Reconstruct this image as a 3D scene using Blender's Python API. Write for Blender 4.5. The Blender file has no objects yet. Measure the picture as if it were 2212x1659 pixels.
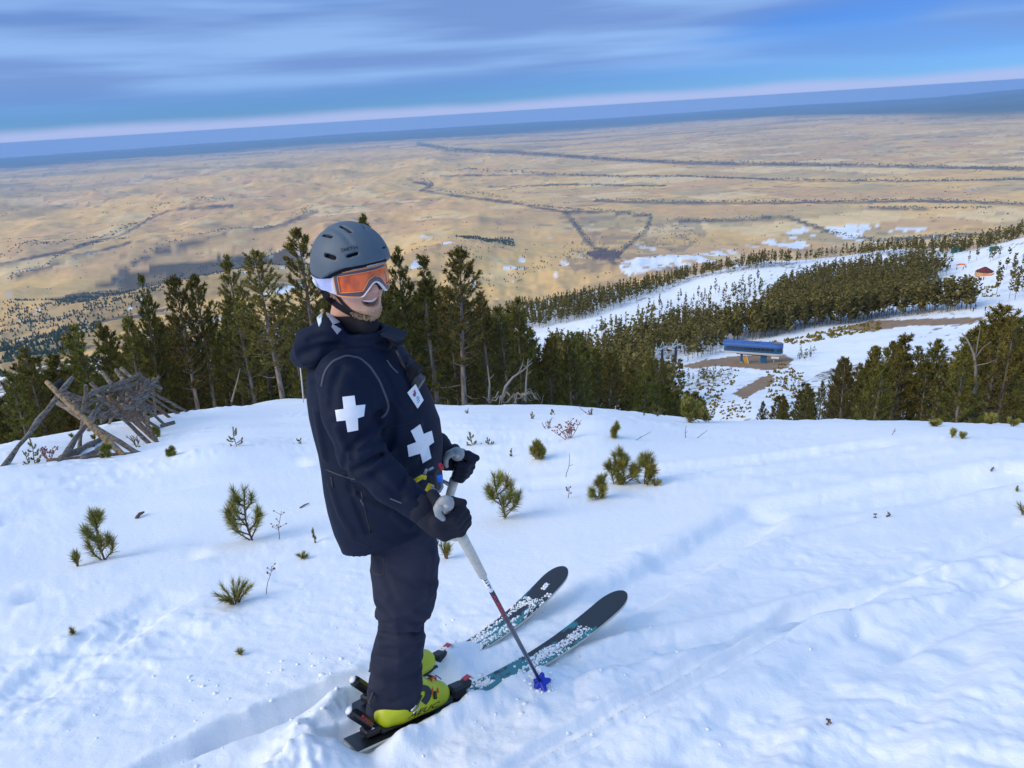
import bpy, math, random
import numpy as np
from mathutils import Matrix, Vector

random.seed(7)
RNG = np.random.default_rng(11)
SC = bpy.context.scene
COL = SC.collection

# ------------------------------------------------------------------ camera
FPX, PITCH, ROLL, CZ = 1600.0, math.radians(20.2), math.radians(3.6), 2.15
CAM = np.array([0.0, 0.0, CZ])
_f = np.array([0, math.cos(PITCH), -math.sin(PITCH)])
_u0 = np.array([0, math.sin(PITCH), math.cos(PITCH)])
_r0 = np.array([1.0, 0, 0])
_r = math.cos(ROLL) * _r0 - math.sin(ROLL) * _u0
_u = math.sin(ROLL) * _r0 + math.cos(ROLL) * _u0
cd = bpy.data.cameras.new('camera')
cam = bpy.data.objects.new('camera', cd)
COL.objects.link(cam)
cd.sensor_width = 36.0
cd.lens = FPX / 2212.0 * 36.0
cd.clip_start, cd.clip_end = 0.05, 400000.0
m = Matrix.Identity(4)
for i in range(3):
    m[i][0], m[i][1], m[i][2], m[i][3] = _r[i], _u[i], -_f[i], CAM[i]
cam.matrix_world = m
SC.camera = cam

# ------------------------------------------------------------------ light
SUN_AZ, SUN_EL = math.radians(-112), math.radians(32)      # azimuth from +Y, clockwise
world = bpy.data.worlds.new('World')
SC.world = world
world.use_nodes = True
nt = world.node_tree
nt.nodes.clear()
N, L = nt.nodes, nt.links
def wn(t, **k):
    n = N.new(t)
    for a, b in k.items():
        setattr(n, a, b)
    return n
def wmath(op, a, b=None, c=None, clamp=False):
    n = wn('ShaderNodeMath', operation=op, use_clamp=clamp)
    for i, v in enumerate((a, b, c)):
        if v is None:
            continue
        if isinstance(v, (int, float)):
            n.inputs[i].default_value = v
        else:
            L.new(v, n.inputs[i])
    return n.outputs[0]
def wmix(fac, a, b, blend='MIX'):
    n = wn('ShaderNodeMix', data_type='RGBA', blend_type=blend)
    for s, v in ((n.inputs[0], fac), (n.inputs[6], a), (n.inputs[7], b)):
        if isinstance(v, (int, float)):
            s.default_value = v
        elif isinstance(v, tuple):
            s.default_value = (*v, 1)
        else:
            L.new(v, s)
    return n.outputs[2]
def wstep(v, lo, hi):
    n = wn('ShaderNodeMapRange', interpolation_type='SMOOTHSTEP')
    L.new(v, n.inputs[0])
    n.inputs[1].default_value, n.inputs[2].default_value = lo, hi
    return n.outputs[0]
tc = wn('ShaderNodeTexCoord')
sep = wn('ShaderNodeSeparateXYZ')
L.new(tc.outputs['Generated'], sep.inputs[0])
X, Y, Z = sep.outputs
sky = wn('ShaderNodeTexSky', sky_type='NISHITA')
sky.sun_disc = False
sky.sun_elevation = SUN_EL
sky.sun_rotation = SUN_AZ
sky.altitude = 2700
sky.air_density, sky.dust_density, sky.ozone_density = 1.0, 0.2, 3.0
def wnoise(sx, sy, sz, scale, detail=5, rough=0.55, off=0.0):
    mp = wn('ShaderNodeMapping')
    mp.inputs['Scale'].default_value = (sx, sy, sz)
    mp.inputs['Location'].default_value = (off, off * 0.7, off * 1.3)
    L.new(tc.outputs['Generated'], mp.inputs[0])
    n = wn('ShaderNodeTexNoise')
    n.inputs['Scale'].default_value = scale
    n.inputs['Detail'].default_value = detail
    n.inputs['Roughness'].default_value = rough
    L.new(mp.outputs[0], n.inputs['Vector'])
    return n.outputs[0]
SKY_K = 0.10
# clear air: the sky model, deepened
clear = wmix(1.0, sky.outputs[0], (0.25, 0.48, 0.96), 'MULTIPLY')
# a thin, banded cloud deck: long streaks near the horizon, pale overcast overhead
n1 = wnoise(1, 1, 9, 1.5, 4, 0.45, 3.1)
n2 = wnoise(1.0, 1.0, 15, 2.2, 5, 0.46, 5.1)
deck_grey = (1.8, 3.1, 6.3)
deck_lit = (2.9, 4.8, 8.4)
over = (2.9, 4.9, 8.6)
deck = wmix(wstep(n2, 0.40, 0.66), deck_grey, deck_lit)
cov = wmath('MULTIPLY', wstep(n1, 0.22, 0.46), wstep(Z, 0.016, 0.06))
c = wmix(wmath('MULTIPLY', cov, 0.9), clear, deck)
c = wmix(wstep(Z, 0.16, 0.55), c, over)
# the pale bank lying along the horizon
jit = wmath('MULTIPLY', wmath('SUBTRACT', wnoise(1, 1, 2, 5.0, 4, 0.5, 1.7), 0.5), 0.012)
zz = wmath('ADD', Z, jit)
bank = wmath('MULTIPLY', wstep(zz, -0.30, -0.20), wmath('SUBTRACT', 1.0, wstep(zz, 0.004, 0.017)))
c = wmix(wmath('MULTIPLY', bank, 0.88), c, (4.1, 4.9, 8.0))
bg = wn('ShaderNodeBackground')
L.new(c, bg.inputs[0])
bg.inputs[1].default_value = SKY_K
wo = wn('ShaderNodeOutputWorld')
L.new(bg.outputs[0], wo.inputs[0])

sd = bpy.data.lights.new('sun', 'SUN')
sd.energy = 2.6
sd.angle = math.radians(50)
sd.color = (1.0, 0.87, 0.68)
sun = bpy.data.objects.new('sun', sd)
COL.objects.link(sun)
sdir = Vector((math.sin(SUN_AZ) * math.cos(SUN_EL), math.cos(SUN_AZ) * math.cos(SUN_EL), math.sin(SUN_EL)))
sun.rotation_euler = sdir.to_track_quat('Z', 'Y').to_euler()
sun.location = (-20, -20, 40)
VS = SC.view_settings
SC.display_settings.display_device = 'sRGB'
VS.view_transform, VS.look, VS.gamma, VS.use_curve_mapping = 'Standard', 'None', 1.0, False
VS.exposure = 0.12
SC.cycles.max_bounces = 6
SC.cycles.diffuse_bounces = 3
SC.cycles.volume_bounces = 1
SC.cycles.transparent_max_bounces = 6

# ------------------------------------------------------------------ helpers
def ray(px, py):
    px = np.asarray(px, float); py = np.asarray(py, float)
    return _f + ((px - 1106) / FPX)[..., None] * _r - ((py - 829.5) / FPX)[..., None] * _u
def atY(px, py, y):
    d = ray(px, py)
    return CAM + d * (y / d[..., 1])[..., None]
def proj(p):
    q = np.asarray(p, float) - CAM
    z = q @ _f
    z = np.where(np.abs(z) < 1e-6, 1e-6, z)
    return 1106 + FPX * (q @ _r) / z, 829.5 - FPX * (q @ _u) / z, z

def _h(ix, iy, iz, s):
    with np.errstate(over='ignore'):
        n = (ix.astype(np.uint32) * np.uint32(374761393) + iy.astype(np.uint32) * np.uint32(668265263)
             + iz.astype(np.uint32) * np.uint32(2147483647 - 58) + np.uint32(s * 7919 + 13))
        n = (n ^ (n >> np.uint32(13))) * np.uint32(1274126177)
        n = n ^ (n >> np.uint32(16))
    return (n & np.uint32(0xFFFF)).astype(np.float32) / 65535.0
def noise2(x, y, s=0):
    xi, yi = np.floor(x), np.floor(y)
    fx, fy = (x - xi).astype(np.float32), (y - yi).astype(np.float32)
    xi, yi = xi.astype(np.int64), yi.astype(np.int64)
    fx = fx * fx * (3 - 2 * fx); fy = fy * fy * (3 - 2 * fy)
    o = np.zeros_like(xi)
    a = _h(xi, yi, o, s); b = _h(xi + 1, yi, o, s); c = _h(xi, yi + 1, o, s); d = _h(xi + 1, yi + 1, o, s)
    return (a + (b - a) * fx) * (1 - fy) + (c + (d - c) * fx) * fy
def noise3(x, y, z, s=0):
    xi, yi, zi = np.floor(x), np.floor(y), np.floor(z)
    fx, fy, fz = [(q - w).astype(np.float32) for q, w in ((x, xi), (y, yi), (z, zi))]
    xi, yi, zi = xi.astype(np.int64), yi.astype(np.int64), zi.astype(np.int64)
    fx = fx * fx * (3 - 2 * fx); fy = fy * fy * (3 - 2 * fy); fz = fz * fz * (3 - 2 * fz)
    r = 0
    for k in (0, 1):
        a = _h(xi, yi, zi + k, s); b = _h(xi + 1, yi, zi + k, s)
        c = _h(xi, yi + 1, zi + k, s); d = _h(xi + 1, yi + 1, zi + k, s)
        r = r + ((a + (b - a) * fx) * (1 - fy) + (c + (d - c) * fx) * fy) * (fz if k else 1 - fz)
    return r
def fbm(x, y, s=0, o=4, g=0.5):
    t, a, n = 0, 1.0, 0
    for i in range(o):
        t = t + a * noise2(x * 2 ** i + 17.3 * i, y * 2 ** i - 9.1 * i, s + i)
        n += a; a *= g
    return t / n - 0.5
def ridged(x, y, s=0, o=4, g=0.5):
    t, a, n = 0, 1.0, 0
    for i in range(o):
        v = 1 - np.abs(2 * noise2(x * 2 ** i + 5.7 * i, y * 2 ** i + 3.9 * i, s + i) - 1)
        t = t + a * v; n += a; a *= g
    return t / n
def sstep(v, lo, hi):
    t = np.clip((v - lo) / (hi - lo), 0, 1)
    return t * t * (3 - 2 * t)

def mesh_np(name, V, F3=None, F4=None, smooth=True):
    V = np.asarray(V, np.float32).reshape(-1, 3)
    me = bpy.data.meshes.new(name)
    n3 = 0 if F3 is None else len(F3)
    n4 = 0 if F4 is None else len(F4)
    me.vertices.add(len(V))
    me.vertices.foreach_set('co', V.ravel())
    li = []
    if n3: li.append(np.asarray(F3, np.int32).ravel())
    if n4: li.append(np.asarray(F4, np.int32).ravel())
    li = np.concatenate(li) if li else np.zeros(0, np.int32)
    me.loops.add(len(li))
    me.loops.foreach_set('vertex_index', li)
    st = np.concatenate([np.arange(n3) * 3, n3 * 3 + np.arange(n4) * 4]).astype(np.int32)
    me.polygons.add(n3 + n4)
    me.polygons.foreach_set('loop_start', st)
    me.polygons.foreach_set('use_smooth', np.full(n3 + n4, smooth, bool))
    me.update(calc_edges=True)
    me.validate()
    return me
def vcol(me, name, C):
    a = me.color_attributes.new(name, 'FLOAT_COLOR', 'POINT')
    C = np.asarray(C, np.float32)
    if C.shape[1] == 3:
        C = np.concatenate([C, np.ones((len(C), 1), np.float32)], 1)
    a.data.foreach_set('color', C.ravel())

class MB:
    """collects shapes, builds ONE mesh"""
    def __init__(s):
        s.V, s.T, s.Q, s.C, s.n = [], [], [], [], 0
    def add(s, V, T=None, Q=None, col=None):
        V = np.asarray(V, np.float32).reshape(-1, 3)
        if T is not None and len(T): s.T.append(np.asarray(T, np.int64).reshape(-1, 3) + s.n)
        if Q is not None and len(Q): s.Q.append(np.asarray(Q, np.int64).reshape(-1, 4) + s.n)
        s.V.append(V); s.n += len(V)
        if col is not None:
            c = np.asarray(col, np.float32)
            s.C.append(np.tile(c, (len(V), 1)) if c.ndim == 1 else c)
        return s
    def tube(s, P, R, n=8, cap=True, col=None, sq=None):
        P = np.asarray(P, float); k = len(P)
        R = np.full(k, R, float) if np.isscalar(R) else np.asarray(R, float)
        T = np.gradient(P, axis=0)
        T /= np.linalg.norm(T, axis=1)[:, None] + 1e-12
        up = np.array([0, 0, 1.0]) if abs(T[0][2]) < 0.9 else np.array([0, 1.0, 0])
        a = np.cross(T[0], up); a /= np.linalg.norm(a)
        rings = []
        ang = np.arange(n) * 2 * math.pi / n
        for i in range(k):
            a = a - T[i] * (a @ T[i]); a /= np.linalg.norm(a) + 1e-12
            b = np.cross(T[i], a)
            rings.append(P[i] + R[i] * (np.cos(ang)[:, None] * a + np.sin(ang)[:, None] * b * (sq or 1)))
        V = np.concatenate(rings)
        i = np.arange(k - 1)[:, None] * n; j = np.arange(n)[None]; j2 = (j + 1) % n
        Q = np.stack([i + j, i + j2, i + n + j2, i + n + j], -1).reshape(-1, 4)
        T3 = []
        if cap:
            c0 = len(V); V = np.concatenate([V, P[:1], P[-1:]])
            for q in range(n):
                T3.append((c0, (q + 1) % n, q)); T3.append((c0 + 1, (k - 1) * n + q, (k - 1) * n + (q + 1) % n))
        return s.add(V, T3, Q, col)
    def box(s, c, size, M=None, col=None, bev=0.0):
        x, y, z = [q / 2 for q in size]
        if bev <= 0:
            V = np.array([(i, j, k) for i in (-x, x) for j in (-y, y) for k in (-z, z)], float)
            Q = [(0, 1, 3, 2), (4, 6, 7, 5), (0, 4, 5, 1), (2, 3, 7, 6), (0, 2, 6, 4), (1, 5, 7, 3)]
            T = None
        else:
            b = min(bev, x * .9, y * .9, z * .9)
            ids, V = {}, []
            for i in (-1, 1):
                for j in (-1, 1):
                    for k in (-1, 1):
                        for ax, p in enumerate(((i * x, j * (y - b), k * (z - b)), (i * (x - b), j * y, k * (z - b)), (i * (x - b), j * (y - b), k * z))):
                            ids[i, j, k, ax] = len(V); V.append(p)
            Q, T = [], []
            I = ids
            for a in (-1, 1):
                Q.append((I[a, -1, -1, 0], I[a, 1, -1, 0], I[a, 1, 1, 0], I[a, -1, 1, 0])[::a])
                Q.append((I[-1, a, -1, 1], I[-1, a, 1, 1], I[1, a, 1, 1], I[1, a, -1, 1])[::a])
                Q.append((I[-1, -1, a, 2], I[1, -1, a, 2], I[1, 1, a, 2], I[-1, 1, a, 2])[::a])
            for a in (-1, 1):
                for c2 in (-1, 1):
                    Q.append((I[a, c2, -1, 0], I[a, c2, -1, 1], I[a, c2, 1, 1], I[a, c2, 1, 0])[::-a * c2])
                    Q.append((I[a, -1, c2, 0], I[a, -1, c2, 2], I[a, 1, c2, 2], I[a, 1, c2, 0])[::a * c2])
                    Q.append((I[-1, a, c2, 1], I[-1, a, c2, 2], I[1, a, c2, 2], I[1, a, c2, 1])[::-a * c2])
            for i in (-1, 1):
                for j in (-1, 1):
                    for k in (-1, 1):
                        T.append((I[i, j, k, 0], I[i, j, k, 1], I[i, j, k, 2])[::i * j * k])
            V = np.array(V)
        if M is not None: V = V @ np.asarray(M, float).T
        return s.add(V + np.asarray(c, float), T, Q, col)
    def build(s, name, mat=None, parent=None, smooth=False, link=True, origin=None):
        V = np.concatenate(s.V)
        off = np.zeros(3)
        if origin is not None: off = np.asarray(origin, float)
        elif parent is not None: off = world_loc(parent)
        me = mesh_np(name, V - off, np.concatenate(s.T) if s.T else None, np.concatenate(s.Q) if s.Q else None, smooth)
        if s.C: vcol(me, 'tint', np.concatenate(s.C))
        if mat: me.materials.append(mat)
        o = bpy.data.objects.new(name, me)
        if origin is not None: o.location = off
        if parent is not None: o.parent = parent
        if link: COL.objects.link(o)
        return o
def world_loc(o):
    p = np.zeros(3)
    while o is not None:
        p += np.array(o.location); o = o.parent
    return p
def tag(o, label=None, cat=None, group=None, kind=None):
    if label: o['label'] = label
    if cat: o['category'] = cat
    if group: o['group'] = group
    if kind: o['kind'] = kind
    return o
def empty(name, loc, label=None, cat=None, group=None):
    o = bpy.data.objects.new(name, None)
    COL.objects.link(o)
    o.location = loc
    o.empty_display_size = 0.1
    return tag(o, label, cat, group)
def rotm(axis, ang):
    return np.array(Matrix.Rotation(ang, 3, axis))

# ------------------------------------------------------------------ materials
def mat(name, base=(0.5, 0.5, 0.5), rough=0.6, spec=0.3, metal=0.0, noise=None, bump=None, attr=None, coat=0.0, sheen=0.0, weave=None):
    """noise=(scale, colour2, lo, hi)  bump=(scale, strength, distance)  attr=name of a colour attribute that multiplies"""
    mt = bpy.data.materials.new(name)
    mt.use_nodes = True
    t = mt.node_tree
    b = t.nodes['Principled BSDF']
    b.inputs['Base Color'].default_value = (*base, 1)
    b.inputs['Roughness'].default_value = rough
    b.inputs['Specular IOR Level'].default_value = spec
    b.inputs['Metallic'].default_value = metal
    b.inputs['Coat Weight'].default_value = coat
    b.inputs['Sheen Weight'].default_value = sheen
    co = t.nodes.new('ShaderNodeTexCoord')
    out = None
    if noise:
        for (sc, c2, lo, hi) in (noise if isinstance(noise, list) else [noise]):
            n = t.nodes.new('ShaderNodeTexNoise')
            if isinstance(sc, tuple):
                mp = t.nodes.new('ShaderNodeMapping'); mp.inputs['Scale'].default_value = sc
                t.links.new(co.outputs['Object'], mp.inputs[0]); t.links.new(mp.outputs[0], n.inputs['Vector'])
                n.inputs['Scale'].default_value = 1.0
            else:
                t.links.new(co.outputs['Object'], n.inputs['Vector'])
                n.inputs['Scale'].default_value = sc
            n.inputs['Detail'].default_value = 5
            r = t.nodes.new('ShaderNodeMapRange')
            r.inputs[1].default_value, r.inputs[2].default_value = lo, hi
            t.links.new(n.outputs[0], r.inputs[0])
            mx = t.nodes.new('ShaderNodeMix'); mx.data_type = 'RGBA'
            t.links.new(r.outputs[0], mx.inputs[0])
            if out is None: mx.inputs[6].default_value = (*base, 1)
            else: t.links.new(out, mx.inputs[6])
            mx.inputs[7].default_value = (*c2, 1)
            out = mx.outputs[2]
    if attr:
        a = t.nodes.new('ShaderNodeAttribute'); a.attribute_name = attr
        mx = t.nodes.new('ShaderNodeMix'); mx.data_type = 'RGBA'; mx.blend_type = 'MULTIPLY'
        mx.inputs[0].default_value = 1.0
        if out is None: mx.inputs[6].default_value = (*base, 1)
        else: t.links.new(out, mx.inputs[6])
        t.links.new(a.outputs[0], mx.inputs[7])
        out = mx.outputs[2]
    if out is not None: t.links.new(out, b.inputs['Base Color'])
    if bump:
        prev = None
        for (sc, st, dist) in (bump if isinstance(bump, list) else [bump]):
            n = t.nodes.new('ShaderNodeTexNoise')
            if isinstance(sc, tuple):
                mp = t.nodes.new('ShaderNodeMapping'); mp.inputs['Scale'].default_value = sc
                t.links.new(co.outputs['Object'], mp.inputs[0]); t.links.new(mp.outputs[0], n.inputs['Vector'])
                n.inputs['Scale'].default_value = 1.0
            else:
                t.links.new(co.outputs['Object'], n.inputs['Vector'])
                n.inputs['Scale'].default_value = sc
            n.inputs['Detail'].default_value = 6
            bp = t.nodes.new('ShaderNodeBump')
            bp.inputs['Strength'].default_value = st; bp.inputs['Distance'].default_value = dist
            t.links.new(n.outputs[0], bp.inputs['Height'])
            if prev: t.links.new(prev, bp.inputs['Normal'])
            prev = bp.outputs[0]
        t.links.new(prev, b.inputs['Normal'])
    return mt
# ------------------------------------------------------------------ the lie of the land
# control points (azimuth deg from +Y, distance m, drop below the eye / distance): crest of the near slope,
# the bowl below it, the wooded ridge and the plain 1200 m down
CP = []
def cp(az, *rt):
    for r_, t_ in rt: CP.append((math.radians(az), r_, t_))
for a in (-60, -48, -37, -30, -24, -18, -11, -4, 4, 10, 15, 19, 24, 28, 33, 37, 46, 60):
    ca, sa = math.cos(math.radians(a)), math.sin(math.radians(a))
    for r_ in (0.5, 0.8, 1.3, 2.0, 3.0, 4.2, 5.8):
        cp(a, (r_, 1.56 / r_ + .265 * ca - .03 * sa))
far = ((12000, .1), (20000, .0605), (35000, .0352), (60000, .0200), (90000, .0112))
lowL = ((60, .45), (110, .42), (200, .36), (400, .315), (700, .285), (1200, .265), (2500, .24), (4500, .212), (6000, .188), (8000, .149)) + far
cp(-60, (9, .28), (17, .34), (30, .40), *lowL)
cp(-48, (9, .335), (14, .335), (19, .335), (30, .42), *lowL)
cp(-36, (9, .378), (13, .345), (18, .331), (30, .42), *lowL)
cp(-29, (9, .398), (13, .378), (18, .338), (30, .43), *lowL)
cp(-24, (9, .40), (13, .375), (19, .345), (30, .41), *lowL)
cp(-19, (9, .415), (13, .385), (20, .356), (26, .352), (36, .40), *lowL)
cp(-11, (9, .425), (14, .390), (20, .376), (30, .42), *lowL)
cp(-4, (9, .42), (12, .402), (16, .398), (30, .45), *lowL[:6], (1200, .30), (3000, .27), (4500, .222), (6000, .188), (8000, .149), *far)
cp(1.5, (9, .425), (12, .408), (15, .405), (30, .47), (60, .46), (120, .44), (200, .42), (320, .36), (430, .31), (540, .275), (640, .257), (760, .262), (1000, .31), (2000, .31), (4000, .256), (5500, .213), (7000, .171), *far)
cp(7, (8, .435), (11, .416), (13, .414), (25, .47), (60, .47), (120, .44), (200, .405), (320, .345), (420, .30), (520, .262), (600, .240), (650, .236), (760, .25), (1000, .30), (2000, .30), (4000, .255), (5500, .213), (7000, .171), *far)
cp(14.5, (8, .45), (10.5, .427), (12, .427), (20, .47), (45, .53), (90, .50), (130, .44), (200, .383), (280, .335), (360, .305), (430, .281), (500, .253), (580, .227), (640, .219), (740, .235), (1000, .28), (2500, .29), (4000, .25), (5500, .213), (7000, .171), *far)
cp(19, (8, .445), (10, .427), (12, .430), (20, .48), (45, .54), (90, .49), (130, .410), (200, .372), (262, .337), (280, .329), (300, .3185), (400, .272), (460, .252), (540, .223), (620, .200), (720, .215), (1000, .27), (2500, .28), (4000, .25), (5500, .213), (7000, .171), *far)
cp(24, (8, .435), (10, .418), (20, .47), (45, .50), (90, .46), (150, .39), (220, .350), (300, .305), (400, .258), (480, .236), (560, .212), (620, .195), (720, .205), (1000, .26), (2500, .275), (4000, .245), (5500, .213), (7000, .171), *far)
cp(28, (7.5, .43), (9.5, .410), (20, .46), (45, .49), (90, .45), (150, .38), (220, .334), (300, .290), (350, .272), (420, .246), (500, .217), (570, .194), (620, .183), (720, .195), (1000, .25), (2500, .265), (4000, .24), (5500, .210), (7000, .171), *far)
cp(33, (7, .42), (9, .402), (20, .45), (45, .48), (90, .43), (150, .36), (220, .315), (300, .275), (380, .240), (480, .207), (540, .187), (580, .178), (640, .185), (1000, .25), (2500, .26), (4000, .235), (5500, .205), (7000, .170), *far)
cp(37, (6.8, .415), (8.5, .391), (20, .44), (45, .46), (90, .41), (150, .34), (220, .295), (300, .258), (380, .222), (470, .180), (540, .154), (580, .152), (700, .17), (1000, .23), (2500, .25), (4000, .23), (5500, .203), (7000, .170), *far)
cp(46, (8, .37), (20, .42), (45, .44), (90, .39), (220, .28), (400, .19), (540, .120), (600, .115), (800, .15), (2500, .23), (5500, .200), (7000, .168), *far)
cp(60, (8, .30), (20, .36), (90, .36), (220, .26), (400, .17), (540, .10), (800, .11), (2500, .20), (5500, .190), (7000, .160), *far)
_cp = np.array(CP)
_P = np.stack([np.log(_cp[:, 1]), _cp[:, 0] * 3.0], 1)
_W = np.log(_cp[:, 1] * _cp[:, 2])
def _tps(d2): return 0.5 * d2 * np.log(d2 + 1e-12)
_n = len(_P)
_A = np.zeros((_n + 3, _n + 3))
_A[:_n, :_n] = _tps(((_P[:, None] - _P[None]) ** 2).sum(-1)) + np.eye(_n) * 2e-4
_A[:_n, _n] = 1; _A[:_n, _n + 1:] = _P; _A[_n, :_n] = 1; _A[_n + 1:, :_n] = _P.T
_S = np.linalg.solve(_A, np.concatenate([_W, np.zeros(3)]))
GU = np.linspace(math.log(0.4), math.log(200000), 420)
GA = np.radians(np.linspace(-60, 60, 161))
_g = np.stack(np.meshgrid(np.minimum(GU, math.log(90000)), GA * 3, indexing='ij'), -1).reshape(-1, 2)
_D = np.zeros(len(_g))
for k in range(0, len(_g), 8000):
    q = _g[k:k + 8000]
    _D[k:k + 8000] = _tps(((q[:, None] - _P[None]) ** 2).sum(-1)) @ _S[:_n] + _S[_n] + q @ _S[_n + 1:]
GD = _D.reshape(len(GU), len(GA))
_back = np.log(np.maximum(np.maximum(0.45, 1.6 - .2 * np.exp(GU)), 1000 * sstep(np.exp(GU), 60, 4000)))
def drop(r, az):
    """drop of the smooth land below the eye"""
    u = np.clip((np.log(np.maximum(r, 0.41)) - GU[0]) / (GU[1] - GU[0]), 0, len(GU) - 1.001)
    a = np.clip((np.clip(az, GA[0], GA[-1]) - GA[0]) / (GA[1] - GA[0]), 0, len(GA) - 1.001)
    ui, ai = u.astype(int), a.astype(int)
    fu, fa = u - ui, a - ai
    v = (GD[ui, ai] * (1 - fu) + GD[ui + 1, ai] * fu) * (1 - fa) + (GD[ui, ai + 1] * (1 - fu) + GD[ui + 1, ai + 1] * fu) * fa
    b = _back[ui] * (1 - fu) + _back[ui + 1] * fu
    w = sstep(np.abs(az), math.radians(62), math.radians(105))
    return np.exp(v * (1 - w) + b * w)

SKI_DIR = np.array([math.cos(math.radians(41)), math.sin(math.radians(41))])
def seg(x, y, a, b):
    """signed side distance and position along a segment"""
    ax, ay = a; bx, by = b
    dx, dy = bx - ax, by - ay
    l = math.hypot(dx, dy)
    t = ((x - ax) * dx + (y - ay) * dy) / l
    s = ((x - ax) * -dy + (y - ay) * dx) / l
    return s, t, l
TRACKS, PITS, MOUNDS = [], [], []
def ski_pt(bx, by, ang, s, v):
    c, q = math.cos(math.radians(ang)), math.sin(math.radians(ang))
    return (bx + c * s - q * v, by + q * s + c * v)
def snow_bump(x, y, r):
    k = sstep(r, 1.0, 14.0)
    z = 0.052 * fbm(x * .45 + y * .25, y * .9 - x * .2, 21, 3) * (0.5 + 1.6 * k)
    # wind drifts: long low ridges running to the right and away
    a = x * .93 + y * .36; b = -x * .36 + y * .93
    dr = ridged(a * .22 + 3 + .5 * fbm(x * .5, y * .5, 60, 2), b * 1.05, 31, 2)
    z = z + 0.066 * (dr - .5) * sstep(r, 2.2, 4.5) * (.6 + .5 * k)
    rough = sstep(fbm(x * .7, y * .7, 41, 3), -.06, .14)
    left = sstep(-x, 1.0, 2.2) * (1 - sstep(y, 3.4, 4.8))
    feet = np.exp(-(((x + .15) / .95) ** 2 + ((y - 2.5) / .65) ** 2))
    right = sstep(x, .1, 1.0) * (1 - sstep(y, 2.9, 4.4)) * .7
    rough = np.clip(np.maximum(rough * (.25 + .5 * k), np.maximum(np.maximum(left, right) * (.4 + .6 * sstep(fbm(x * 1.6, y * 1.6, 47, 2), -.15, .12)), feet)), 0, 1)
    lump = np.abs(fbm(x * 3.1 + .4 * fbm(x * 6, y * 6, 91, 2), y * 3.6, 51, 4, .58))
    z = z + rough * (0.115 * lump - .014) * (1 + .5 * k)
    z = z + rough * 0.034 * (np.maximum(fbm(x * 13, y * 13, 61, 3, .55), -.05))
    z = z + .0035 * fbm(x * 17, y * 17, 71, 2)
    for (p0, p1, w, d, rim) in TRACKS:
        s, t, l = seg(x, y, p0, p1)
        s = s + (.05 if w > .06 else .018) * fbm(x * 4, y * 4, 81, 3)
        en = sstep(t, -.12, .05) * (1 - sstep(t, l - .05, l + .15))
        z = z - en * d * (1 - sstep(np.abs(s), w * .55, w * 1.05)) + en * rim * np.exp(-((np.abs(s) - w * 1.35) / (.5 * w)) ** 2)
    for (p0, p1, w, h_) in MOUNDS:
        s, t, l = seg(x, y, p0, p1)
        s = s + .03 * fbm(x * 7, y * 7, 83, 3)
        en = sstep(t, -.10, .06) * (1 - sstep(t, l - .06, l + .10))
        q = en * np.exp(-(s / w) ** 2)
        z = z + q * h_ * (1 + .9 * fbm(x * 11, y * 11, 85, 3))
    for (px_, py_, w, d) in PITS:
        q = np.exp(-((x - px_) ** 2 + (y - py_) ** 2) / w ** 2)
        z = z - d * q
    return z
def ground(x, y):
    x = np.asarray(x, float); y = np.asarray(y, float)
    shp = x.shape
    x = x.ravel(); y = y.ravel()
    r = np.hypot(x, y); az = np.arctan2(x, y)
    z = CZ - drop(r, az)
    z -= np.maximum(r - 3000, 0) ** 2 / (2 * 7.0e6)          # the curve of the earth
    nr = r < 45
    if nr.any():
        z[nr] += snow_bump(x[nr], y[nr], r[nr]) * (1 - sstep(r[nr], 25, 45))
    md = (r > 20) & (r < 8000)
    if md.any():
        X, Y, R = x[md], y[md], r[md]
        z[md] += sstep(R, 20, 90) * (1 - sstep(R, 3000, 8000)) * (1.2 * fbm(X / 9, Y / 9, 5, 4) + .012 * R * fbm(X / 70, Y / 70, 6, 4) * (1 - .75 * sstep(az[md], 0.05, .25) * (1 - sstep(R, 700, 1500))))
    fr = r > 1800
    if fr.any():
        X, Y, R, A_ = x[fr], y[fr], r[fr], az[fr]
        k = sstep(R, 1800, 5000)
        roll = 1 - .86 * sstep(A_ + .12 * fbm(X / 6000, Y / 6000, 3, 2), math.radians(-5), math.radians(9)) * sstep(R, 4200, 7000)
        hills = (ridged(X / 3300 + 2, Y / 3300, 7, 5, .5) - .55) * 430 + (ridged(X / 1100, Y / 1100, 8, 4) - .5) * 130
        z[fr] += k * roll * hills * (1 - .6 * sstep(R, 16000, 40000))
        # uplands along the far rim, a long mountain swelling to the right
        up = sstep(R, 38000, 75000) * (.5 + fbm(X / 15000, Y / 9000, 9, 4)) * 260
        up = up + sstep(R, 26000, 62000) * sstep(A_, math.radians(27), math.radians(44)) * 900
        up = up + 190 * sstep(R, 16000, 30000) * sstep(A_, math.radians(9), math.radians(20)) * ridged(X / 5200, Y / 5200, 12, 4)
        z[fr] += up
    return z.reshape(shp)
def hit(px, py, rmin=0.6, rmax=90000, smooth=False):
    """where the view ray of a picture point meets the land"""
    d = ray(px, py)
    h = math.hypot(d[0], d[1])
    rr = np.exp(np.linspace(math.log(rmin), math.log(rmax), 2600))
    x, y = d[0] / h * rr, d[1] / h * rr
    zr = CZ + d[2] / h * rr
    zg = CZ - drop(rr, np.arctan2(x, y)) if smooth else ground(x, y)
    b = np.nonzero(zr <= zg)[0]
    i = b[0] if len(b) else len(rr) - 1
    return np.array([x[i], y[i], zg[i]])
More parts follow.
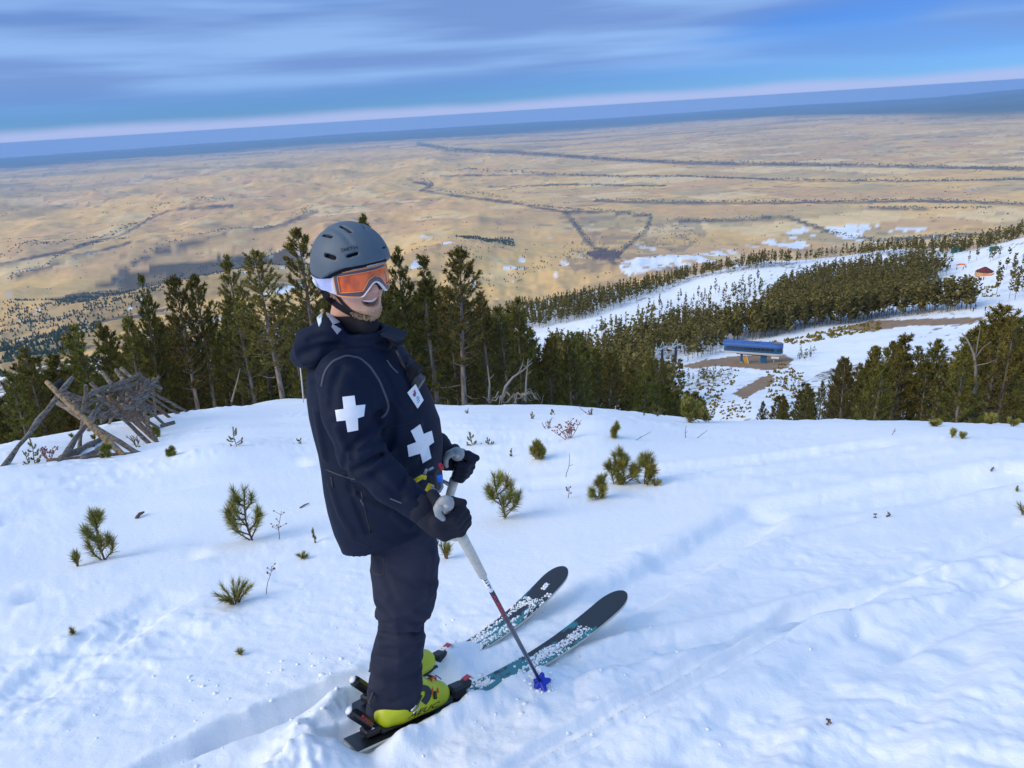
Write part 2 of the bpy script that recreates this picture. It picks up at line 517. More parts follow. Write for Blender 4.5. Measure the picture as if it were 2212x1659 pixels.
def hits(PX, PY, rmin, rmax, n=700):
    """many picture points at once, on the smooth land; heights from the full land"""
    PX = np.asarray(PX, float); PY = np.asarray(PY, float)
    rr = np.exp(np.linspace(math.log(rmin), math.log(rmax), n))
    out = []
    for k in range(0, len(PX), 400):
        d = ray(PX[k:k + 400], PY[k:k + 400]); h = np.hypot(d[:, 0], d[:, 1])
        az = np.arctan2(d[:, 0], d[:, 1])
        below = (CZ + (d[:, 2] / h)[:, None] * rr) <= CZ - drop(np.tile(rr, len(d)), np.repeat(az, n)).reshape(len(d), n)
        r_ = rr[np.where(below.any(1), below.argmax(1), n - 1)]
        out.append(np.stack([d[:, 0] / h * r_, d[:, 1] / h * r_], 1))
    P = np.concatenate(out) if out else np.zeros((0, 2))
    return np.concatenate([P, ground(P[:, 0], P[:, 1])[:, None]], 1) if len(P) else np.zeros((0, 3))
def gz(x, y): return float(ground(np.array([x]), np.array([y]))[0])

# ski tracks and trenches in the near snow
def _q(px, py):
    p = hit(px, py, smooth=True); return (p[0], p[1])
TRACKS += [
    (_q(470, 1600), _q(800, 1462), .085, .095, .025),
    (_q(470, 1600), _q(330, 1655), .07, .05, .02),
    (_q(600, 1668), _q(745, 1600), .045, .06, .015),
    (_q(1250, 1440), _q(2212, 1225), .10, .028, .02),
    (_q(1340, 1300), _q(1650, 1110), .20, .045, .025),
    (_q(1640, 1110), _q(2212, 1020), .20, .03, .02),
    (_q(1500, 1659), _q(1900, 1380), .16, .035, .02),
    (_q(1900, 1380), _q(2212, 1260), .16, .035, .02),
    (_q(0, 1120), _q(650, 1000), .25, .04, .02),
    (_q(1130, 1640), _q(1700, 1330), .042, .030, .012), (_q(1170, 1658), _q(1740, 1345), .042, .030, .012),
    (_q(1720, 1335), _q(2212, 1130), .09, .028, .012),
    (_q(1820, 1659), _q(2030, 1400), .16, .028, .012), (_q(2030, 1400), _q(2212, 1270), .16, .026, .012),
    (_q(1420, 1210), _q(2212, 1015), .16, .03, .012),
    (_q(0, 1530), _q(370, 1300), .18, .022, .012), (_q(1100, 1060), _q(1900, 960), .2, .03, .012),
    (_q(60, 1290), _q(420, 1200), .22, .04, .02),
]

_R = lambda s, v: ski_pt(-.45, 2.23, 39, s, v)
_L = lambda s, v: ski_pt(-.52, 2.49, 50, s, v)
MOUNDS += [(_R(-.16, -.115), _R(.20, -.112), .058, .080), (_R(.20, -.125), _R(.55, -.13), .055, .055), (_R(-.62, .0), _R(-.31, -.01), .10, .145), (_L(.16, .0), _L(.37, -.01), .075, .07), (_L(-.5, .02), _L(-.30, .02), .07, .07),
           (_q(750, 1515), _q(590, 1640), .06, .05)]
PITS += [(-.66, 2.10, .06, .04)]

# ------------------------------------------------------------------ ground sheets (polar, one height function, shared seams)
def inpoly(px, py, poly):
    P = np.asarray(poly, float); ins = np.zeros(px.shape, bool)
    j = len(P) - 1
    for i in range(len(P)):
        c = ((P[i, 1] > py) != (P[j, 1] > py)) & (px < (P[j, 0] - P[i, 0]) * (py - P[i, 1]) / (P[j, 1] - P[i, 1] + 1e-9) + P[i, 0])
        ins ^= c; j = i
    return ins
def polydist(px, py, line):
    """distance to a polyline"""
    best = np.full(px.shape, 1e9)
    for (x0, y0), (x1, y1) in zip(line[:-1], line[1:]):
        dx, dy = x1 - x0, y1 - y0
        t = np.clip(((px - x0) * dx + (py - y0) * dy) / (dx * dx + dy * dy), 0, 1)
        best = np.minimum(best, np.hypot(px - x0 - t * dx, (py - y0 - t * dy)))
    return best
fine = np.radians(np.linspace(-45, 45, 720))
AZ = np.concatenate([np.radians(np.linspace(-180, -48, 34)), fine, np.radians(np.linspace(48, 180, 34))])
def sheet(name, R, mt, colour=None):
    r, a = np.meshgrid(R, AZ, indexing='ij')
    x, y = r * np.sin(a), r * np.cos(a)
    x[:, -1], y[:, -1] = x[:, 0], y[:, 0]
    z = ground(x, y)
    n, k = r.shape
    i = np.arange(n - 1)[:, None] * k; j = np.arange(k - 1)[None]
    Q = np.stack([i + j, i + k + j, i + k + j + 1, i + j + 1], -1).reshape(-1, 4)
    V = np.stack([x, y, z], -1).reshape(-1, 3)
    me = mesh_np(name, V, None, Q)
    if colour is not None: vcol(me, 'tint', colour(V, r.ravel(), a.ravel()))
    me.materials.append(mt)
    o = bpy.data.objects.new(name, me)
    COL.objects.link(o)
    return tag(o, kind='structure')

M_snow = mat('snow', (.86, .885, .92), .62, .25, bump=[(26.0, .30, .012), (70.0, .25, .006), (260.0, .45, .003)])
R1, R2 = 30.0, 1900.0
rn = np.concatenate([np.exp(np.linspace(math.log(.35), math.log(1.25), 34))[:-1], np.exp(np.linspace(math.log(1.25), math.log(4.2), 205))[:-1], np.exp(np.linspace(math.log(4.2), math.log(R1), 140))])
sheet('snow_slope', rn, M_snow)

SNOWC = np.array([.84, .87, .91]); DIRT = np.array([.30, .205, .135]); SCRUB = np.array([.10, .09, .065]); ROCK = np.array([.42, .33, .23])
DIRT_POLY = [[(1475, 792), (1520, 778), (1600, 768), (1690, 764), (1712, 775), (1706, 796), (1660, 800), (1600, 794), (1540, 790), (1500, 797)],
             [(1580, 850), (1620, 828), (1655, 810), (1672, 808), (1672, 826), (1640, 845), (1610, 862)],
             [(1800, 712), (1880, 694), (1960, 690), (2060, 686), (2130, 684), (2100, 700), (1960, 704), (1880, 716)]]
def hill_col(V, r, a):
    px, py, dz = proj(V)
    x, y = V[:, 0], V[:, 1]
    n = fbm(x / 6, y / 6, 101, 4); n2 = fbm(x / 40, y / 40, 102, 4); n3 = fbm(x / 1.7, y / 1.7, 103, 3)
    C = np.tile(SNOWC, (len(V), 1))
    # scrub showing through the thin snow
    s = sstep(n3 + .55 * n2, .14, .22) * .8
    lw = sstep(-a, math.radians(-1), math.radians(6))
    bare = sstep(n + 1.2 * n2 + .24 * lw, .12, .22) * (.25 + .75 * lw)
    C = C * (1 - bare[:, None]) + (ROCK * .75 + .5 * n3[:, None] * ROCK) * bare[:, None]
    C = C * (1 - s[:, None]) + SCRUB * s[:, None]
    runs = (r > 100) & (a > math.radians(13.5))
    clean = inpoly(px + 8 * n3, py + 5 * n, [(1560, 690), (1650, 770), (1715, 740), (1860, 716), (2000, 712), (1850, 760), (1780, 800), (1700, 850), (1700, 905), (1540, 905), (1540, 840), (1600, 800)]) | \
        inpoly(px + 8 * n3, py + 4 * n, [(1230, 730), (1330, 695), (1420, 640), (1500, 600), (1560, 590), (1660, 600), (1600, 660), (1420, 700), (1300, 725)]) | \
        inpoly(px + 6 * n3, py + 4 * n, [(1950, 665), (2040, 610), (2030, 545), (2212, 540), (2212, 700), (2100, 680)])
    m_ = (runs | (r > 100)) & clean
    C[m_] = SNOWC * (1 - .2 * sstep(n3[m_] + .3 * n2[m_], .20, .34))[:, None]
    for P in DIRT_POLY:
        m_ = inpoly(px + 7 * n3 + 14 * n, py + 2.5 * n3 + 3 * n, P) & (r > 100)
        C[m_] = DIRT * (1 + .5 * n3[m_])[:, None]
    return C
M_hill = mat('hillside_ground', (1, 1, 1), .9, .1, attr='tint')
sheet('hillside', np.concatenate([np.exp(np.linspace(math.log(R1), math.log(95), 46))[:-1], np.exp(np.linspace(math.log(95), math.log(680), 240))[:-1], np.exp(np.linspace(math.log(680), math.log(R2), 60))]), M_hill, hill_col)

GOLD = np.array([.80, .51, .20]); TAN = np.array([.68, .42, .205]); STRAW = np.array([.86, .63, .32]); OLIVE = np.array([.43, .32, .165]); WOOD = np.array([.125, .11, .105]); CONIF = np.array([.045, .065, .045])
CREEKS = [([(0, 571), (128, 546), (188, 527), (259, 507), (296, 490), (339, 464), (386, 452), (504, 445)], 4.5),
          ([(20, 603), (101, 578), (161, 551), (235, 537), (282, 524)], 5),
          ([(242, 603), (296, 564), (380, 537), (463, 511), (494, 506), (591, 492), (638, 474), (682, 457)], 6.5),
          ([(484, 568), (537, 551), (588, 537)], 4),
          ([(902, 310), (969, 323), (1120, 330), (1305, 343), (1477, 352), (1805, 357), (2212, 365)], 5.5),
          ([(895, 394), (935, 400), (909, 411), (989, 424), (1097, 437), (1221, 458), (1305, 458), (1406, 468)], 4),
          ([(952, 380), (1137, 377), (1271, 379), (1473, 380), (1738, 391), (1973, 391), (2212, 387)], 2.2),
          ([(1056, 404), (1238, 397), (1439, 402)], 2),
          ([(1285, 434), (1477, 439), (1771, 438), (1973, 434), (2212, 441)], 4.5),
          ([(1872, 451), (2141, 451)], 2.5), ([(1469, 480), (1700, 470), (1790, 500), (1900, 520), (2212, 500)], 5),
          ([(1221, 458), (1238, 480), (1262, 512), (1290, 545), (1330, 570)], 7),
          ([(1406, 468), (1398, 495), (1360, 530), (1325, 556)], 5)]
FOOTHILL = [(0, 700), (100, 655), (230, 606), (330, 578), (480, 556), (640, 540), (700, 600), (520, 640), (420, 650), (300, 690), (200, 750), (0, 820)]
SNOWPATCH = [([(1640, 525), (1740, 490), (1770, 515), (1735, 540)], .1), ([(1780, 490), (1860, 486), (2010, 495), (2060, 498), (1880, 500), (1850, 515), (1900, 524), (1990, 530), (1830, 520)], .0),
             ([(1310, 575), (1400, 555), (1560, 545), (1590, 560), (1440, 580), (1340, 600)], .15), ([(1040, 600), (1130, 560), (1150, 570), (1060, 625)], .3), ([(190, 680), (280, 655), (330, 640), (320, 655), (230, 690)], .25), ([(560, 640), (640, 610), (650, 620), (580, 650)], .2)]
def plain_col(V, r, a):
    px, py, dz = proj(V)
    x, y = V[:, 0], V[:, 1]
    n1 = fbm(x / 2600, y / 2600, 201, 5); n2 = fbm(x / 500, y / 500, 202, 4); n3 = fbm(x / 110, y / 110, 203, 3)
    C = GOLD + (TAN - GOLD) * sstep(n1 + .3 * n2, -.05, .16)[:, None]
    C = C + (STRAW - C) * (sstep(n1 * .6 - n2, .10, .24) * .75)[:, None]
    ol = sstep(fbm(x / 1400, y / 1400, 204, 5) + .25 * n2, .10, .2) * .5
    C = C + (OLIVE - C) * ol[:, None]
    # farm fields on the flats to the right
    fx, fy = (x * .95 + y * .31) / 900, (-x * .31 + y * .95) / 620
    ci, cj = np.floor(fx + .3 * noise2(np.floor(fy), fy * 0, 5)), np.floor(fy)
    hsh = _h(ci.astype(np.int64), cj.astype(np.int64), np.zeros(len(x), np.int64), 9)
    fl = sstep(a, math.radians(-1), math.radians(8)) * sstep(r, 5500, 7500) * (1 - sstep(r, 21000, 28000))
    F = np.where(hsh[:, None] < .3, TAN * .95, np.where(hsh[:, None] < .62, GOLD, np.where(hsh[:, None] < .80, STRAW, OLIVE * 1.25)))
    C = C + (F - C) * (fl * .7)[:, None]
    C *= (1 + .26 * n3 + .22 * n2)[:, None]
    # woods along the creeks
    jx, jy = 9 * n2 + 5 * n3, 4 * n3 + 3 * n2
    for ln, w in CREEKS:
        d = polydist(px + jx, (py + jy), ln)
        k = (1 - sstep(d, w * .40, w * .95)) * (.6 + .4 * sstep(n3 + n2, -.12, .05))
        C = C + (WOOD * (1 + .5 * n3[:, None]) - C) * (k * .92)[:, None]
    sc = sstep(fbm(x / 240, y / 90, 206, 3) + .4 * n1, .20, .27) * .45 * sstep(r, 4500, 7000)
    C = C + (WOOD - C) * sc[:, None]
    m_ = inpoly(px + 2 * jx, py + 2 * jy, FOOTHILL)
    k = m_ * (.35 + .65 * sstep(n2 + .5 * n1, -.12, .05))
    C = C + (np.array([.085, .085, .075]) - C) * (k * .92)[:, None]
    red = inpoly(px + jx, py + jy, [(1262, 545), (1300, 535), (1345, 545), (1340, 562), (1285, 560)])
    C[red] = (.16, .10, .10)
    wd = inpoly(px + 2 * jx, py + 2 * jy, [(1225, 470), (1300, 465), (1400, 478), (1510, 470), (1530, 505), (1480, 548), (1380, 560), (1330, 590), (1250, 600), (1225, 560), (1262, 520)]) * sstep(n3 + .8 * n2, -.06, .10)
    C = C + (WOOD * 1.3 - C) * (wd * .5)[:, None]
    near = (1 - sstep(r, 3000, 6500)) * sstep(n2 + n1 * .5, .02, .16)
    C = C + (WOOD * 1.25 - C) * (near * .85)[:, None]
    for P, th in SNOWPATCH:
        m_ = inpoly(px + 1.6 * jx, py + 1.2 * jy, P) & (n3 + n2 * .6 > th - .16)
        C[m_] = SNOWC
    sp = sstep(fbm(x / 150, y / 420, 207, 3), .26, .30) * (1 - sstep(r, 5200, 8500))
    C = C + (SNOWC - C) * (sp * .9)[:, None]
    # beyond: benches painted pale for sun, uplands dark for woods and cloud shade
    fdark = sstep(r + 9000 * fbm(x / 9000, y / 9000, 208, 4) - 16000 * sstep(a, math.radians(16), math.radians(34)) * -1, 43000, 56000)
    strip = (sstep(fbm(x / 7000, y / 3000, 209, 4), -.02, .06) * (1 - sstep(r, 42000, 60000)) * (1 - sstep(a, math.radians(-6), math.radians(12))))
    C = C + (CONIF * 1.2 - C) * (fdark * (1 - .9 * strip))[:, None]
    mid = sstep(fbm(x / 4200, y / 1700, 210, 4), .04, .12) * sstep(r, 17000, 28000)
    C = C + (CONIF * 2.4 - C) * (mid * .42)[:, None]
    return np.clip(C, .01, .95)
M_plain = mat('plain_ground', (1, 1, 1), .95, .05, noise=[(.018, (.88, .86, .84), .46, .66), (.0045, (1.12, 1.08, 1.0), .5, .7)], attr='tint')
tt = np.linspace(1 / R2, 1 / 9000.0, 160)
rp = np.concatenate([1 / tt[:-1], 1 / np.linspace(1 / 9000.0, 1 / 60000.0, 150)[:-1], np.exp(np.linspace(math.log(60000), math.log(100000), 22))])
sheet('plain', rp, M_plain, plain_col)
# ------------------------------------------------------------------ trees
M_bark = mat('pine_bark', (.27, .225, .185), .9, .1, noise=((9, 9, 2.2), (.13, .105, .085), .40, .62), bump=((14, 14, 3), .6, .03))
M_dead = mat('dead_wood', (.28, .25, .22), .9, .1, noise=((12, 12, 2), (.2, .18, .165), .4, .65))
def vary(mt):
    t = mt.node_tree; b = t.nodes['Principled BSDF']; src = b.inputs['Base Color'].links[0].from_socket
    oi = t.nodes.new('ShaderNodeObjectInfo'); hs = t.nodes.new('ShaderNodeHueSaturation')
    for k, (lo, hi) in (('Hue', (.475, .522)), ('Value', (.70, 1.32))):
        mr = t.nodes.new('ShaderNodeMapRange'); mr.inputs[3].default_value, mr.inputs[4].default_value = lo, hi
        if k == 'Value':
            wn_ = t.nodes.new('ShaderNodeTexWhiteNoise'); wn_.noise_dimensions = '1D'; t.links.new(oi.outputs['Random'], wn_.inputs['W']); t.links.new(wn_.outputs[0], mr.inputs[0])
        else: t.links.new(oi.outputs['Random'], mr.inputs[0])
        t.links.new(mr.outputs[0], hs.inputs[k])
    t.links.new(src, hs.inputs['Color']); t.links.new(hs.outputs[0], b.inputs['Base Color'])
    return mt
M_needle = vary(mat('pine_needles', (.128, .126, .031), .65, .2, attr='tint'))
M_needle_near = mat('sapling_needles', (.25, .24, .07), .55, .25, attr='tint')
M_wood_near = mat('sapling_bark', (.17, .105, .07), .85, .1, noise=(40.0, (.09, .06, .045), .4, .6))

def unit(v):
    v = np.asarray(v, float)
    return v / (np.linalg.norm(v, axis=-1, keepdims=True) + 1e-12)
def needles(mb, base, axis, length, n, nl, nw, spread=(.55, 1.1), tint=(1, 1, 1), rng=RNG, jit=.18):
    """n thin triangles set round a twig"""
    axis = unit(axis)
    h = np.array([.3, .7, .2]) if abs(axis[2]) > .9 else np.array([0, 0, 1.0])
    a = unit(np.cross(axis, h)); b = np.cross(axis, a)
    t = rng.random(n) ** .8
    ph = rng.random(n) * 2 * math.pi
    sp = rng.uniform(*spread, n) * (1.15 - .55 * t)
    rad = np.cos(ph)[:, None] * a + np.sin(ph)[:, None] * b
    d = unit(axis * np.cos(sp)[:, None] + rad * np.sin(sp)[:, None])
    p0 = np.asarray(base, float) + axis * (length * t)[:, None]
    L_ = nl * rng.uniform(.75, 1.15, n)[:, None]
    side = unit(np.cross(d, rad + .4 * rng.normal(size=(n, 3)))) * nw * .5
    V = np.stack([p0 - side, p0 + side, p0 + d * L_], 1).reshape(-1, 3)
    c = np.repeat(np.asarray(tint)[None] * (1 + jit * rng.normal(size=(n, 1))), 3, 0)
    mb.add(V, np.arange(3 * n).reshape(-1, 3), None, np.clip(c, .3, 2.2))

def pine_proto(kind, seed):
    """a pine 8 m tall; returns (trunk MB, crown MB)"""
    g = np.random.default_rng(seed)
    H = 8.0
    tr, cr = MB(), MB()
    lean = g.normal(size=2) * .12
    zz = np.linspace(0, 1, 12)
    wob = np.stack([np.sin(zz * g.uniform(2, 5) + g.uniform(0, 6)) * .07, np.cos(zz * g.uniform(2, 5) + g.uniform(0, 6)) * .07], 1)
    P = np.stack([lean[0] * zz + wob[:, 0], lean[1] * zz + wob[:, 1], zz * H], 1)
    P[0, 2] = -.6
    tr.tube(P, np.interp(zz, [0, .08, .6, 1], [.155, .125, .075, .012]), 8)
    def at(h): return np.array([np.interp(h / H, zz, P[:, k]) for k in (0, 1)] + [h])
    start, wid, dead = dict(full=(.13, 1.62, 6), tall=(.42, 1.38, 15), spruce=(.08, 1.25, 4), open=(.27, 1.75, 16), twin=(.22, 1.55, 10))[kind]
    nl = dict(full=25, tall=18, spruce=27, open=19, twin=21)[kind]
    for k in range(dead):                                     # bare lower branches
        h = H * g.uniform(.08, start + .25)
        az = g.uniform(0, 2 * math.pi); ln = g.uniform(.4, 1.2)
        d = np.array([math.cos(az), math.sin(az), g.uniform(-.25, .3)])
        p = at(h); q = p + d * ln * .55 + np.array([0, 0, -.04]); e = p + d * ln + np.array([0, 0, g.uniform(-.1, .22)])
        tr.tube([p, q, e], [.022, .014, .004], 4, False)
        if g.random() < .6:
            tr.tube([q, q + unit(d + g.normal(size=3) * .6) * ln * .4], [.009, .003], 3, False)
    for i in range(nl):
        f = i / (nl - 1)
        h = H * (start + (1 - start) * f ** .92) + g.normal() * .08
        h = min(h, H - .05)
        prof = dict(spruce=(1 - f) ** .85, full=(1 - f) ** .62 * min(1, .45 + 2.2 * f), tall=(1 - f) ** .5 * min(1, .5 + 2 * f), open=(1 - f) ** .5 * min(1, .5 + 2 * f), twin=(1 - f) ** .55 * min(1, .5 + 2 * f))[kind]
        n = 5 if f < .85 else 3
        off = g.uniform(0, 6)
        for b in range(n):
            if g.random() < .13: continue
            az = off + b * 2 * math.pi / n + g.normal() * .35
            ln = max(.16, wid * prof * g.uniform(.62, 1.15))
            if g.random() < .12: ln *= 1.3
            up = (.28 + .7 * f) if kind != 'spruce' else (-.12 + .7 * f)
            d = unit([math.cos(az), math.sin(az), up + g.normal() * .14])
            p = at(h)
            e = p + d * ln + np.array([0, 0, .16 * ln])
            mid = p + d * ln * .55
            tr.tube([p, mid, e], [.020 * (1.2 - f), .012, .004], 4, False)
            warm = g.uniform(.8, 1.25)
            for q in range(3):
                ax = unit(d * .5 + g.normal(size=3) * .6 + np.array([0, 0, .35]))
                needles(cr, e - d * .08, ax, .20, 15, .155, .040, (.5, 1.45), (warm * g.uniform(1.0, 1.35), warm * g.uniform(.95, 1.15), warm * .8), g)
            nt_ = max(2, int(3 + ln * 5))
            for q in range(nt_):
                u_ = .28 + .72 * (q + g.random() * .6) / nt_
                u_ = min(u_, 1.0)
                c0 = p + (mid - p) * min(1, u_ / .55) if u_ < .55 else mid + (e - mid) * (u_ - .55) / .45
                sd_ = unit(np.cross(d, [0, 0, 1])) * g.choice([-1, 1])
                ax = unit(d * .75 + sd_ * g.uniform(.1, .95) * (1 if u_ < .9 else .25) + np.array([0, 0, g.uniform(.25, .9)]))
                sl = g.uniform(.16, .30) * (1 - .35 * f)
                br = warm * g.uniform(.75, 1.3)
                needles(cr, c0, ax, sl, 15, .150, .040, (.45, 1.35), (br * g.uniform(.95, 1.28), br, br * g.uniform(.7, 1.0)), g)
    for q in range(5):
        ax = unit([g.normal() * .5, g.normal() * .5, 1.2])
        needles(cr, at(H - .25), ax, .35, 14, .13, .034, (.3, .9), (1.1, 1.05, .8), g)
    return tr, cr
PROTO = {}
def proto(kind, seed):
    if (kind, seed) not in PROTO:
        tr, cr = pine_proto(kind, seed)
        a = tr.build('trunk', M_bark, None, True, link=False); b = cr.build('crown', M_needle, None, False, link=False)
        PROTO[kind, seed] = (a.data, b.data)
        bpy.data.objects.remove(a); bpy.data.objects.remove(b)
    return PROTO[kind, seed]
KINDS_NEAR = [('full', 1), ('full', 2), ('tall', 3), ('tall', 4), ('open', 5), ('twin', 6), ('spruce', 7), ('full', 8), ('tall', 9)]
def plant(kind, x, y, h, w=1.0, rz=0.0, lean=(0, 0), label='', group=None, z=None):
    me_t, me_c = proto(*kind)
    r = empty('pine_tree', (x, y, gz(x, y) if z is None else z), label, 'tree', group)
    s = h / 8.0
    r.scale = (s * w, s * w, s)
    r.rotation_euler = (lean[0], lean[1], rz)
    for nme, me in (('trunk', me_t), ('crown', me_c)):
        o = bpy.data.objects.new(nme, me); COL.objects.link(o); o.parent = r
    return r

TREES = []      # (x, y, z, h, w, kinds, label, group)
def add_tree(x, y, h, w, kinds, label, group):
    TREES.append([x, y, None, h, w, kinds, label, group])
def az_r(azd, r_): return r_ * math.sin(math.radians(azd)), r_ * math.cos(math.radians(azd))
def top_height(x, y, py):
    """tree height for its top to stand on picture row py"""
    z0 = gz(x, y)
    lo, hi = .5, 30
    for _ in range(26):
        md = (lo + hi) / 2
        if proj(np.array([x, y, z0 + md]))[1] > py: lo = md
        else: hi = md
    return lo
# --- the trees one knows by sight, behind the crest on the left
SPEC = [ # base px, r, top py, kind, width, label
    (345, 31, 612, ('full', 2), .62, 'slim dark pointed pine standing clear of the others behind the log fence'),
    (422, 30, 608, ('tall', 3), .85, 'left one of two tall thin bare trunked pines behind the log fence'),
    (466, 31, 605, ('tall', 9), .80, 'right one of two tall thin bare trunked pines behind the log fence'),
    (610, 27, 550, ('open', 5), 1.12, 'broad bushy pine with a thick pale trunk at the snow edge left of the skier'),
    (552, 30, 562, ('full', 8), .85, 'broad pine beside the thick pale trunk, its crown full of dark clumps'),
    (700, 28, 505, ('tall', 4), 1.0, 'pine with a pale bare trunk directly behind the skier\'s helmet strap'),
    (835, 30, 478, ('full', 1), .8, 'tall pine whose tip shows just above the grey helmet'),
    (890, 31, 546, ('full', 8), .72, 'dark pine just right of the skier\'s goggles'),
    (945, 30, 562, ('spruce', 7), .95, 'narrow dark conifer second to the right of the skier\'s face'),
    (1000, 29, 549, ('tall', 3), 1.05, 'tall pine with a thick bare trunk right of the skier\'s shoulder'),
    (1060, 33, 640, ('full', 1), .85, 'bushy olive pine right of the tall thick trunked pine'),
    (1125, 37, 655, ('full', 2), .85, 'dense dark pine left of the open snow slope on the far ridge'),
    (1237, 38, 722, ('open', 5), .95, 'pine with a long reddish bare trunk and dead lower branches'),
    (30, 30, 815, ('full', 8), .9, 'olive pine at the left edge of the photo'),
    (85, 31, 762, ('full', 1), .85, 'rounded pine above the left end of the log fence'),
    (195, 32, 716, ('twin', 6), .9, 'pine with several pale stems behind the crossed logs'),
    (268, 33, 706, ('full', 8), .82, 'full olive pine right of the pale stems behind the log fence'),
    (2120, 62, 668, ('open', 5), 1.25, 'largest pine of the right hand stand, with a pale trunk and forked bare limbs'),
    (1935, 60, 728, ('spruce', 7), 1.35, 'dark conical tree left of the forked pine in the right hand stand'),
    (2190, 64, 690, ('full', 8), 1.2, 'dense dark pine at the right edge of the photo'),
]
def ray_az(px, py=880):
    d = ray(px, py); return math.degrees(math.atan2(d[0], d[1]))
INDIV = []
for i, (px, rr, ty, kd, w, lab) in enumerate(SPEC):
    x, y = az_r(ray_az(px), rr)
    INDIV.append((x, y, top_height(x, y, ty), w, kd, lab, 'pines standing behind the crest of the snow slope'))
topx = [-100, 0, 75, 150, 250, 300, 400, 470, 520, 590, 640, 800, 900, 1000, 1040, 1110, 1150, 1230, 1290, 1340, 1400, 1450, 1530]
topy = [840, 825, 775, 735, 712, 690, 680, 670, 640, 610, 615, 610, 590, 600, 650, 665, 695, 735, 745, 770, 800, 836, 850]
G1 = 'pines of the dense belt behind the snow crest'
def taken(x, y, d):
    return any((x - t[0]) ** 2 + (y - t[1]) ** 2 < d * d for t in INDIV) or any((x - t[0]) ** 2 + (y - t[1]) ** 2 < d * d for t in TREES)
n_ = 0
for k in range(900):
    px = RNG.uniform(-60, 1500) if k % 5 else RNG.uniform(1380, 1525)
    rr = RNG.uniform(29, 60) if px < 1120 else RNG.uniform(36, 90)
    x, y = az_r(ray_az(px), rr)
    if taken(x, y, .95): continue
    ty = np.interp(px, topx, topy) + RNG.exponential(38) + 6
    if px > 1380: ty = max(ty, 815)
    h = top_height(x, y, ty)
    if h < 2.2: continue
    h = min(h, 11)
    lab = ('olive pine in the %s behind the log fence' if px < 480 else 'olive pine in the %s right behind the skier' if px < 1050 else 'olive pine in the %s between the skier and the lift station') % ('front row' if rr < 40 else 'rear rows')
    add_tree(x, y, h, RNG.uniform(.8, 1.15), KINDS_NEAR, lab, lab.replace('olive pine', 'olive pines'))
    n_ += 1
    if n_ >= 185: break
topx = [1635, 1700, 1760, 1800, 1830, 1880, 1930, 1990, 2040, 2100, 2150, 2230, 2320]
topy = [852, 832, 822, 795, 775, 742, 735, 745, 728, 700, 680, 690, 680]
n_ = 0
for k in range(900):
    px = RNG.uniform(1640, 2330)
    rr = RNG.uniform(44, 100)
    x, y = az_r(ray_az(px), rr)
    if taken(x, y, 1.6): continue
    ty = np.interp(px, topx, topy) + RNG.exponential(32) + 4
    h = top_height(x, y, ty)
    if h < 3: continue
    add_tree(x, y, min(h, 17), RNG.uniform(.75, 1.0), KINDS_NEAR, 'dark pine in the close stand below the crest at right', 'pines of the close stand below the crest at right')
    n_ += 1
    if n_ >= 84: break
def poly_sample(poly, n, gap, hlo, hhi, w, lab, kinds=KINDS_NEAR, rmin=70, rmax=900, keep=None):
    P = np.array(poly, float)
    x0, y0, x1, y1 = P[:, 0].min(), P[:, 1].min(), P[:, 0].max(), P[:, 1].max()
    m_ = n * 10
    PX = RNG.uniform(x0, x1, m_); PY = RNG.uniform(y0, y1, m_)
    ok = inpoly(PX, PY, poly) & ~inpoly(PX, PY, [(1408, 772), (1482, 765), (1486, 862), (1404, 872)])
    Q = hits(PX[ok][:n * 4], PY[ok][:n * 4], rmin, 6000)
    Q = Q[np.hypot(Q[:, 0], Q[:, 1]) < rmax]
    kept = np.zeros((0, 2))
    for p in Q:
        if len(kept) >= n: break
        if len(kept) and ((kept - p[:2]) ** 2).sum(1).min() < gap * gap: continue
        kept = np.concatenate([kept, p[None, :2]])
        add_tree(p[0], p[1], RNG.uniform(hlo, hhi), w * RNG.uniform(.8, 1.15), kinds, lab, lab.replace('pine ', 'pines ', 1))
TALLK = [('tall', 3), ('tall', 4), ('tall', 9), ('full', 2)]
poly_sample([(1180, 745), (1300, 765), (1420, 722), (1480, 690), (1570, 712), (1565, 760), (1500, 776), (1450, 805), (1450, 850), (1480, 885), (1400, 900), (1300, 880), (1180, 860)], 760, 1.2, 9, 13, .85, 'pine in the thick wood left of the blue lift station')
poly_sample([(1560, 742), (1640, 735), (1700, 722), (1800, 704), (1960, 684), (2108, 672), (2108, 662), (1960, 668), (1750, 690), (1560, 715)], 330, 1.2, 11.5, 15, .8, 'pine in the tall row behind the blue lift station', TALLK)
poly_sample([(1640, 668), (1690, 622), (1800, 586), (1960, 570), (2040, 585), (2020, 620), (1960, 650), (1800, 668), (1690, 685)], 950, 1.3, 8, 11, .85, 'pine in the dense block on the far ridge')
poly_sample([(1280, 725), (1400, 668), (1500, 640), (1650, 605), (1650, 670), (1500, 700), (1350, 740)], 120, 2.5, 6, 11, .7, 'pine thinly scattered over the far snow slope', TALLK)
poly_sample([(1040, 690), (1130, 668), (1330, 632), (1500, 597), (1660, 566), (1800, 549), (2010, 538), (2010, 548), (1800, 560), (1660, 578), (1500, 606), (1400, 642), (1280, 690), (1150, 715), (1060, 720)], 900, 1.4, 7, 12, .8, 'pine on the skyline of the far ridge', [('spruce', 7), ('full', 1), ('full', 2), ('tall', 4)])
for k in range(200):
    x, y = az_r(RNG.uniform(30.2, 42), RNG.uniform(566, 640))
    add_tree(x, y, RNG.uniform(8, 13), .85, [('spruce', 7), ('full', 1), ('tall', 4)], 'pine along the ridge beside the antenna masts', 'pines along the ridge beside the antenna masts')
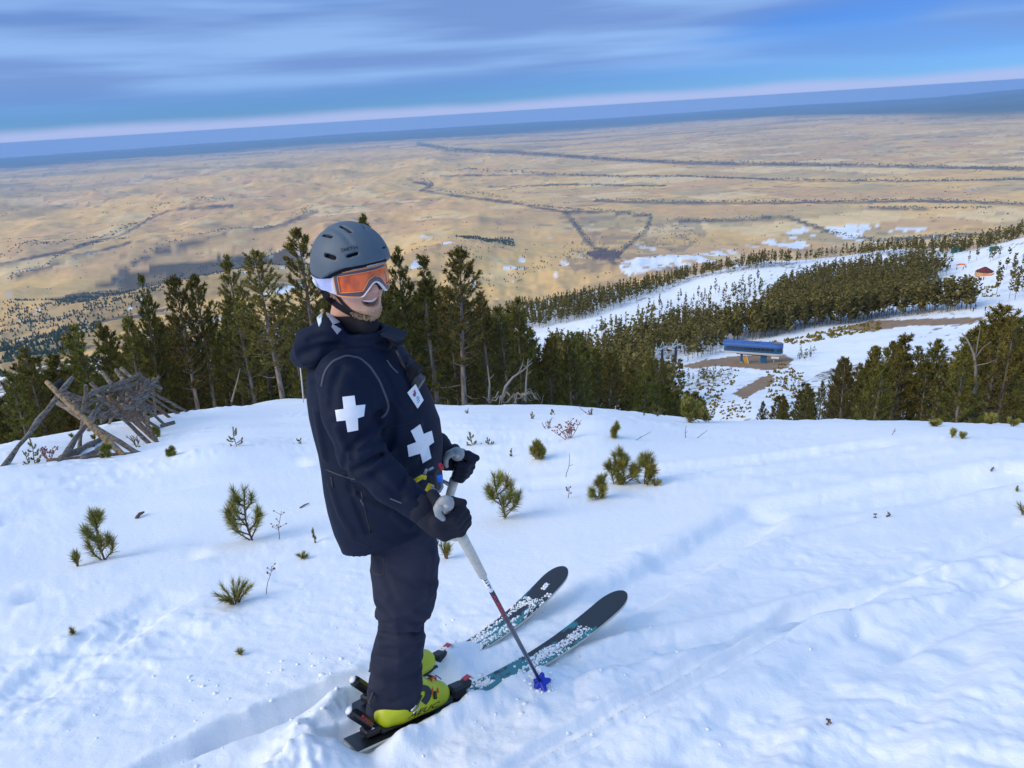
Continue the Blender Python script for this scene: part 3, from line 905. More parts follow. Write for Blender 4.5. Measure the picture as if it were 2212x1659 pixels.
poly_sample([(1960, 620), (2040, 612), (2060, 575), (2020, 560), (1960, 560)], 26, 2, 8, 12, .7, 'pine at the right edge of the dense block on the far ridge', TALLK)
poly_sample([(2150, 655), (2212, 650), (2260, 640), (2260, 570), (2150, 585)], 24, 3, 9, 13, .6, 'pine with a long bare trunk standing on the piste near the pavilion', TALLK)
poly_sample([(2085, 572), (2110, 565), (2108, 560), (2085, 562)], 2, 2, 7, 9, .8, 'pine in the small clump left of the pavilion', TALLK)
poly_sample([(2135, 570), (2165, 562), (2160, 555), (2135, 560)], 4, 1.5, 7, 9, .9, 'pine in the small clump above the pavilion', TALLK)
BUSHK = [('full', 1), ('full', 8)]
poly_sample([(1722, 785), (1755, 785), (1760, 765), (1725, 762)], 11, 1.0, 2.6, 4.2, 1.2, 'low pine in the bushy clump right of the lift station', BUSHK)
poly_sample([(1470, 835), (1490, 815), (1560, 806), (1566, 815), (1500, 832)], 22, 1.0, 2.2, 4.0, 1.2, 'low pine in the thicket in front of the lift station', BUSHK)
poly_sample([(1678, 830), (1720, 812), (1725, 840), (1690, 850)], 10, 1.0, 1.8, 3.2, 1.2, 'low pine on the slope beside the muddy track', BUSHK)

# the 300 that show largest are things of their own, the rest of each wood is one body
_z = ground(np.array([t[0] for t in TREES]), np.array([t[1] for t in TREES]))
for t, z_ in zip(TREES, _z): t[2] = z_
TREES.sort(key=lambda t: -t[3] / math.sqrt(t[0] ** 2 + t[1] ** 2 + (t[2] - CZ) ** 2))
for (x, y, h, w, kd, lab, grp) in INDIV:
    plant(kd, x, y, h, w, RNG.uniform(0, 6.28), RNG.normal(size=2) * .015, lab, grp)
NI = 298 - len(INDIV)
for t in TREES[:NI]:
    kd = t[5][RNG.integers(len(t[5]))]
    plant(kd, t[0], t[1], t[3], t[4], RNG.uniform(0, 6.28), RNG.normal(size=2) * .025, t[6], t[7], z=t[2])
def flake_tree(mb_c, mb_t, x, y, z, h, w, rng, nf=30, start=.38, spruce=False):
    tr = h * .011
    a = np.array([0, 2.1, 4.2])
    V = np.concatenate([np.stack([x + np.cos(a) * tr, y + np.sin(a) * tr, np.full(3, z - .5)], 1), np.array([[x, y, z + h * .96]])])
    mb_t.add(V, [(0, 1, 3), (1, 2, 3), (2, 0, 3)])
    f = rng.random(nf) ** .9
    prof = ((1 - f) ** .8 if spruce else (1 - f) ** .55 * np.minimum(1, .45 + 2 * f)) * h * .165 * w
    az = rng.random(nf) * 6.283
    rad = prof * np.sqrt(rng.uniform(.05, 1, nf))
    c = np.stack([x + np.cos(az) * rad, y + np.sin(az) * rad, z + h * (start + (1 - start) * f)], 1)
    s = (h * .070 * (1 - .45 * f) * rng.uniform(.7, 1.35, nf))[:, None]
    o = np.stack([np.cos(az), np.sin(az), rng.uniform(.1, .9, nf)], 1)
    q = np.stack([-np.sin(az), np.cos(az), rng.normal(size=nf) * .4], 1)
    up = rng.normal(size=(nf, 3)) * .5 + np.array([0, 0, 1.0])
    A = c + q * s; B = c - q * s; C = c + o * s * 1.25 + up * s * .5; D = c - o * s * .6 + up * s * .8
    V = np.stack([A, B, C, D], 1).reshape(-1, 3)
    i = np.arange(nf)[:, None] * 4
    T = np.concatenate([i + np.array([0, 2, 3]), i + np.array([1, 3, 2]), i + np.array([0, 1, 2])])
    tint = np.repeat(np.clip(1 + .24 * rng.normal(size=(nf, 1)), .5, 1.8) * np.array([[1.12, 1.0, .9]]) * rng.uniform(.85, 1.2), 4, 0)
    mb_c.add(V, T, None, tint)
FC, FT = MB(), MB()
for t in TREES[NI:]:
    flake_tree(FC, FT, t[0], t[1], t[2], t[3], t[4], RNG, 29, .16 if 'low pine' in t[6] else (.30 if 'skyline' in t[6] else RNG.uniform(.12, .38)), 'skyline' in t[6])
M_far = mat('far_needles', (.112, .106, .034), .8, .1, attr='tint')
M_fartrunk = mat('far_trunks', (.15, .125, .095), .9, .1)
fo = FC.build('far_forest', M_far); tag(fo, 'woods of olive pines covering the far ridge', kind='stuff')
ft = FT.build('trunk', M_fartrunk, fo); tag(ft, kind='stuff')

# the wooded mountainside falling away at left, and the foothill woods
HC, HT = MB(), MB()
A_ = RNG.uniform(-44, 2, 7000); R_ = np.exp(RNG.uniform(math.log(75), math.log(1500), 7000))
X_, Y_ = R_ * np.sin(np.radians(A_)), R_ * np.cos(np.radians(A_))
ok = np.nonzero(fbm(X_ / 60, Y_ / 60, 301, 3) > -.10 + .06 * (R_ > 500))[0][:2700]
Z_ = ground(X_, Y_)
for k in ok:
    flake_tree(HC, HT, X_[k], Y_[k], Z_[k], RNG.uniform(6, 11), 1, RNG, 20 if R_[k] > 250 else 34, .22, True)
M_side = mat('slope_needles', (.070, .074, .036), .85, .1, attr='tint')
ho_ = HC.build('mountainside_forest', M_side); tag(ho_, 'woods on the mountainside dropping to the plain', kind='stuff')
tag(HT.build('trunk', M_fartrunk, ho_), kind='stuff')
def mini(mb, p, h, w, rng, col):
    n = 5
    a = np.arange(n) * 6.283 / n + rng.random() * 6
    rr_ = w * rng.uniform(.7, 1.2, n)
    V = np.concatenate([np.stack([p[0] + np.cos(a) * rr_, p[1] + np.sin(a) * rr_, np.full(n, p[2] + h * .1)], 1), [[p[0], p[1], p[2] + h]]])
    mb.add(V, [(i, (i + 1) % n, n) for i in range(n)], None, np.asarray(col) * rng.uniform(.7, 1.3))
FH = MB()
pts = []
def mini_poly(poly, n, h, w, col, thr=-9):
    P = np.array(poly, float); c = 0
    PX = RNG.uniform(P[:, 0].min(), P[:, 0].max(), n * 6); PY = RNG.uniform(P[:, 1].min(), P[:, 1].max(), n * 6)
    ok = inpoly(PX, PY, poly)
    Q = hits(PX[ok][:n], PY[ok][:n], 1500, 9000)
    if thr > -5: Q = Q[fbm(Q[:, 0] / 260, Q[:, 1] / 260, 305, 3) > thr]
    for p in Q: mini(FH, p, h * RNG.uniform(.7, 1.3), w, RNG, col)
mini_poly(FOOTHILL, 6500, 15, 5.5, (1, 1.15, 1.1), -.06)
mini_poly([(985, 545), (1110, 540), (1115, 560), (1010, 566)], 700, 15, 5.5, (1, 1.2, 1.1))
mini_poly([(880, 560), (1130, 560), (1200, 600), (1050, 640), (860, 640)], 350, 13, 5, (1, 1.1, 1.1), .02)
mini_poly([(1235, 470), (1330, 555), (1390, 480), (1500, 470), (1520, 540), (1330, 590), (1200, 620)], 500, 11, 6, (1.9, 1.75, 1.75), 0.0)
M_mini = mat('foothill_needles', (.050, .066, .046), .9, .05, attr='tint')
tag(FH.build('foothill_forest', M_mini), 'tiny trees of the foothill woods', kind='stuff')

# low scrub poking through the thin snow round the lift station
SB = MB()
def scrub_poly(poly, n, s):
    P = np.array(poly, float)
    PX = RNG.uniform(P[:, 0].min(), P[:, 0].max(), n * 8); PY = RNG.uniform(P[:, 1].min(), P[:, 1].max(), n * 8)
    ok = inpoly(PX, PY, poly)
    for p in hits(PX[ok][:n], PY[ok][:n], 90, 900):
        for q in range(3):
            mini(SB, p + RNG.normal(size=3) * [s * .5, s * .5, 0], s * RNG.uniform(.6, 1.3), s * .55, RNG, (1.0, .9, .6) if RNG.random() < .6 else (1.9, 1.4, .9))
scrub_poly([(1470, 840), (1560, 792), (1600, 800), (1590, 830), (1560, 850), (1540, 900), (1480, 870)], 120, .55)
scrub_poly([(1655, 800), (1690, 785), (1740, 810), (1730, 860), (1660, 870)], 90, .6)
scrub_poly([(1640, 745), (1760, 722), (1800, 708), (1900, 694), (1900, 712), (1740, 740)], 150, .9)
scrub_poly([(1180, 760), (1300, 705), (1420, 655), (1420, 690), (1300, 740)], 130, 1.2)
scrub_poly([(1550, 860), (1625, 860), (1625, 905), (1560, 905)], 60, .35)
scrub_poly([(2110, 625), (2150, 618), (2160, 640), (2120, 645)], 20, .9)
tag(SB.build('scrub', M_far), 'low scrub poking out of thin snow', kind='stuff')

# dead stems in the gaps of the belt
def snag(name, pts, R, label, mt=M_dead, extra=()):
    p0 = pts[0]
    r = empty(name, tuple(p0), label, 'dead tree')
    MB().tube(pts, np.linspace(R, R * .3, len(pts)), 7).build('trunk', mt, r, True)
    b = MB()
    for e in extra: b.tube(e, np.linspace(R * .4, R * .12, len(e)), 5)
    if extra: b.build('branches', mt, r, True)
    return r
def at_r(px, py, rr):
    d = ray(px, py); h = math.hypot(d[0], d[1]); return CAM + d * rr / h
snag('dead_tree', [at_r(1085, 862, 26), at_r(1092, 835, 26), at_r(1108, 815, 26), at_r(1130, 800, 26.2), at_r(1150, 783, 26.5)], .06, 'bleached dead stem bowed to the right in front of the pines',
     extra=([at_r(1120, 806, 26.1), at_r(1128, 790, 26.3), at_r(1131, 775, 26.3)],))
snag('dead_tree', [at_r(1135, 866, 27), at_r(1137, 820, 27), at_r(1141, 775, 27)], .05, 'slender upright dead stem with the bowed dead stem leaning across it',
     extra=([at_r(1138, 810, 27), at_r(1150, 800, 27)], [at_r(1139, 795, 27), at_r(1128, 786, 27.2)], [at_r(1140, 785, 27), at_r(1150, 775, 27)]))
snag('dead_tree', [at_r(1056, 866, 27), at_r(1058, 830, 27), at_r(1053, 790, 27)], .055, 'short pale broken stem left of the bowed dead stem',
     extra=([at_r(1057, 820, 27), at_r(1068, 808, 27)],))
snag('dead_tree', [at_r(2106, 850, 50), at_r(2108, 800, 50), at_r(2104, 765, 50), at_r(2090, 735, 50), at_r(2078, 720, 50.5)], .11, 'pale forked dead tree in front of the right hand stand',
     extra=([at_r(2106, 775, 50), at_r(2124, 750, 50), at_r(2142, 738, 50)], [at_r(2107, 790, 50), at_r(2132, 785, 50), at_r(2150, 778, 50)], [at_r(2108, 768, 50), at_r(2112, 740, 50), at_r(2118, 705, 50.4)]))
snag('dead_tree', [at_r(500, 868, 27.5), at_r(512, 825, 27.5), at_r(519, 795, 27.5)], .035, 'thin leaning bare stem left of the thick pale trunk')
r_ = empty('brush_pile', tuple(at_r(1105, 868, 18)), 'tangle of bleached dead branches at the edge of the snow', 'brush pile')
b = MB()
for k in range(16):
    c = at_r(RNG.uniform(1075, 1135), RNG.uniform(858, 872), 17.5 + RNG.uniform(0, .6))
    a = RNG.uniform(-.4, 3.5)
    s = RNG.uniform(.15, .38)
    b.tube([c + np.array([s * math.cos(a) * u_, .2 * u_ * RNG.normal(), .35 * s * math.sin(2.6 * u_ + a) + .08]) for u_ in np.linspace(0, 1.6, 6)], np.linspace(.018, .006, 6), 5)
b.build('branch', M_dead, r_, True)

# ------------------------------------------------------------------ saplings and dry stalks in the near snow
def sapling(px, py, hpx, label, style='pine', seed=0, wide=1.0, lean=0.0, shoots=8, group='young conifers poking out of the snow', nl=None):
    g = np.random.default_rng(1000 + seed)
    p = hit(px, py, 1.0, 60)
    dist = np.linalg.norm(p - CAM)
    H = hpx / FPX * dist * .96
    r = empty('pine_sapling' if style != 'spruce' else 'spruce_sapling', tuple(p), label, 'sapling', group)
    st, nd = MB(), MB()
    NL = (nl or .078) * min(1.0, .45 + .55 * H / .35) * (1 if style != 'spruce' else .32)
    NW = max(.0034, .00078 * dist)
    n = 7
    zz = np.linspace(0, 1, n)
    P = p + np.stack([lean * H * zz ** 1.4 + .03 * H * np.sin(5 * zz + seed), .05 * H * np.cos(4 * zz + seed), -.05 + (H - NL * .5 + .05) * zz], 1)
    R0 = max(.004, .017 * H)
    if style == 'tuft':
        for k in range(shoots):
            a = g.uniform(0, 6.28); d = unit([math.cos(a) * g.uniform(.2, 1.1) * wide, math.sin(a) * g.uniform(.2, 1.1) * wide, 1])
            st.tube([p - np.array([0, 0, .04]), p + d * H * .3, p + d * H * .62], [R0 * 1.3, R0, R0 * .5], 5)
            br = g.uniform(.85, 1.2)
            needles(nd, p + d * H * .12, d, H * .5, 70, NL, NW, (.3, 1.05), (br * 1.05, br, br * .8), g)
    else:
        st.tube(P, np.linspace(R0 * 1.2, R0 * .4, n), 6)
        needles(nd, P[1], P[4] - P[1], np.linalg.norm(P[4] - P[1]), 50 if style != 'spruce' else 20, NL, NW, (.5, 1.3), (.85, .85, .7), g)
        br = g.uniform(.9, 1.15)
        needles(nd, P[-3], P[-1] - P[-3], np.linalg.norm(P[-1] - P[-3]), 120 if style != 'spruce' else 90, NL, NW, (.45, 1.2), (br, br, br * .8), g)
        shoots = int(shoots * 1.15)
        for k in range(shoots):
            f = .04 + .80 * (k + g.random() * .7) / shoots
            c = np.array([np.interp(f, zz, P[:, q]) for q in range(3)])
            a = g.uniform(0, 6.28)
            ln = H * (.62 * (1 - f) + .20) * g.uniform(.7, 1.25) * wide
            if style == 'spruce': ln *= .8
            d0 = unit([math.cos(a), math.sin(a) * .8, g.uniform(.35, .95) if style != 'spruce' else .15])
            e = c + d0 * ln * .62 + np.array([0, 0, ln * (.34 if style != 'spruce' else .05)])
            m_ = c + d0 * ln * .5 + np.array([0, 0, .05 * ln])
            st.tube([c, m_, e], [R0 * .8, R0 * .6, R0 * .35], 5)
            br = g.uniform(.8, 1.25)
            tn = (br * g.uniform(.95, 1.15), br, br * g.uniform(.65, .95))
            needles(nd, c + (m_ - c) * .25, m_ - c, np.linalg.norm(m_ - c) * .75, 44, NL, NW, (.55, 1.3), tn, g)
            needles(nd, m_, e - m_ + np.array([0, 0, .02]), np.linalg.norm(e - m_) + .012, 96 if style != 'spruce' else 60, NL, NW, (.45, 1.3), tn, g)
            if style != 'spruce' and g.random() < .6:
                q = c + (m_ - c) * .7
                d2 = unit(d0 + np.array([0, g.normal() * .6, g.uniform(.4, 1.1)]))
                st.tube([q, q + d2 * ln * .4], [R0 * .5, R0 * .3], 5)
                needles(nd, q + d2 * ln * .12, d2, ln * .3, 80, NL, NW, (.45, 1.3), tn, g)
    st.build('stem', M_wood_near, r, True)
    nd.build('needles', M_needle_near, r, False)
    return r
SAP = [
    (1090, 1118, 112, 'many branched young pine right of the skier\'s gloves, its long needles in bright tufts', 'pine', 1, 1.0, -.15, 9),
    (545, 1166, 124, 'upright bushy young pine left of the skier\'s hip', 'pine', 2, .85, .0, 10),
    (232, 1208, 110, 'narrow dark young pine farthest left in the near snow', 'pine', 3, .62, -.1, 10),
    (168, 1224, 42, 'small needle tuft beside the narrow dark young pine', 'tuft', 4, .7, 0, 5),
    (508, 1303, 68, 'low round cushion of long pine needles left of the skier\'s knee', 'tuft', 5, 1.2, 0, 12),
    (1288, 1078, 64, 'leaning front sapling of the cluster right of the skier', 'pine', 6, .55, .35, 7),
    (1325, 1046, 62, 'short sapling between the leaning one and the tall round one', 'pine', 7, .6, -.1, 6),
    (1350, 1043, 82, 'tall round headed sapling in the middle of the cluster right of the skier', 'pine', 8, .75, -.1, 11),
    (1392, 1045, 76, 'forked sapling on the right side of the cluster', 'pine', 9, .8, .12, 9),
    (1417, 1050, 18, 'tiny needle tuft right of the forked sapling', 'tuft', 10, .9, 0, 4),
    (964, 1207, 50, 'grassy needle tuft beside the near ski pole grip', 'tuft', 11, .45, 0, 7),
    (1157, 993, 46, 'small conical young pine with a bare twig on top', 'pine', 12, .9, 0, 9),
    (1328, 946, 40, 'thin ragged young pine standing alone near the crest', 'pine', 13, .4, .15, 7),
    (511, 964, 44, 'small open spruce between the log fence and the skier', 'spruce', 14, 1, 0, 9),
    (372, 984, 20, 'stubby young pine right of the log fence', 'pine', 15, .9, 0, 6),
    (78, 1000, 50, 'dark little spruce left of the crossed logs', 'spruce', 16, .9, 0, 9),
    (62, 1003, 28, 'short dark spruce leaning beside the dark little spruce', 'spruce', 17, .8, -.1, 6),
    (1020, 963, 36, 'small blue green spruce right of the skier\'s chest', 'spruce', 18, 1.1, -.1, 8),
    (1054, 960, 18, 'flat spreading spruce twig right of the small blue green spruce', 'spruce', 19, 2.0, 0, 6),
    (1106, 985, 18, 'bare forked twig with a few needles', 'spruce', 20, 1.2, 0, 3),
    (1488, 912, 56, 'dense bushy young pine on the crest below the lift station', 'pine', 21, 1.1, 0, 12),
    (1530, 912, 30, 'low spreading spruce right of the bushy young pine on the crest', 'spruce', 22, 1.6, .3, 9),
    (2020, 921, 18, 'low green tuft on the right hand crest, left of the two rounded pines', 'tuft', 23, 1.3, 0, 8),
    (2140, 916, 26, 'rounded little pine on the right hand crest', 'tuft', 24, 1.1, 0, 10),
    (2186, 921, 20, 'rounded little pine nearest the right edge on the crest', 'tuft', 25, 1, 0, 8),
    (2056, 946, 20, 'left one of two short tufts below the right hand crest', 'tuft', 26, .7, 0, 5),
    (2078, 948, 14, 'right one of two short tufts below the right hand crest', 'tuft', 27, .8, 0, 5),
    (683, 1172, 36, 'pair of stubby spruce shoots left of the jacket hem', 'spruce', 28, .5, -.1, 5),
    (642, 958, 12, 'bent spruce twig lying on the snow behind the skier\'s back', 'spruce', 29, 2.2, .8, 5),
    (655, 1207, 14, 'grey wispy tuft in the snow below the stubby spruce shoots', 'tuft', 30, 1.2, 0, 4),
    (2211, 1112, 30, 'needle tuft cut off by the right edge', 'tuft', 31, .9, 0, 6),
    (2196, 1062, 12, 'small needle sprig near the right edge', 'spruce', 32, 1.6, 0, 4),
    (160, 1368, 14, 'few needles sticking out of the snow at lower left', 'tuft', 33, 1.2, 0, 2),
    (520, 1415, 8, 'brown needle tips buried in the snow left of the boots', 'tuft', 34, 1.3, 0, 2),
    (1150, 905, 18, 'yellowish sprig left of the dry shrub on the crest', 'spruce', 35, 1.2, 0, 5),
    (1192, 896, 14, 'yellowish sprig above the dry shrub on the crest', 'spruce', 36, 1.2, 0, 5),
    (870, 1, 0, '', '', 0, 0, 0, 0),
    (205, 950, 14, 'green tuft in the snow behind the crossed logs', 'tuft', 37, .8, 0, 5),
    (155, 945, 9, 'small tuft on the snow behind the left leg of the fence', 'tuft', 38, 1, 0, 4),
    (340, 945, 22, 'bushy sprig at the foot of the brown poles of the fence', 'pine', 39, 1, 0, 6),
    (300, 965, 20, 'dark sprig beside the lower ends of the fence poles', 'spruce', 40, .8, 0, 6),
    (232, 988, 30, 'young pine growing between the fallen logs', 'pine', 41, .7, .1, 7),
    (1390, 897, 12, 'short brown sprig on the crest left of the bushy young pine', 'spruce', 42, 1, 0, 4),
    (1418, 899, 12, 'leaning sprig on the crest nearest the bushy young pine', 'spruce', 43, 1, .3, 4),
    (1640, 905, 18, 'young pine at the crest at the foot of the right hand stand', 'tuft', 44, 1, 0, 8),
]
for s in SAP:
    if s[2]: sapling(s[0], s[1], s[2], s[3], s[4], s[5], s[6], s[7], s[8])
M_stalk = mat('dry_stalk', (.16, .105, .085), .9, .1)
M_redtwig = mat('red_twig', (.30, .165, .14), .9, .1)
def stalk(px, py, hpx, label, seed, lean=.2, twigs=5, mt=M_stalk, name='dry_weed', cat='weed', heads=True, stems=1, spread=.3, thick=.0025):
    g = np.random.default_rng(2000 + seed)
    p = hit(px, py, 1.0, 60); dist = np.linalg.norm(p - CAM); H = hpx / FPX * dist
    r = empty(name, tuple(p), label, cat, 'dry stalks and twigs in the snow')
    b, hd = MB(), MB()
    th = max(thick * .8, .00052 * dist)
    for s_ in range(stems):
        ln = lean + (g.normal() * spread if stems > 1 else 0)
        zz = np.linspace(0, 1, 5)
        q0 = p + (np.array([g.normal() * .1, g.normal() * .1, 0]) * H if stems > 1 else 0)
        hh = H * (g.uniform(.6, 1) if stems > 1 else 1)
        P = q0 + np.stack([ln * hh * zz + .03 * hh * np.sin(7 * zz + seed), .1 * hh * zz * g.normal(), -.03 + hh * zz], 1)
        b.tube(P, np.linspace(th, th * .5, 5), 4)
        for k in range(twigs):
            f = g.uniform(.35, .98); c = np.array([np.interp(f, zz, P[:, q]) for q in range(3)])
            d = unit([g.choice([-1, 1]) * g.uniform(.4, 1), g.normal() * .4, g.uniform(.3, 1)])
            e = c + d * hh * g.uniform(.08, .24)
            b.tube([c, e], [th * .7, th * .4], 4)
            if heads: hd.box(e, (th * 2.6, th * 2.6, th * 3.2), rotm('X', g.uniform(0, 1)) @ rotm('Y', .7))
    b.build('stem', mt, r, True)
    if heads and hd.V: hd.build('seed_heads', mt, r, False)
    return r
stalk(600, 1166, 72, 'tall dry weed right of the upright bushy young pine', 1, .22, 8)
stalk(572, 1283, 72, 'dry forked weed right of the low needle cushion', 2, .32, 7)
stalk(1228, 1076, 36, 'thin dry weed with seed heads left of the sapling cluster', 3, .05, 7)
stalk(1222, 1030, 60, 'faint thin grass stem behind the dry weed', 4, .2, 1, heads=False)
stalk(1228, 947, 48, 'spreading reddish bare shrub near the crest', 5, .0, 7, M_redtwig, 'bare_shrub', 'shrub', True, 9, .5)
stalk(1185, 925, 30, 'pale wispy shrub left of the spreading reddish shrub', 6, -.1, 4, M_stalk, 'bare_shrub', 'shrub', False, 6, .35)
stalk(1275, 897, 24, 'thin bare twigs on the crest', 7, 0, 3, M_stalk, 'bare_shrub', 'shrub', False, 7, .5)
stalk(1010, 893, 18, 'wispy grey twigs near the crest right of the skier', 8, 0, 3, M_stalk, 'bare_shrub', 'shrub', False, 6, .5)
stalk(1786, 1566, 26, 'small forked weed stem with dark tips at lower right', 9, .1, 5)
stalk(1890, 1119, 20, 'short weed in the snow right of the sapling cluster', 10, .0, 4)
stalk(1918, 1116, 22, 'short weed beside another one right of the sapling cluster', 11, -.1, 5)
stalk(1977, 1130, 10, 'tiny weed tips at right', 12, .1, 3)
stalk(1480, 946, 34, 'upright bare twig below the bushy young pine on the crest', 13, .02, 1, heads=False)
stalk(1500, 946, 22, 'slanting bare twig right of the upright bare twig', 14, 1.2, 0, heads=False)
stalk(1366, 950, 22, 'long thin twig sloping out of the snow near the crest', 15, 1.8, 1, heads=False)
stalk(1925, 940, 22, 'broken reddish twig near the right hand crest', 16, .2, 3, M_redtwig, heads=False)
stalk(1838, 1320, 16, 'single red brown grass blade at right', 17, .0, 0, M_redtwig, heads=False)
stalk(1772, 1335, 14, 'pair of red brown grass blades at right', 18, .2, 1, M_redtwig, heads=False)
stalk(290, 960, 24, 'dry weeds at the foot of the log fence', 19, .1, 4, M_stalk, 'bare_shrub', 'shrub', False, 6, .5)
stalk(105, 990, 26, 'brown dry weeds between the spruce and the crossed logs', 20, .0, 5, M_redtwig, 'bare_shrub', 'shrub', True, 8, .6)
stalk(700, 970, 22, 'faint curly weed behind the skier\'s back', 21, .3, 4)
stalk(1420, 898, 24, 'bare twigs standing on the crest left of the bushy pine', 22, .1, 3, M_stalk, 'bare_shrub', 'shrub', False, 5, .5)
stalk(1900, 905, 22, 'pale dry grass heads along the crest under the right hand stand', 23, .0, 5, mat('dry_grass', (.42, .33, .2), .9, .1), 'dry_grass', 'dry grass', True, 14, .5)
def stick(px0, py0, px1, py1, rad, label):
    a, b = hit(px0, py0, 1, 60), hit(px1, py1, 1, 60)
    a[2] += rad * .6; b[2] += rad * 1.6
    r = empty('fallen_stick', tuple(a), label, 'stick')
    MB().tube([a, (a + b) / 2 + [0, 0, rad * .8], b], [rad, rad * 1.1, rad * .6], 6).build('stick', M_stalk, r, True)
stick(295, 1121, 312, 1111, .014, 'short brown stick lying left of the upright bushy young pine')
stick(648, 1098, 668, 1089, .006, 'thin broken twig lying on the snow behind the jacket')
stick(2140, 1020, 2146, 1012, .006, 'dark twig in the snow near the right edge')

# ------------------------------------------------------------------ the weathered log fence
M_log = mat('weathered_log', (.20, .168, .14), .9, .15, noise=[((26, 26, 26), (.09, .072, .06), .42, .62), ((5, 5, 40), (.30, .26, .225), .5, .7)], bump=((30, 30, 30), .7, .02))
M_logbrown = mat('brown_log', (.25, .155, .10), .9, .15, noise=((30, 30, 30), (.13, .085, .06), .42, .62), bump=((30, 30, 30), .7, .02))
M_logyellow = mat('peeled_log', (.33, .235, .125), .85, .15, noise=[((22, 22, 22), (.15, .10, .065), .45, .6), ((9, 9, 9), (.20, .175, .15), .52, .62)], bump=((30, 30, 30), .8, .02))
fr = empty('log_fence', tuple(hit(190, 985, 6, 40)), 'collapsed fence of weathered grey logs crossed over each other at left', 'fence')
def log(x0, y0, r0, x1, y1, r1, rad, mt=M_log, kind='log', label=None, bend=0.0):
    """r None: the end stands in the snow"""
    a = at_r(x0, y0, r0) if r0 else hit(x0, y0, 6, 40)
    b = at_r(x1, y1, r1) if r1 else hit(x1, y1, 6, 40)
    if not r0: a = a + unit(a - b) * .18
    if not r1: b = b + unit(b - a) * .18
    rad = rad * .64
    n = 9
    t = np.linspace(0, 1, n)[:, None]
    P = a + (b - a) * t + np.array([0, 0, bend]) * np.sin(math.pi * t) + RNG.normal(size=(n, 3)) * rad * .13
    R = rad * (1 + .12 * RNG.normal(size=n)) * np.linspace(1.06, .92, n)
    mb = MB()
    if kind == 'plank':
        d = unit(b - a); sd_ = unit(np.cross(d, [0, -1.0, .35])); nn = np.cross(d, sd_)
        mb.box((a + b) / 2, (np.linalg.norm(b - a), rad * 2.3, rad * .7), np.stack([d, sd_, nn], 1), bev=.006)
    else: mb.tube(P, R, 9)
    o = mb.build(kind, mt, fr, kind != 'plank')
    if label: o['label'] = label
    return o
log(7, 1006, None, 157, 815, 12.6, .056)
log(266, 983, None, 98, 825, 12.0, .064, M_logyellow, label='split log with a peeled yellow face')
log(291, 976, None, 122, 869, 12.5, .058)
log(171, 968, None, 186, 832, 12.3, .050)
log(131, 994, None, 219, 871, 13.2, .062)
log(139, 990, None, 216, 951, None, .085)
log(184, 989, None, 226, 964, None, .072)
log(135, 993, None, 275, 981, None, .045, M_logbrown)
log(322, 958, None, 219, 858, 13.4, .055)
log(339, 954, None, 232, 858, 13.5, .050, M_logbrown)
log(338, 950, None, 262, 872, 13.9, .045)
log(343, 925, None, 234, 856, 14.2, .045, M_logbrown, label='reddish brown pole')
log(366, 902, None, 277, 831, 15.5, .048, M_logbrown, label='reddish brown pole')
log(390, 892, None, 297, 829, 16.5, .045, bend=-.12)
log(404, 889, None, 308, 835, 17, .045)
log(398, 886, 16.9, 322, 845, 17.3, .04)
log(330, 930, None, 252, 850, 14.5, .045)
log(353, 915, None, 268, 842, 15, .045)
for (x0, y0, r0, x1, y1, r1, rad) in [(244, 832, 13.8, 219, 803, 14.1, .055), (268, 822, 14.6, 250, 798, 14.9, .055), (287, 817, 15.4, 261, 795, 15.6, .055), (226, 856, 13.4, 198, 828, 13.6, .055),
                                      (223, 862, 13.3, 200, 842, 13.5, .06), (320, 845, 16, 345, 813, 16.2, .05), (312, 848, 15.6, 334, 816, 15.8, .05), (302, 850, 15.2, 322, 818, 15.4, .05)]:
    log(x0, y0, r0, x1, y1, r1, rad)
for (x0, y0, r0, x1, y1, r1, rad) in [(133, 846, 12.7, 186, 862, 12.6, .075), (184, 862, 12.5, 244, 832, 13.9, .058), (184, 878, 12.6, 222, 862, 13.4, .052), (240, 834, 13.9, 302, 808, 15.4, .058), (298, 812, 15.2, 348, 838, 16.5, .062),
                                      (206, 902, 13, 250, 878, 14, .05), (236, 842, 13.8, 300, 825, 15.4, .06), (160, 868, 12.8, 215, 895, 13.2, .06)]:
    log(x0, y0, r0, x1, y1, r1, rad, bend=RNG.normal() * .05)
for (x0, y0, r0, x1, y1, r1, rad) in [(275, 832, 15, 214, 905, None, .05), (297, 828, 15.6, 246, 905, None, .05), (306, 818, 15.9, 276, 888, None, .05), (330, 822, 16.2, 304, 878, None, .05), (262, 850, 14.4, 236, 915, None, .045), (222, 866, 13.5, 190, 930, None, .05)]:
    log(x1, y1, r1, x0, y0, r0, rad)
for k in range(26):
    px, py = RNG.uniform(215, 330), RNG.uniform(840, 905)
    a = RNG.uniform(-.9, .9); l_ = RNG.uniform(14, 32)
    rr = 13.6 + (px - 215) * .022
    log(px - l_ * math.cos(a), py - l_ * math.sin(a) * .8, rr, px + l_ * math.cos(a), py + l_ * math.sin(a) * .8, rr + .5, RNG.uniform(.03, .05))
for (x0, y0, x1, y1, rr) in [(266, 891, 298, 874, 13.6), (296, 861, 320, 852, 14.6), (315, 889, 338, 878, 14.6), (283, 866, 306, 869, 14), (319, 898, 319, 932, 13.9), (346, 921, 378, 912, 14.6)]:
    log(x0, y0, rr, x1, y1, rr + .15, .05, kind='plank')
log(124, 834, 12.4, 132, 828, 12.9, .085, mat('charred_stub', (.035, .033, .035), .9, .1), 'stub')

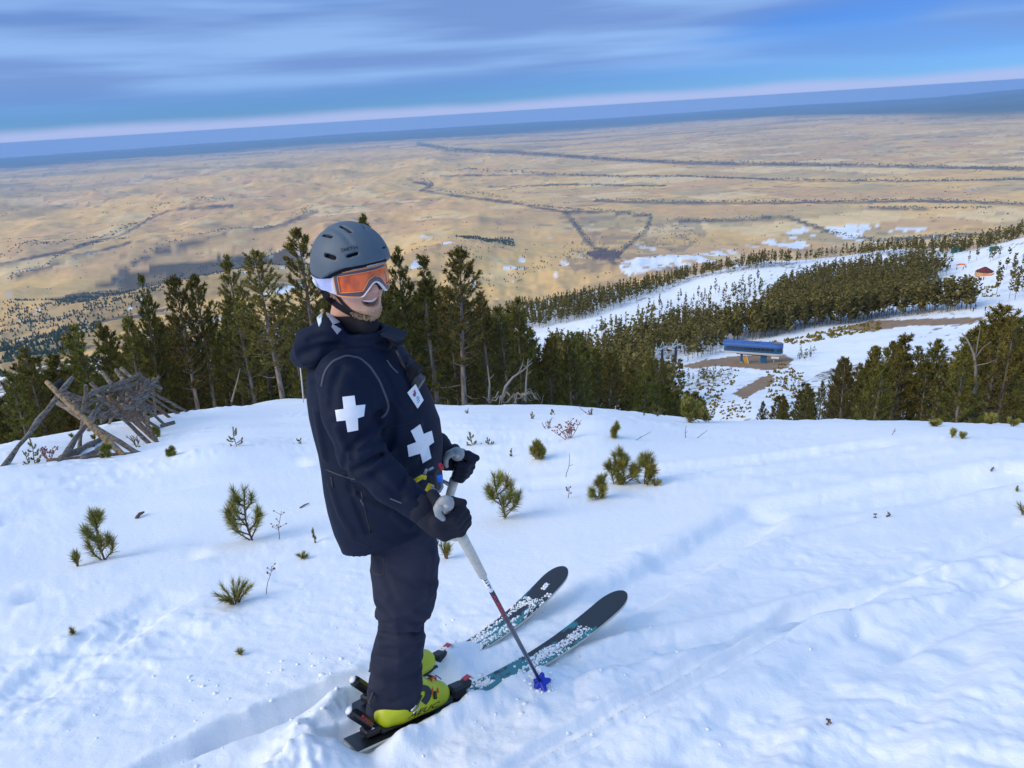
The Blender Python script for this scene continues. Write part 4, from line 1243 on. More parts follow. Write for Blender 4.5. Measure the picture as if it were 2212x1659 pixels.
# a thin marker wand behind the skier
r_ = empty('marker_pole', tuple(hit(655, 870, 6, 40)), 'thin pale marker wand standing in the snow behind the hood', 'pole')
p0 = np.array(r_.location); p1 = at_r(648, 788, np.hypot(p0[0], p0[1]))
MB().tube([p0 - [0, 0, .1], (p0 + p1) / 2 + [.01, 0, 0], p1], .017, 6).build('shaft', mat('wand', (.62, .58, .52), .6), r_, True)
# ------------------------------------------------------------------ solid modelling from distance fields
def surfnets(f, lo, hi, h):
    lo, hi = np.asarray(lo, float), np.asarray(hi, float)
    n = np.ceil((hi - lo) / h).astype(int) + 1
    ax = [lo[i] + h * np.arange(n[i]) for i in range(3)]
    D = np.empty(n, np.float32)
    st = max(1, int(400000 / (n[1] * n[2])))
    for i in range(0, n[0], st):
        x, y, z = np.meshgrid(ax[0][i:i + st], ax[1], ax[2], indexing='ij')
        D[i:i + st] = f(np.stack([x, y, z], -1).reshape(-1, 3).astype(np.float32)).reshape(x.shape)
    S = D < 0
    cnt = np.zeros(n - 1, np.int8)
    for a in (0, 1):
        for b in (0, 1):
            for c in (0, 1):
                cnt += S[a:n[0] - 1 + a, b:n[1] - 1 + b, c:n[2] - 1 + c]
    act = np.argwhere((cnt > 0) & (cnt < 8))
    idx = -np.ones(n - 1, np.int64); idx[tuple(act.T)] = np.arange(len(act))
    acc = np.zeros((len(act), 3)); w = np.zeros(len(act))
    for axis in range(3):
        for u_ in (0, 1):
            for v_ in (0, 1):
                o = [0, 0, 0]; o[(axis + 1) % 3] = u_; o[(axis + 2) % 3] = v_
                A = act + o; B = A.copy(); B[:, axis] += 1
                da, db = D[tuple(A.T)], D[tuple(B.T)]
                m_ = (da < 0) != (db < 0)
                t = np.where(m_, da / np.where(m_, da - db, 1), 0)
                p = A.astype(float); p[:, axis] += t
                acc[m_] += p[m_]; w[m_] += 1
    V = lo + h * acc / w[:, None]
    Q = []
    for axis in range(3):
        sl0 = [slice(None)] * 3; sl1 = [slice(None)] * 3
        sl0[axis] = slice(0, -1); sl1[axis] = slice(1, None)
        e = np.argwhere(S[tuple(sl0)] != S[tuple(sl1)])
        b, c = (axis + 1) % 3, (axis + 2) % 3
        ok = (e[:, b] > 0) & (e[:, c] > 0) & (e[:, b] < n[b] - 1) & (e[:, c] < n[c] - 1)
        e = e[ok]
        flip = S[tuple(e.T)]
        q = []
        for (db, dc) in ((-1, -1), (0, -1), (0, 0), (-1, 0)):
            g = e.copy(); g[:, b] += db; g[:, c] += dc
            q.append(idx[tuple(g.T)])
        q = np.stack(q, 1)
        q[~flip] = q[~flip][:, ::-1]
        Q.append(q)
    return V, np.concatenate(Q)
def smin(a, b, k):
    h = np.maximum(k - np.abs(a - b), 0) / k
    return np.minimum(a, b) - h * h * k * .25
def caps(p, a, b, ra, rb):
    a = np.asarray(a, np.float32); b = np.asarray(b, np.float32)
    d = b - a
    t = np.clip(((p - a) @ d) / (d @ d), 0, 1)
    return np.linalg.norm(p - a - t[:, None] * d, axis=1) - (ra + (rb - ra) * t)
def ell(p, c, r):
    q = (p - np.asarray(c, np.float32)) / np.asarray(r, np.float32)
    l = np.linalg.norm(q, axis=1)
    l2 = np.linalg.norm(q / np.asarray(r, np.float32), axis=1)
    return l * (l - 1) / (l2 + 1e-9)
def chain(p, pts, rad, k=.02):
    d = None
    for i in range(len(pts) - 1):
        c = caps(p, pts[i], pts[i + 1], rad[i], rad[i + 1])
        d = c if d is None else smin(d, c, k)
    return d
def trace(f, px, py, t0=1.2, t1=4.5):
    """points where the view rays of picture points meet a solid"""
    d = ray(px, py); shp = d.shape[:-1]
    d = unit(d.reshape(-1, 3))
    t = np.full(len(d), t0); best = np.full(len(d), 9.0); tb = t.copy()
    for _ in range(90):
        v = f((CAM + d * t[:, None]).astype(np.float32))
        k = np.abs(v) < best
        best[k] = np.abs(v)[k]; tb[k] = t[k]                  # a ray that misses keeps its closest approach
        t = np.minimum(t + .6 * v, t1)
    return (CAM + d * tb[:, None]).reshape(*shp, 3)
def grad(f, P, e=.004):
    P = np.asarray(P, np.float32); s = P.shape
    P = P.reshape(-1, 3)
    g = np.stack([f(P + np.eye(3, dtype=np.float32)[i] * e) - f(P - np.eye(3, dtype=np.float32)[i] * e) for i in range(3)], 1)
    return unit(g).reshape(s)
def sdf_obj(name, f, lo, hi, h, mt, parent, tint=None):
    V, Q = surfnets(f, lo, hi, h)
    me = mesh_np(name, V - world_loc(parent), None, Q)
    if tint is not None: vcol(me, 'tint', tint(V))
    me.materials.append(mt)
    o = bpy.data.objects.new(name, me)
    COL.objects.link(o); o.parent = parent
    return o
def patch(name, f, quads, off, mt, parent, n=8):
    """cloth patch made of picture-plane quads laid on a solid, with a thickness"""
    mb = MB()
    for q in quads:
        q = np.asarray(q, float)
        u_, v_ = np.meshgrid(np.linspace(0, 1, n), np.linspace(0, 1, n), indexing='ij')
        P2 = (q[0] * ((1 - u_) * (1 - v_))[..., None] + q[1] * (u_ * (1 - v_))[..., None] + q[2] * (u_ * v_)[..., None] + q[3] * ((1 - u_) * v_)[..., None])
        P = trace(f, P2[..., 0], P2[..., 1])
        N_ = grad(f, P)
        top = P + N_ * off; bot = P - N_ * .002
        i = np.arange(n - 1)[:, None] * n; j = np.arange(n - 1)[None]
        F = np.stack([i + j, i + j + 1, i + n + j + 1, i + n + j], -1).reshape(-1, 4)
        k = n * n
        rim = list(range(n)) + [r_ * n + n - 1 for r_ in range(1, n)] + [(n - 1) * n + c_ for c_ in range(n - 2, -1, -1)] + [r_ * n for r_ in range(n - 2, 0, -1)]
        mb.add(top.reshape(-1, 3), None, F[:, ::-1])
        R_ = [(rim[a], rim[(a + 1) % len(rim)], rim[(a + 1) % len(rim)] + k, rim[a] + k) for a in range(len(rim))]
        mb.add(np.concatenate([(P + N_ * (off - .0004)).reshape(-1, 3), bot.reshape(-1, 3)]), None, np.array(R_))
    return mb.build(name, mt, parent, True)
def cross_quads(P):
    return [(P[0], P[1], P[2], P[11]), (P[2], P[3], P[4], P[5]), (P[8], P[5], P[6], P[7]), (P[10], P[11], P[8], P[9]), (P[11], P[2], P[5], P[8])]
def text_mesh(s, name='lettering', font_shear=0.0):
    """triangles of a line of letters, scaled to width 1"""
    cu = bpy.data.curves.new('lettering', 'FONT')
    cu.body = s; cu.shear = font_shear; cu.resolution_u = 2; cu.offset = .012
    o = bpy.data.objects.new('lettering', cu)
    COL.objects.link(o)
    dg = bpy.context.evaluated_depsgraph_get(); dg.update()
    me = bpy.data.meshes.new_from_object(o.evaluated_get(dg))
    me.calc_loop_triangles()
    V = np.array([v.co[:] for v in me.vertices]); T = np.array([t.vertices[:] for t in me.loop_triangles])
    bpy.data.objects.remove(o); bpy.data.curves.remove(cu); bpy.data.meshes.remove(me)
    w = V[:, 0].max() - V[:, 0].min()
    V[:, 0] -= V[:, 0].min(); hgt = V[:, 1].max() - V[:, 1].min(); V[:, 1] -= V[:, 1].min()
    return V[:, :2] / np.array([w, hgt]), T
def lettering(f, s, quad, off, mt, parent, name='lettering', shear=0.0):
    """letters filling a picture-plane quad (bottom left, bottom right, top right, top left), laid on a solid"""
    V, T = text_mesh(s, name, shear)
    q = np.asarray(quad, float); u_, v_ = V[:, :1], V[:, 1:]
    P2 = q[0] * (1 - u_) * (1 - v_) + q[1] * u_ * (1 - v_) + q[2] * u_ * v_ + q[3] * (1 - u_) * v_
    P = trace(f, P2[:, 0], P2[:, 1])
    ok = np.abs(f(P.astype(np.float32))) < .01
    P = P + grad(f, P) * off
    T = T[ok[T].all(1)]
    return MB().add(P, T).build(name, mt, parent, False)

# ------------------------------------------------------------------ the skier
M_navy = mat('navy_shell', (.0050, .0100, .028), .72, .18, noise=((7, 7, 7), (.0068, .0128, .034), .4, .7), bump=[((45, 45, 45), .25, .006), ((420, 420, 420), .2, .001)])
M_navy2 = mat('navy_flap', (.019, .022, .038), .8, .15, bump=((420, 420, 420), .2, .001))
M_pants = mat('charcoal_trousers', (.024, .027, .047), .85, .12, noise=((9, 9, 9), (.031, .034, .058), .4, .7), bump=[((50, 50, 50), .25, .006), ((420, 420, 420), .22, .001)])
M_patch = mat('white_patch', (.80, .81, .85), .6, .3)
M_pipe = mat('grey_piping', (.07, .075, .105), .6, .3)
M_greyl = mat('grey_lining', (.33, .33, .38), .7, .2)
M_glove = mat('black_glove', (.012, .014, .026), .8, .25, bump=((260, 260, 260), .3, .002))
M_black = mat('black_plastic', (.012, .012, .014), .35, .5)
M_webbing = mat('black_webbing', (.012, .012, .017), .8, .2)
M_skin = mat('skin', (1, 1, 1), .5, .35, attr='tint', noise=None, bump=((500, 500, 500), .15, .001))
_b = M_skin.node_tree.nodes['Principled BSDF']
_b.inputs['Subsurface Weight'].default_value = .25
_b.inputs['Subsurface Radius'].default_value = (.009, .004, .003)
M_helmet = mat('slate_helmet', (.082, .112, .145), .55, .4, noise=((30, 30, 30), (.090, .122, .155), .4, .7))
M_white = mat('white_plastic', (.78, .79, .82), .4, .4)
M_strap = mat('lilac_strap', (.50, .54, .84), .75, .2, noise=((160, 160, 30), (.56, .60, .88), .4, .6), bump=((300, 300, 300), .3, .001))
M_lens = mat('orange_lens', (.78, .125, .018), .12, .5, noise=[((16, 16, 9), (.28, .035, .012), .52, .68)], coat=.4)  # dark mottling painted in for reflections and the face behind the lens
M_lensrim = mat('orange_rim', (.80, .28, .08), .35, .5)
M_lensborder = mat('violet_grey_border', (.075, .07, .10), .25, .5, coat=.4)
M_teeth = mat('teeth', (.82, .78, .70), .3, .5)
M_lip = mat('lip', (.52, .16, .15), .45, .4)
M_mouth = mat('mouth', (.10, .02, .02), .7, .2)
M_hair = mat('fair_beard', (.60, .42, .26), .7, .2)
M_dark = mat('dark_lettering', (.025, .03, .04), .6, .3)
M_yellow = mat('lime_shell', (.56, .60, .012), .35, .5, noise=((14, 14, 14), (.50, .53, .012), .45, .65))
M_orange = mat('orange_buckle', (.85, .09, .02), .35, .5)
M_metal = mat('metal', (.55, .56, .58), .3, .5, metal=.9)
M_red = mat('red_print', (.62, .03, .05), .5, .4)
M_yellowstrap = mat('yellow_strap', (.80, .62, .02), .5, .3)
M_blue = mat('blue_clip', (.02, .18, .80), .4, .4)

YB = 2.33                                                     # depth of the body's middle
foot = np.array([-.47, 2.36, gz(-.47, 2.36)])
person = empty('person', tuple(foot), 'skier in navy jacket with white crosses, grey helmet and orange goggles, smiling over the shoulder', 'person')
def rows(tab, Yd):
    out = []
    for (py, b, f_) in tab:
        B, F_ = atY(np.array(b), np.array(py), Yd), atY(np.array(f_), np.array(py), Yd)
        out.append(((B[0] + F_[0]) / 2, (B[2] + F_[2]) / 2, (F_[0] - B[0]) / 2))
    out = np.array(out)
    return out[np.argsort(out[:, 1])]
def column(p, T, Yc, bl, ex=2.3, yaw=0.0, rz=None):
    """stacked rounded sections; T rows (x, z, half depth), bl(z) half width"""
    z = p[:, 2]
    cx = np.interp(z, T[:, 1], T[:, 0]); a = np.interp(z, T[:, 1], T[:, 2])
    b = bl(z)
    yc = Yc(z) if callable(Yc) else Yc
    x, y = p[:, 0] - cx, p[:, 1] - yc
    c, s = math.cos(yaw), math.sin(yaw)
    X_, Y_ = np.abs(x * c + y * s) / a, np.abs(-x * s + y * c) / b
    rr = (X_ ** ex + Y_ ** ex) ** (1 / ex)
    return (rr - 1) * np.minimum(a, b)
def folds(p, s, f, amp):
    return amp * (np.abs(2 * noise3(p[:, 0] * f[0], p[:, 1] * f[1], p[:, 2] * f[2], s) - 1) - .5)
JT = rows([(738, 712, 838), (760, 690, 858), (785, 672, 880), (810, 667, 898), (845, 668, 917), (880, 672, 933), (920, 680, 948), (960, 690, 955), (1000, 697, 953), (1040, 703, 949), (1080, 712, 947), (1120, 725, 945), (1160, 747, 943), (1195, 782, 938), (1230, 800, 936)], YB)
zt = JT[-1, 1]
def jw(z):
    return np.interp(z, [.65, .85, 1.05, 1.30, 1.42, 1.50, 1.56], [.195, .19, .17, .182, .185, .125, .085]).astype(np.float32)
P3 = lambda px, py, y_: atY(np.array(float(px)), np.array(float(py)), y_)
ARM_R = [P3(738, 815, 2.175), P3(752, 895, 2.125), P3(783, 985, 2.09), P3(842, 1044, 2.05), P3(912, 1098, 2.02)]
ARM_RR = [.080, .073, .065, .055, .046]
ARM_L = [P3(770, 812, 2.49), P3(800, 900, 2.55), P3(850, 985, 2.56), P3(955, 972, 2.53)]
HEM0 = P3(757, 1168, YB)
HEMN = unit(np.cross(P3(848, 1184, 2.14) - HEM0, P3(935, 1140, 2.24) - HEM0)); HEMN = HEMN if HEMN[2] > 0 else -HEMN
CREASE_J, CREASE_T = [], []
def creases(p, lst):
    d = 0
    for pts, w, dep in lst:
        lo = pts.min(0) - 3 * w; hi = pts.max(0) + 3 * w
        sel = np.all((p > lo) & (p < hi), axis=1)
        if not sel.any(): continue
        q = p[sel]; best = None
        for a, b in zip(pts[:-1], pts[1:]):
            k = caps(q, a, b, 0, 0); best = k if best is None else np.minimum(best, k)
        add = np.zeros(len(p), np.float32); add[sel] = 1.5 * dep * np.exp(-(best / w) ** 2)
        d = d + add
    return d
def jacket(p): return jacket0(p) + creases(p, CREASE_J)
def jacket0(p):
    t = column(p, JT, YB, jw, 2.35, -.13)
    t = np.maximum(t, p[:, 2] - (zt + .015))
    # sloping hem, longer at the front
    t = np.maximum(t, -((p - HEM0.astype(np.float32)) @ HEMN.astype(np.float32)))
    t = t + folds(p, 3, (5, 5, 9), .010) * np.clip(1 - (p[:, 2] - .7) * .8, .3, 1)
    a = chain(p, ARM_R, ARM_RR, .03)
    el = np.exp(-((np.linalg.norm(p - ARM_R[2].astype(np.float32), axis=1) / .13) ** 2))
    q = p @ rotm('Y', .75)
    a = a + folds(q, 5, (6, 6, 17), .010) * (.3 + .8 * el) + folds(p, 9, (26, 26, 26), .003)
    a = np.maximum(a, (p - ARM_R[-1].astype(np.float32)) @ unit(ARM_R[-1] - ARM_R[-2]).astype(np.float32) - .004)
    l = chain(p, ARM_L, [.08, .072, .062, .05], .03)
    l = np.maximum(l, (p - ARM_L[-1].astype(np.float32)) @ unit(ARM_L[-1] - ARM_L[-2]).astype(np.float32) - .004)
    t = smin(t, l, .03)
    return smin(t, a, .018)
def add_creases(f, lst, tab):
    for pts, w, dep in tab:
        pts = np.asarray(pts, float)
        s = np.linspace(0, len(pts) - 1, 2 * len(pts) - 1)
        P = trace(f, np.interp(s, range(len(pts)), pts[:, 0]), np.interp(s, range(len(pts)), pts[:, 1]))
        P = P[np.abs(f(P.astype(np.float32))) < .01]
        if len(P) > 1: lst.append((P.astype(np.float32), w, dep))
add_creases(jacket0, CREASE_J, [
    ([(846, 978), (805, 1012), (762, 1034)], .011, -.014), ([(840, 972), (800, 1000), (765, 1016)], .008, .013), ([(828, 962), (777, 990)], .011, -.012), ([(748, 975), (742, 1015), (777, 1062)], .010, .012),
    ([(728, 925), (752, 985)], .011, -.010), ([(820, 893), (790, 935), (756, 975)], .010, .016), ([(832, 915), (800, 950), (770, 965)], .010, -.012), ([(868, 1012), (893, 1048)], .010, -.011),
    ([(805, 1024), (866, 1076)], .010, .009), ([(880, 1030), (866, 1060)], .008, .008), ([(754, 1050), (772, 1095), (793, 1150)], .009, .010), ([(830, 1100), (790, 1085), (765, 1070)], .012, -.010),
    ([(684, 890), (692, 935), (701, 985)], .014, -.010), ([(715, 1050), (735, 1110), (760, 1150)], .012, -.008), ([(845, 880), (848, 920), (842, 960)], .012, .012), ([(858, 870), (872, 905), (905, 915)], .012, -.008),
    ([(860, 800), (880, 850), (882, 880)], .012, -.010), ([(838, 800), (856, 835), (862, 870)], .011, .010), ([(735, 795), (718, 840), (715, 880)], .012, .008), ([(765, 800), (800, 840), (812, 880)], .014, -.008),
    ([(905, 1075), (925, 1130)], .009, .007), ([(850, 1110), (885, 1140)], .012, -.010), ([(800, 1150), (850, 1165), (900, 1150)], .010, .009), ([(930, 960), (905, 1010), (880, 1020)], .012, .010), ([(690, 800), (676, 830)], .012, .008)])
sdf_obj('jacket', jacket, (-.80, 1.90, .62), (-.12, 2.72, 1.62), .0056, M_navy, person)
# hood lying on the back and the stand-up collar
CB = P3(768, 722, YB - .01)
CREASE_H = []
def hood(p): return hood0(p) + creases(p, CREASE_H)
def hood0(p):
    a = chain(p, [P3(655, 766, YB - .05), P3(672, 742, YB - .09), P3(712, 716, YB - .10)], [.022, .040, .042], .04)
    b = chain(p, [P3(655, 766, YB + .05), P3(672, 742, YB + .09), P3(712, 716, YB + .10)], [.022, .040, .042], .04)
    c = caps(p, P3(655, 764, YB - .06), P3(655, 764, YB + .06), .026, .026)
    d = ell(p, P3(700, 752, YB), (.085, .13, .045))
    q = p - CB.astype(np.float32)
    # collar ring, higher at the back
    th = np.arctan2(q[:, 1], q[:, 0])
    zc = .012 * -np.cos(th) - .010
    rr = np.sqrt((q[:, 0] / 1.02) ** 2 + (q[:, 1] / .95) ** 2)
    ring = np.sqrt((rr - .098) ** 2 + (np.maximum(np.abs(q[:, 2] - zc) - .022, 0)) ** 2) - .014
    o = smin(smin(a, b, .04), smin(c, d, .04), .04)
    o = smin(o, ring, .035)
    return o + folds(p, 12, (16, 16, 16), .010)
add_creases(hood0, CREASE_H, [([(648, 765), (690, 748), (730, 745)], .010, .012), ([(655, 785), (700, 772), (740, 760)], .010, -.009), ([(668, 735), (700, 725), (735, 735)], .009, .010), ([(745, 725), (790, 740), (830, 735)], .008, .009), ([(760, 712), (800, 722), (838, 718)], .007, -.006), ([(690, 790), (720, 770)], .009, .009)])
sdf_obj('hood', hood, (-.76, 2.05, 1.36), (-.26, 2.62, 1.66), .0055, M_navy, person)
def jh(p): return np.minimum(jacket(p), hood(p))
patch('white_cross', jacket, cross_quads([(739.6, 857.5), (765.4, 854.7), (768.2, 876.2), (788.3, 874.2), (785.4, 899), (772.5, 903.4), (773.4, 929), (751, 932.9), (746.8, 907.7), (728.2, 909.7), (724.7, 886.2), (742.5, 883.3)]), .0022, M_patch, person)
patch('white_cross', jacket, cross_quads([(887.1, 930.6), (907.2, 916.3), (914.3, 937.7), (931.5, 930.6), (936.7, 954.9), (925.8, 963.5), (930.9, 989.3), (912.9, 1000.7), (907.2, 979.3), (882.8, 986.4), (879.4, 962.1), (898.6, 954.9)]), .0022, M_patch, person)
def seam(name, f, pts, rad, mt, off=0.0, parent=None):
    pts = np.asarray(pts, float)
    s = np.concatenate([[0], np.cumsum(np.hypot(*np.diff(pts, axis=0).T))])
    u_ = np.linspace(0, s[-1], max(8, int(s[-1] / 5)))
    P = trace(f, np.interp(u_, s, pts[:, 0]), np.interp(u_, s, pts[:, 1]))
    P = P + grad(f, P) * off
    k = np.ones(3) / 3
    for c in range(3): P[1:-1, c] = np.convolve(P[:, c], k, 'valid')
    return MB().tube(P, rad, 6).build(name, mt, parent or person, True)
seam('piping', jacket, [(695, 835), (699, 812), (706, 796), (720, 780), (748, 768), (777, 773), (800, 792), (820, 823), (834, 858), (840, 878), (834, 895), (823, 903)], .0042, M_pipe)
seam('seam', jacket, [(836, 915), (852, 922), (880, 916), (905, 905)], .0022, M_navy2)
seam('seam', jacket, [(770, 1036), (745, 1030), (722, 1022), (704, 1014)], .0026, M_black)
seam('zip_pull', jacket, [(716, 1030), (718, 1042), (719, 1052)], .004, M_black)
seam('pocket_zip', jacket, [(780, 1060), (790, 1110), (800, 1150)], .0022, M_black)
seam('zip_pull', jacket, [(779, 1079), (786, 1092)], .0035, M_pipe)
seam('pocket_zip', jacket, [(836, 778), (845, 792), (860, 806)], .0030, M_pipe)
seam('seam', jacket, [(745, 1150), (770, 1170), (800, 1182)], .0022, M_navy2)
seam('sleeve_print', jacket, [(843, 1077), (868, 1087)], .0022, mat('faded_print', (.10, .11, .16), .7, .2))
# grey lining flap and white reflective tab at the collar
patch('collar_lining', hood, [[(718, 700), (737, 712), (728, 722), (716, 706)], [(704, 676), (722, 684), (742, 694), (719, 701)]], .003, M_greyl, person, 6)
patch('collar_tab', hood, [[(685, 688), (696, 676), (695, 696), (690, 706)]], .003, mat('pale_tab', (.62, .68, .70), .5, .3), person, 6)
# storm flap at the throat
fl = MB()
c0 = P3(852, 722, YB - .05)
fl.box(c0, (.060, .11, .012), rotm('Y', .42) @ rotm('Z', -.2), bev=.004)
fl.box(P3(856, 738, YB - .04), (.045, .07, .010), rotm('Y', .75) @ rotm('Z', -.2), bev=.004)
fl.build('storm_flap', M_navy2, person)
# identity card
bq = np.array([(888.5, 832), (905.7, 866), (895, 883), (876.5, 849)])
BP = trace(jacket, bq[:, 0], bq[:, 1]); bn = unit(grad(jacket, BP).mean(0)); BP = BP + bn * .017
BP = BP.mean(0) + (BP - BP.mean(0)) - np.outer((BP - BP.mean(0)) @ bn, bn)
card = MB().add(np.concatenate([BP, BP - bn * .003]), None, [(3, 2, 1, 0), (4, 5, 6, 7)] + [(i, (i + 1) % 4, (i + 1) % 4 + 4, i + 4) for i in range(4)]).build('name_badge', M_patch, person)
def on_card(u_, v_): return BP[0] * (1 - u_) * (1 - v_) + BP[1] * u_ * (1 - v_) + BP[2] * u_ * v_ + BP[3] * (1 - u_) * v_ + bn * .0012
pr = MB()
for (u0, u1, v0, v1) in [(.16, .24, .30, .55), (.24, .40, .35, .75), (.30, .44, .5, .7)]:
    pr.add([on_card(u0, v0), on_card(u1, v0 + .05), on_card(u1, v1), on_card(u0 + .03, v1)], None, [(3, 2, 1, 0)])
pr.build('badge_emblem', mat('badge_red', (.35, .10, .12), .6, .3), card)
pr = MB()
for (u0, u1, v0, v1) in [(.55, .60, .35, .6), (.66, .70, .3, .7), (.78, .81, .4, .8)]:
    pr.add([on_card(u0, v0), on_card(u1, v0), on_card(u1, v1), on_card(u0, v1)], None, [(3, 2, 1, 0)])
pr.build('badge_print', mat('badge_ink', (.12, .13, .2), .6, .3), card)

# trousers
LT = rows([(1100, 815, 925), (1150, 815, 930), (1180, 806, 938), (1196, 800, 943), (1230, 801, 944), (1270, 807, 944), (1300, 811, 943), (1325, 815, 937), (1350, 815, 917), (1380, 809, 913), (1420, 802, 909), (1460, 799, 909), (1500, 796, 911), (1535, 795, 911), (1580, 795, 911)], 2.225)
LL = rows([(1100, 800, 930), (1190, 812, 925), (1270, 815, 925), (1325, 825, 918), (1350, 828, 900), (1380, 820, 897), (1420, 815, 896), (1470, 815, 896)], 2.52)
def legw(z): return np.interp(z, [0, .1, .45, .62, .70, .9], [.078, .076, .082, .092, .086, .07]).astype(np.float32)
hemA, hemB, hemC = P3(797, 1537, 2.225), P3(852, 1563, 2.15), P3(912, 1496, 2.225)
hn = unit(np.cross(hemB - hemA, hemC - hemA)); hn = hn if hn[2] > 0 else -hn
def trousers(p): return trousers0(p) + creases(p, CREASE_T)
def trousers0(p):
    r_ = column(p, LT, lambda z: np.interp(z, [0, .55, .75], [2.225, 2.235, 2.275]), legw, 2.2)
    kn = np.exp(-((p[:, 2] - .42) / .16) ** 2)
    q = p @ rotm('Y', -.35)
    w = folds(q, 21, (3.5, 5, 24), .016) * (.35 + .85 * kn) + folds(p, 25, (14, 14, 5), .008)
    cuff = np.exp(-((p[:, 2] - .10) / .10) ** 2)
    w = w + folds(q, 29, (5, 5, 17), .009) * cuff
    r_ = r_ + w
    r_ = np.maximum(r_, -((p - hemA.astype(np.float32)) @ hn.astype(np.float32)))
    l = column(p, LL, lambda z: np.interp(z, [0, .75], [2.56, 2.47]), lambda z: legw(z) * .9, 2.2) + w
    l = np.maximum(l, .06 - p[:, 2])
    pel = ell(p, P3(868, 1115, YB), (.095, .145, .10))
    return smin(smin(r_, l, .02), pel, .05)
add_creases(trousers0, CREASE_T, [
    ([(815, 1304), (852, 1340), (911, 1347)], .010, .015), ([(813, 1283), (857, 1318), (925, 1330)], .012, -.010), ([(812, 1368), (857, 1378), (914, 1356)], .010, .015), ([(822, 1390), (870, 1388), (911, 1376)], .012, -.009),
    ([(806, 1418), (850, 1428), (900, 1422)], .012, .009), ([(846, 1237), (900, 1262), (940, 1255)], .014, .008), ([(830, 1345), (870, 1362), (905, 1362)], .009, -.009), ([(806, 1440), (845, 1455)], .012, -.007), ([(840, 1480), (880, 1465), (908, 1450)], .012, .008),
    ([(820, 1215), (850, 1290)], .014, .007), ([(935, 1200), (925, 1290)], .014, -.006), ([(800, 1500), (840, 1520), (890, 1505)], .012, .007)])
sdf_obj('trousers', trousers, (-.72, 2.02, -.06), (-.18, 2.76, .98), .0058, M_pants, person)
seam('seam', trousers, [(806, 1198), (806, 1240), (829, 1243), (829, 1200)], .0016, M_black)

# head ------------------------------------------------------------------
HC_ = P3(756.5, 566, 2.29)
yaw, pit = math.radians(-48), math.radians(1)
Fh = np.array([math.cos(yaw) * math.cos(pit), math.sin(yaw) * math.cos(pit), math.sin(pit)])
Rh = unit(np.cross(Fh, [0, 0, 1])); Uh = np.cross(Rh, Fh)
ti = math.radians(-2); Rh, Uh = Rh * math.cos(ti) + Uh * math.sin(ti), Uh * math.cos(ti) - Rh * math.sin(ti)
BH = np.stack([Fh, Rh, Uh], 1)                                # local -> world
OH = HC_ - .006 * Fh - .054 * Uh
def tol(p): return ((p - OH.astype(np.float32)) @ BH.astype(np.float32))
def tow(q): return OH + np.asarray(q, float) @ BH.T
def mouth_u(f_, r_): return -.0575 + 10.0 * r_ * r_
def head(p):
    q = tol(p)
    qm = q.copy(); qm[:, 1] = np.abs(q[:, 1])
    d = ell(q, (-.012, 0, .030), (.092, .073, .095))
    d = smin(d, ell(q, (.034, 0, -.025), (.064, .060, .080)), .04)
    d = smin(d, ell(q, (.040, 0, -.076), (.053, .049, .036)), .03)
    d = smin(d, ell(q, (.080, 0, -.098), (.019, .023, .018)), .025)
    d = smin(d, ell(qm, (.066, .034, -.026), (.028, .024, .026)), .02)
    d = smin(d, chain(q, [(.094, 0, .012), (.112, 0, -.014), (.116, 0, -.022)], [.009, .012, .0135], .01), .014)
    d = smin(d, ell(qm, (.105, .013, -.026), (.012, .008, .009)), .008)
    d = smin(d, ell(q, (.086, 0, -.048), (.020, .031, .013)), .012)         # upper lip
    d = smin(d, ell(q, (.084, 0, -.079), (.018, .026, .010)), .012)         # lower lip
    mq = q.copy(); mq[:, 2] = q[:, 2] - (mouth_u(0, q[:, 1]) + .0575)
    d = -smin(-d, ell(mq, (.108, 0, -.0645), (.038, .0375, .0120)), .004)    # open smile
    # ears
    e = ell(qm, (-.012, .079, -.010), (.021, .010, .032))
    e = -smin(-e, ell(qm, (-.004, .090, -.008), (.012, .007, .020)), .004)
    d = smin(d, e, .008)
    d = smin(d, chain(q, [(-.018, 0, -.05), (-.045, 0, -.13), (-.055, 0, -.20)], [.058, .060, .066], .03), .025)
    return d
def skin_tint(V):
    q = tol(V.astype(np.float32))
    base = np.array([.60, .33, .235])
    C = np.tile(base, (len(V), 1))
    def blend(c, k): 
        nonlocal C
        C = C + (np.array(c) - C) * np.clip(k, 0, 1)[:, None]
    n = noise3(q[:, 0] * 220, q[:, 1] * 220, q[:, 2] * 220, 4)
    blend((.62, .25, .20), np.exp(-(((q[:, 0] - .07) / .03) ** 2 + ((np.abs(q[:, 1]) - .035) / .022) ** 2 + ((q[:, 2] + .028) / .025) ** 2)) * .55)
    blend((.60, .22, .18), sstep(np.abs(q[:, 1]), .070, .078) * (q[:, 0] < .02) * .7)
    blend((.62, .25, .21), np.exp(-(((q[:, 0] - .116) / .018) ** 2 + (q[:, 1] / .02) ** 2 + ((q[:, 2] + .02) / .016) ** 2)) * .5)
    bd = sstep(-q[:, 2], .050, .078) * sstep(q[:, 0], .0, .05) + .55 * np.exp(-((q[:, 2] + .040) / .006) ** 2) * sstep(q[:, 0], .075, .09)
    blend((.52, .335, .215), bd * (.25 + .45 * n))
    mk = np.exp(-((q[:, 2] - mouth_u(0, q[:, 1])) / .008) ** 2) * sstep(q[:, 0], .078, .088) * (np.abs(q[:, 1]) < .030)
    blend((.45, .13, .12), mk * .8)
    return C
sdf_obj('body', head, tow((0, 0, -.05)) - [.19, .19, .19], tow((0, 0, -.05)) + [.19, .19, .19], .0026, M_skin, person, skin_tint)
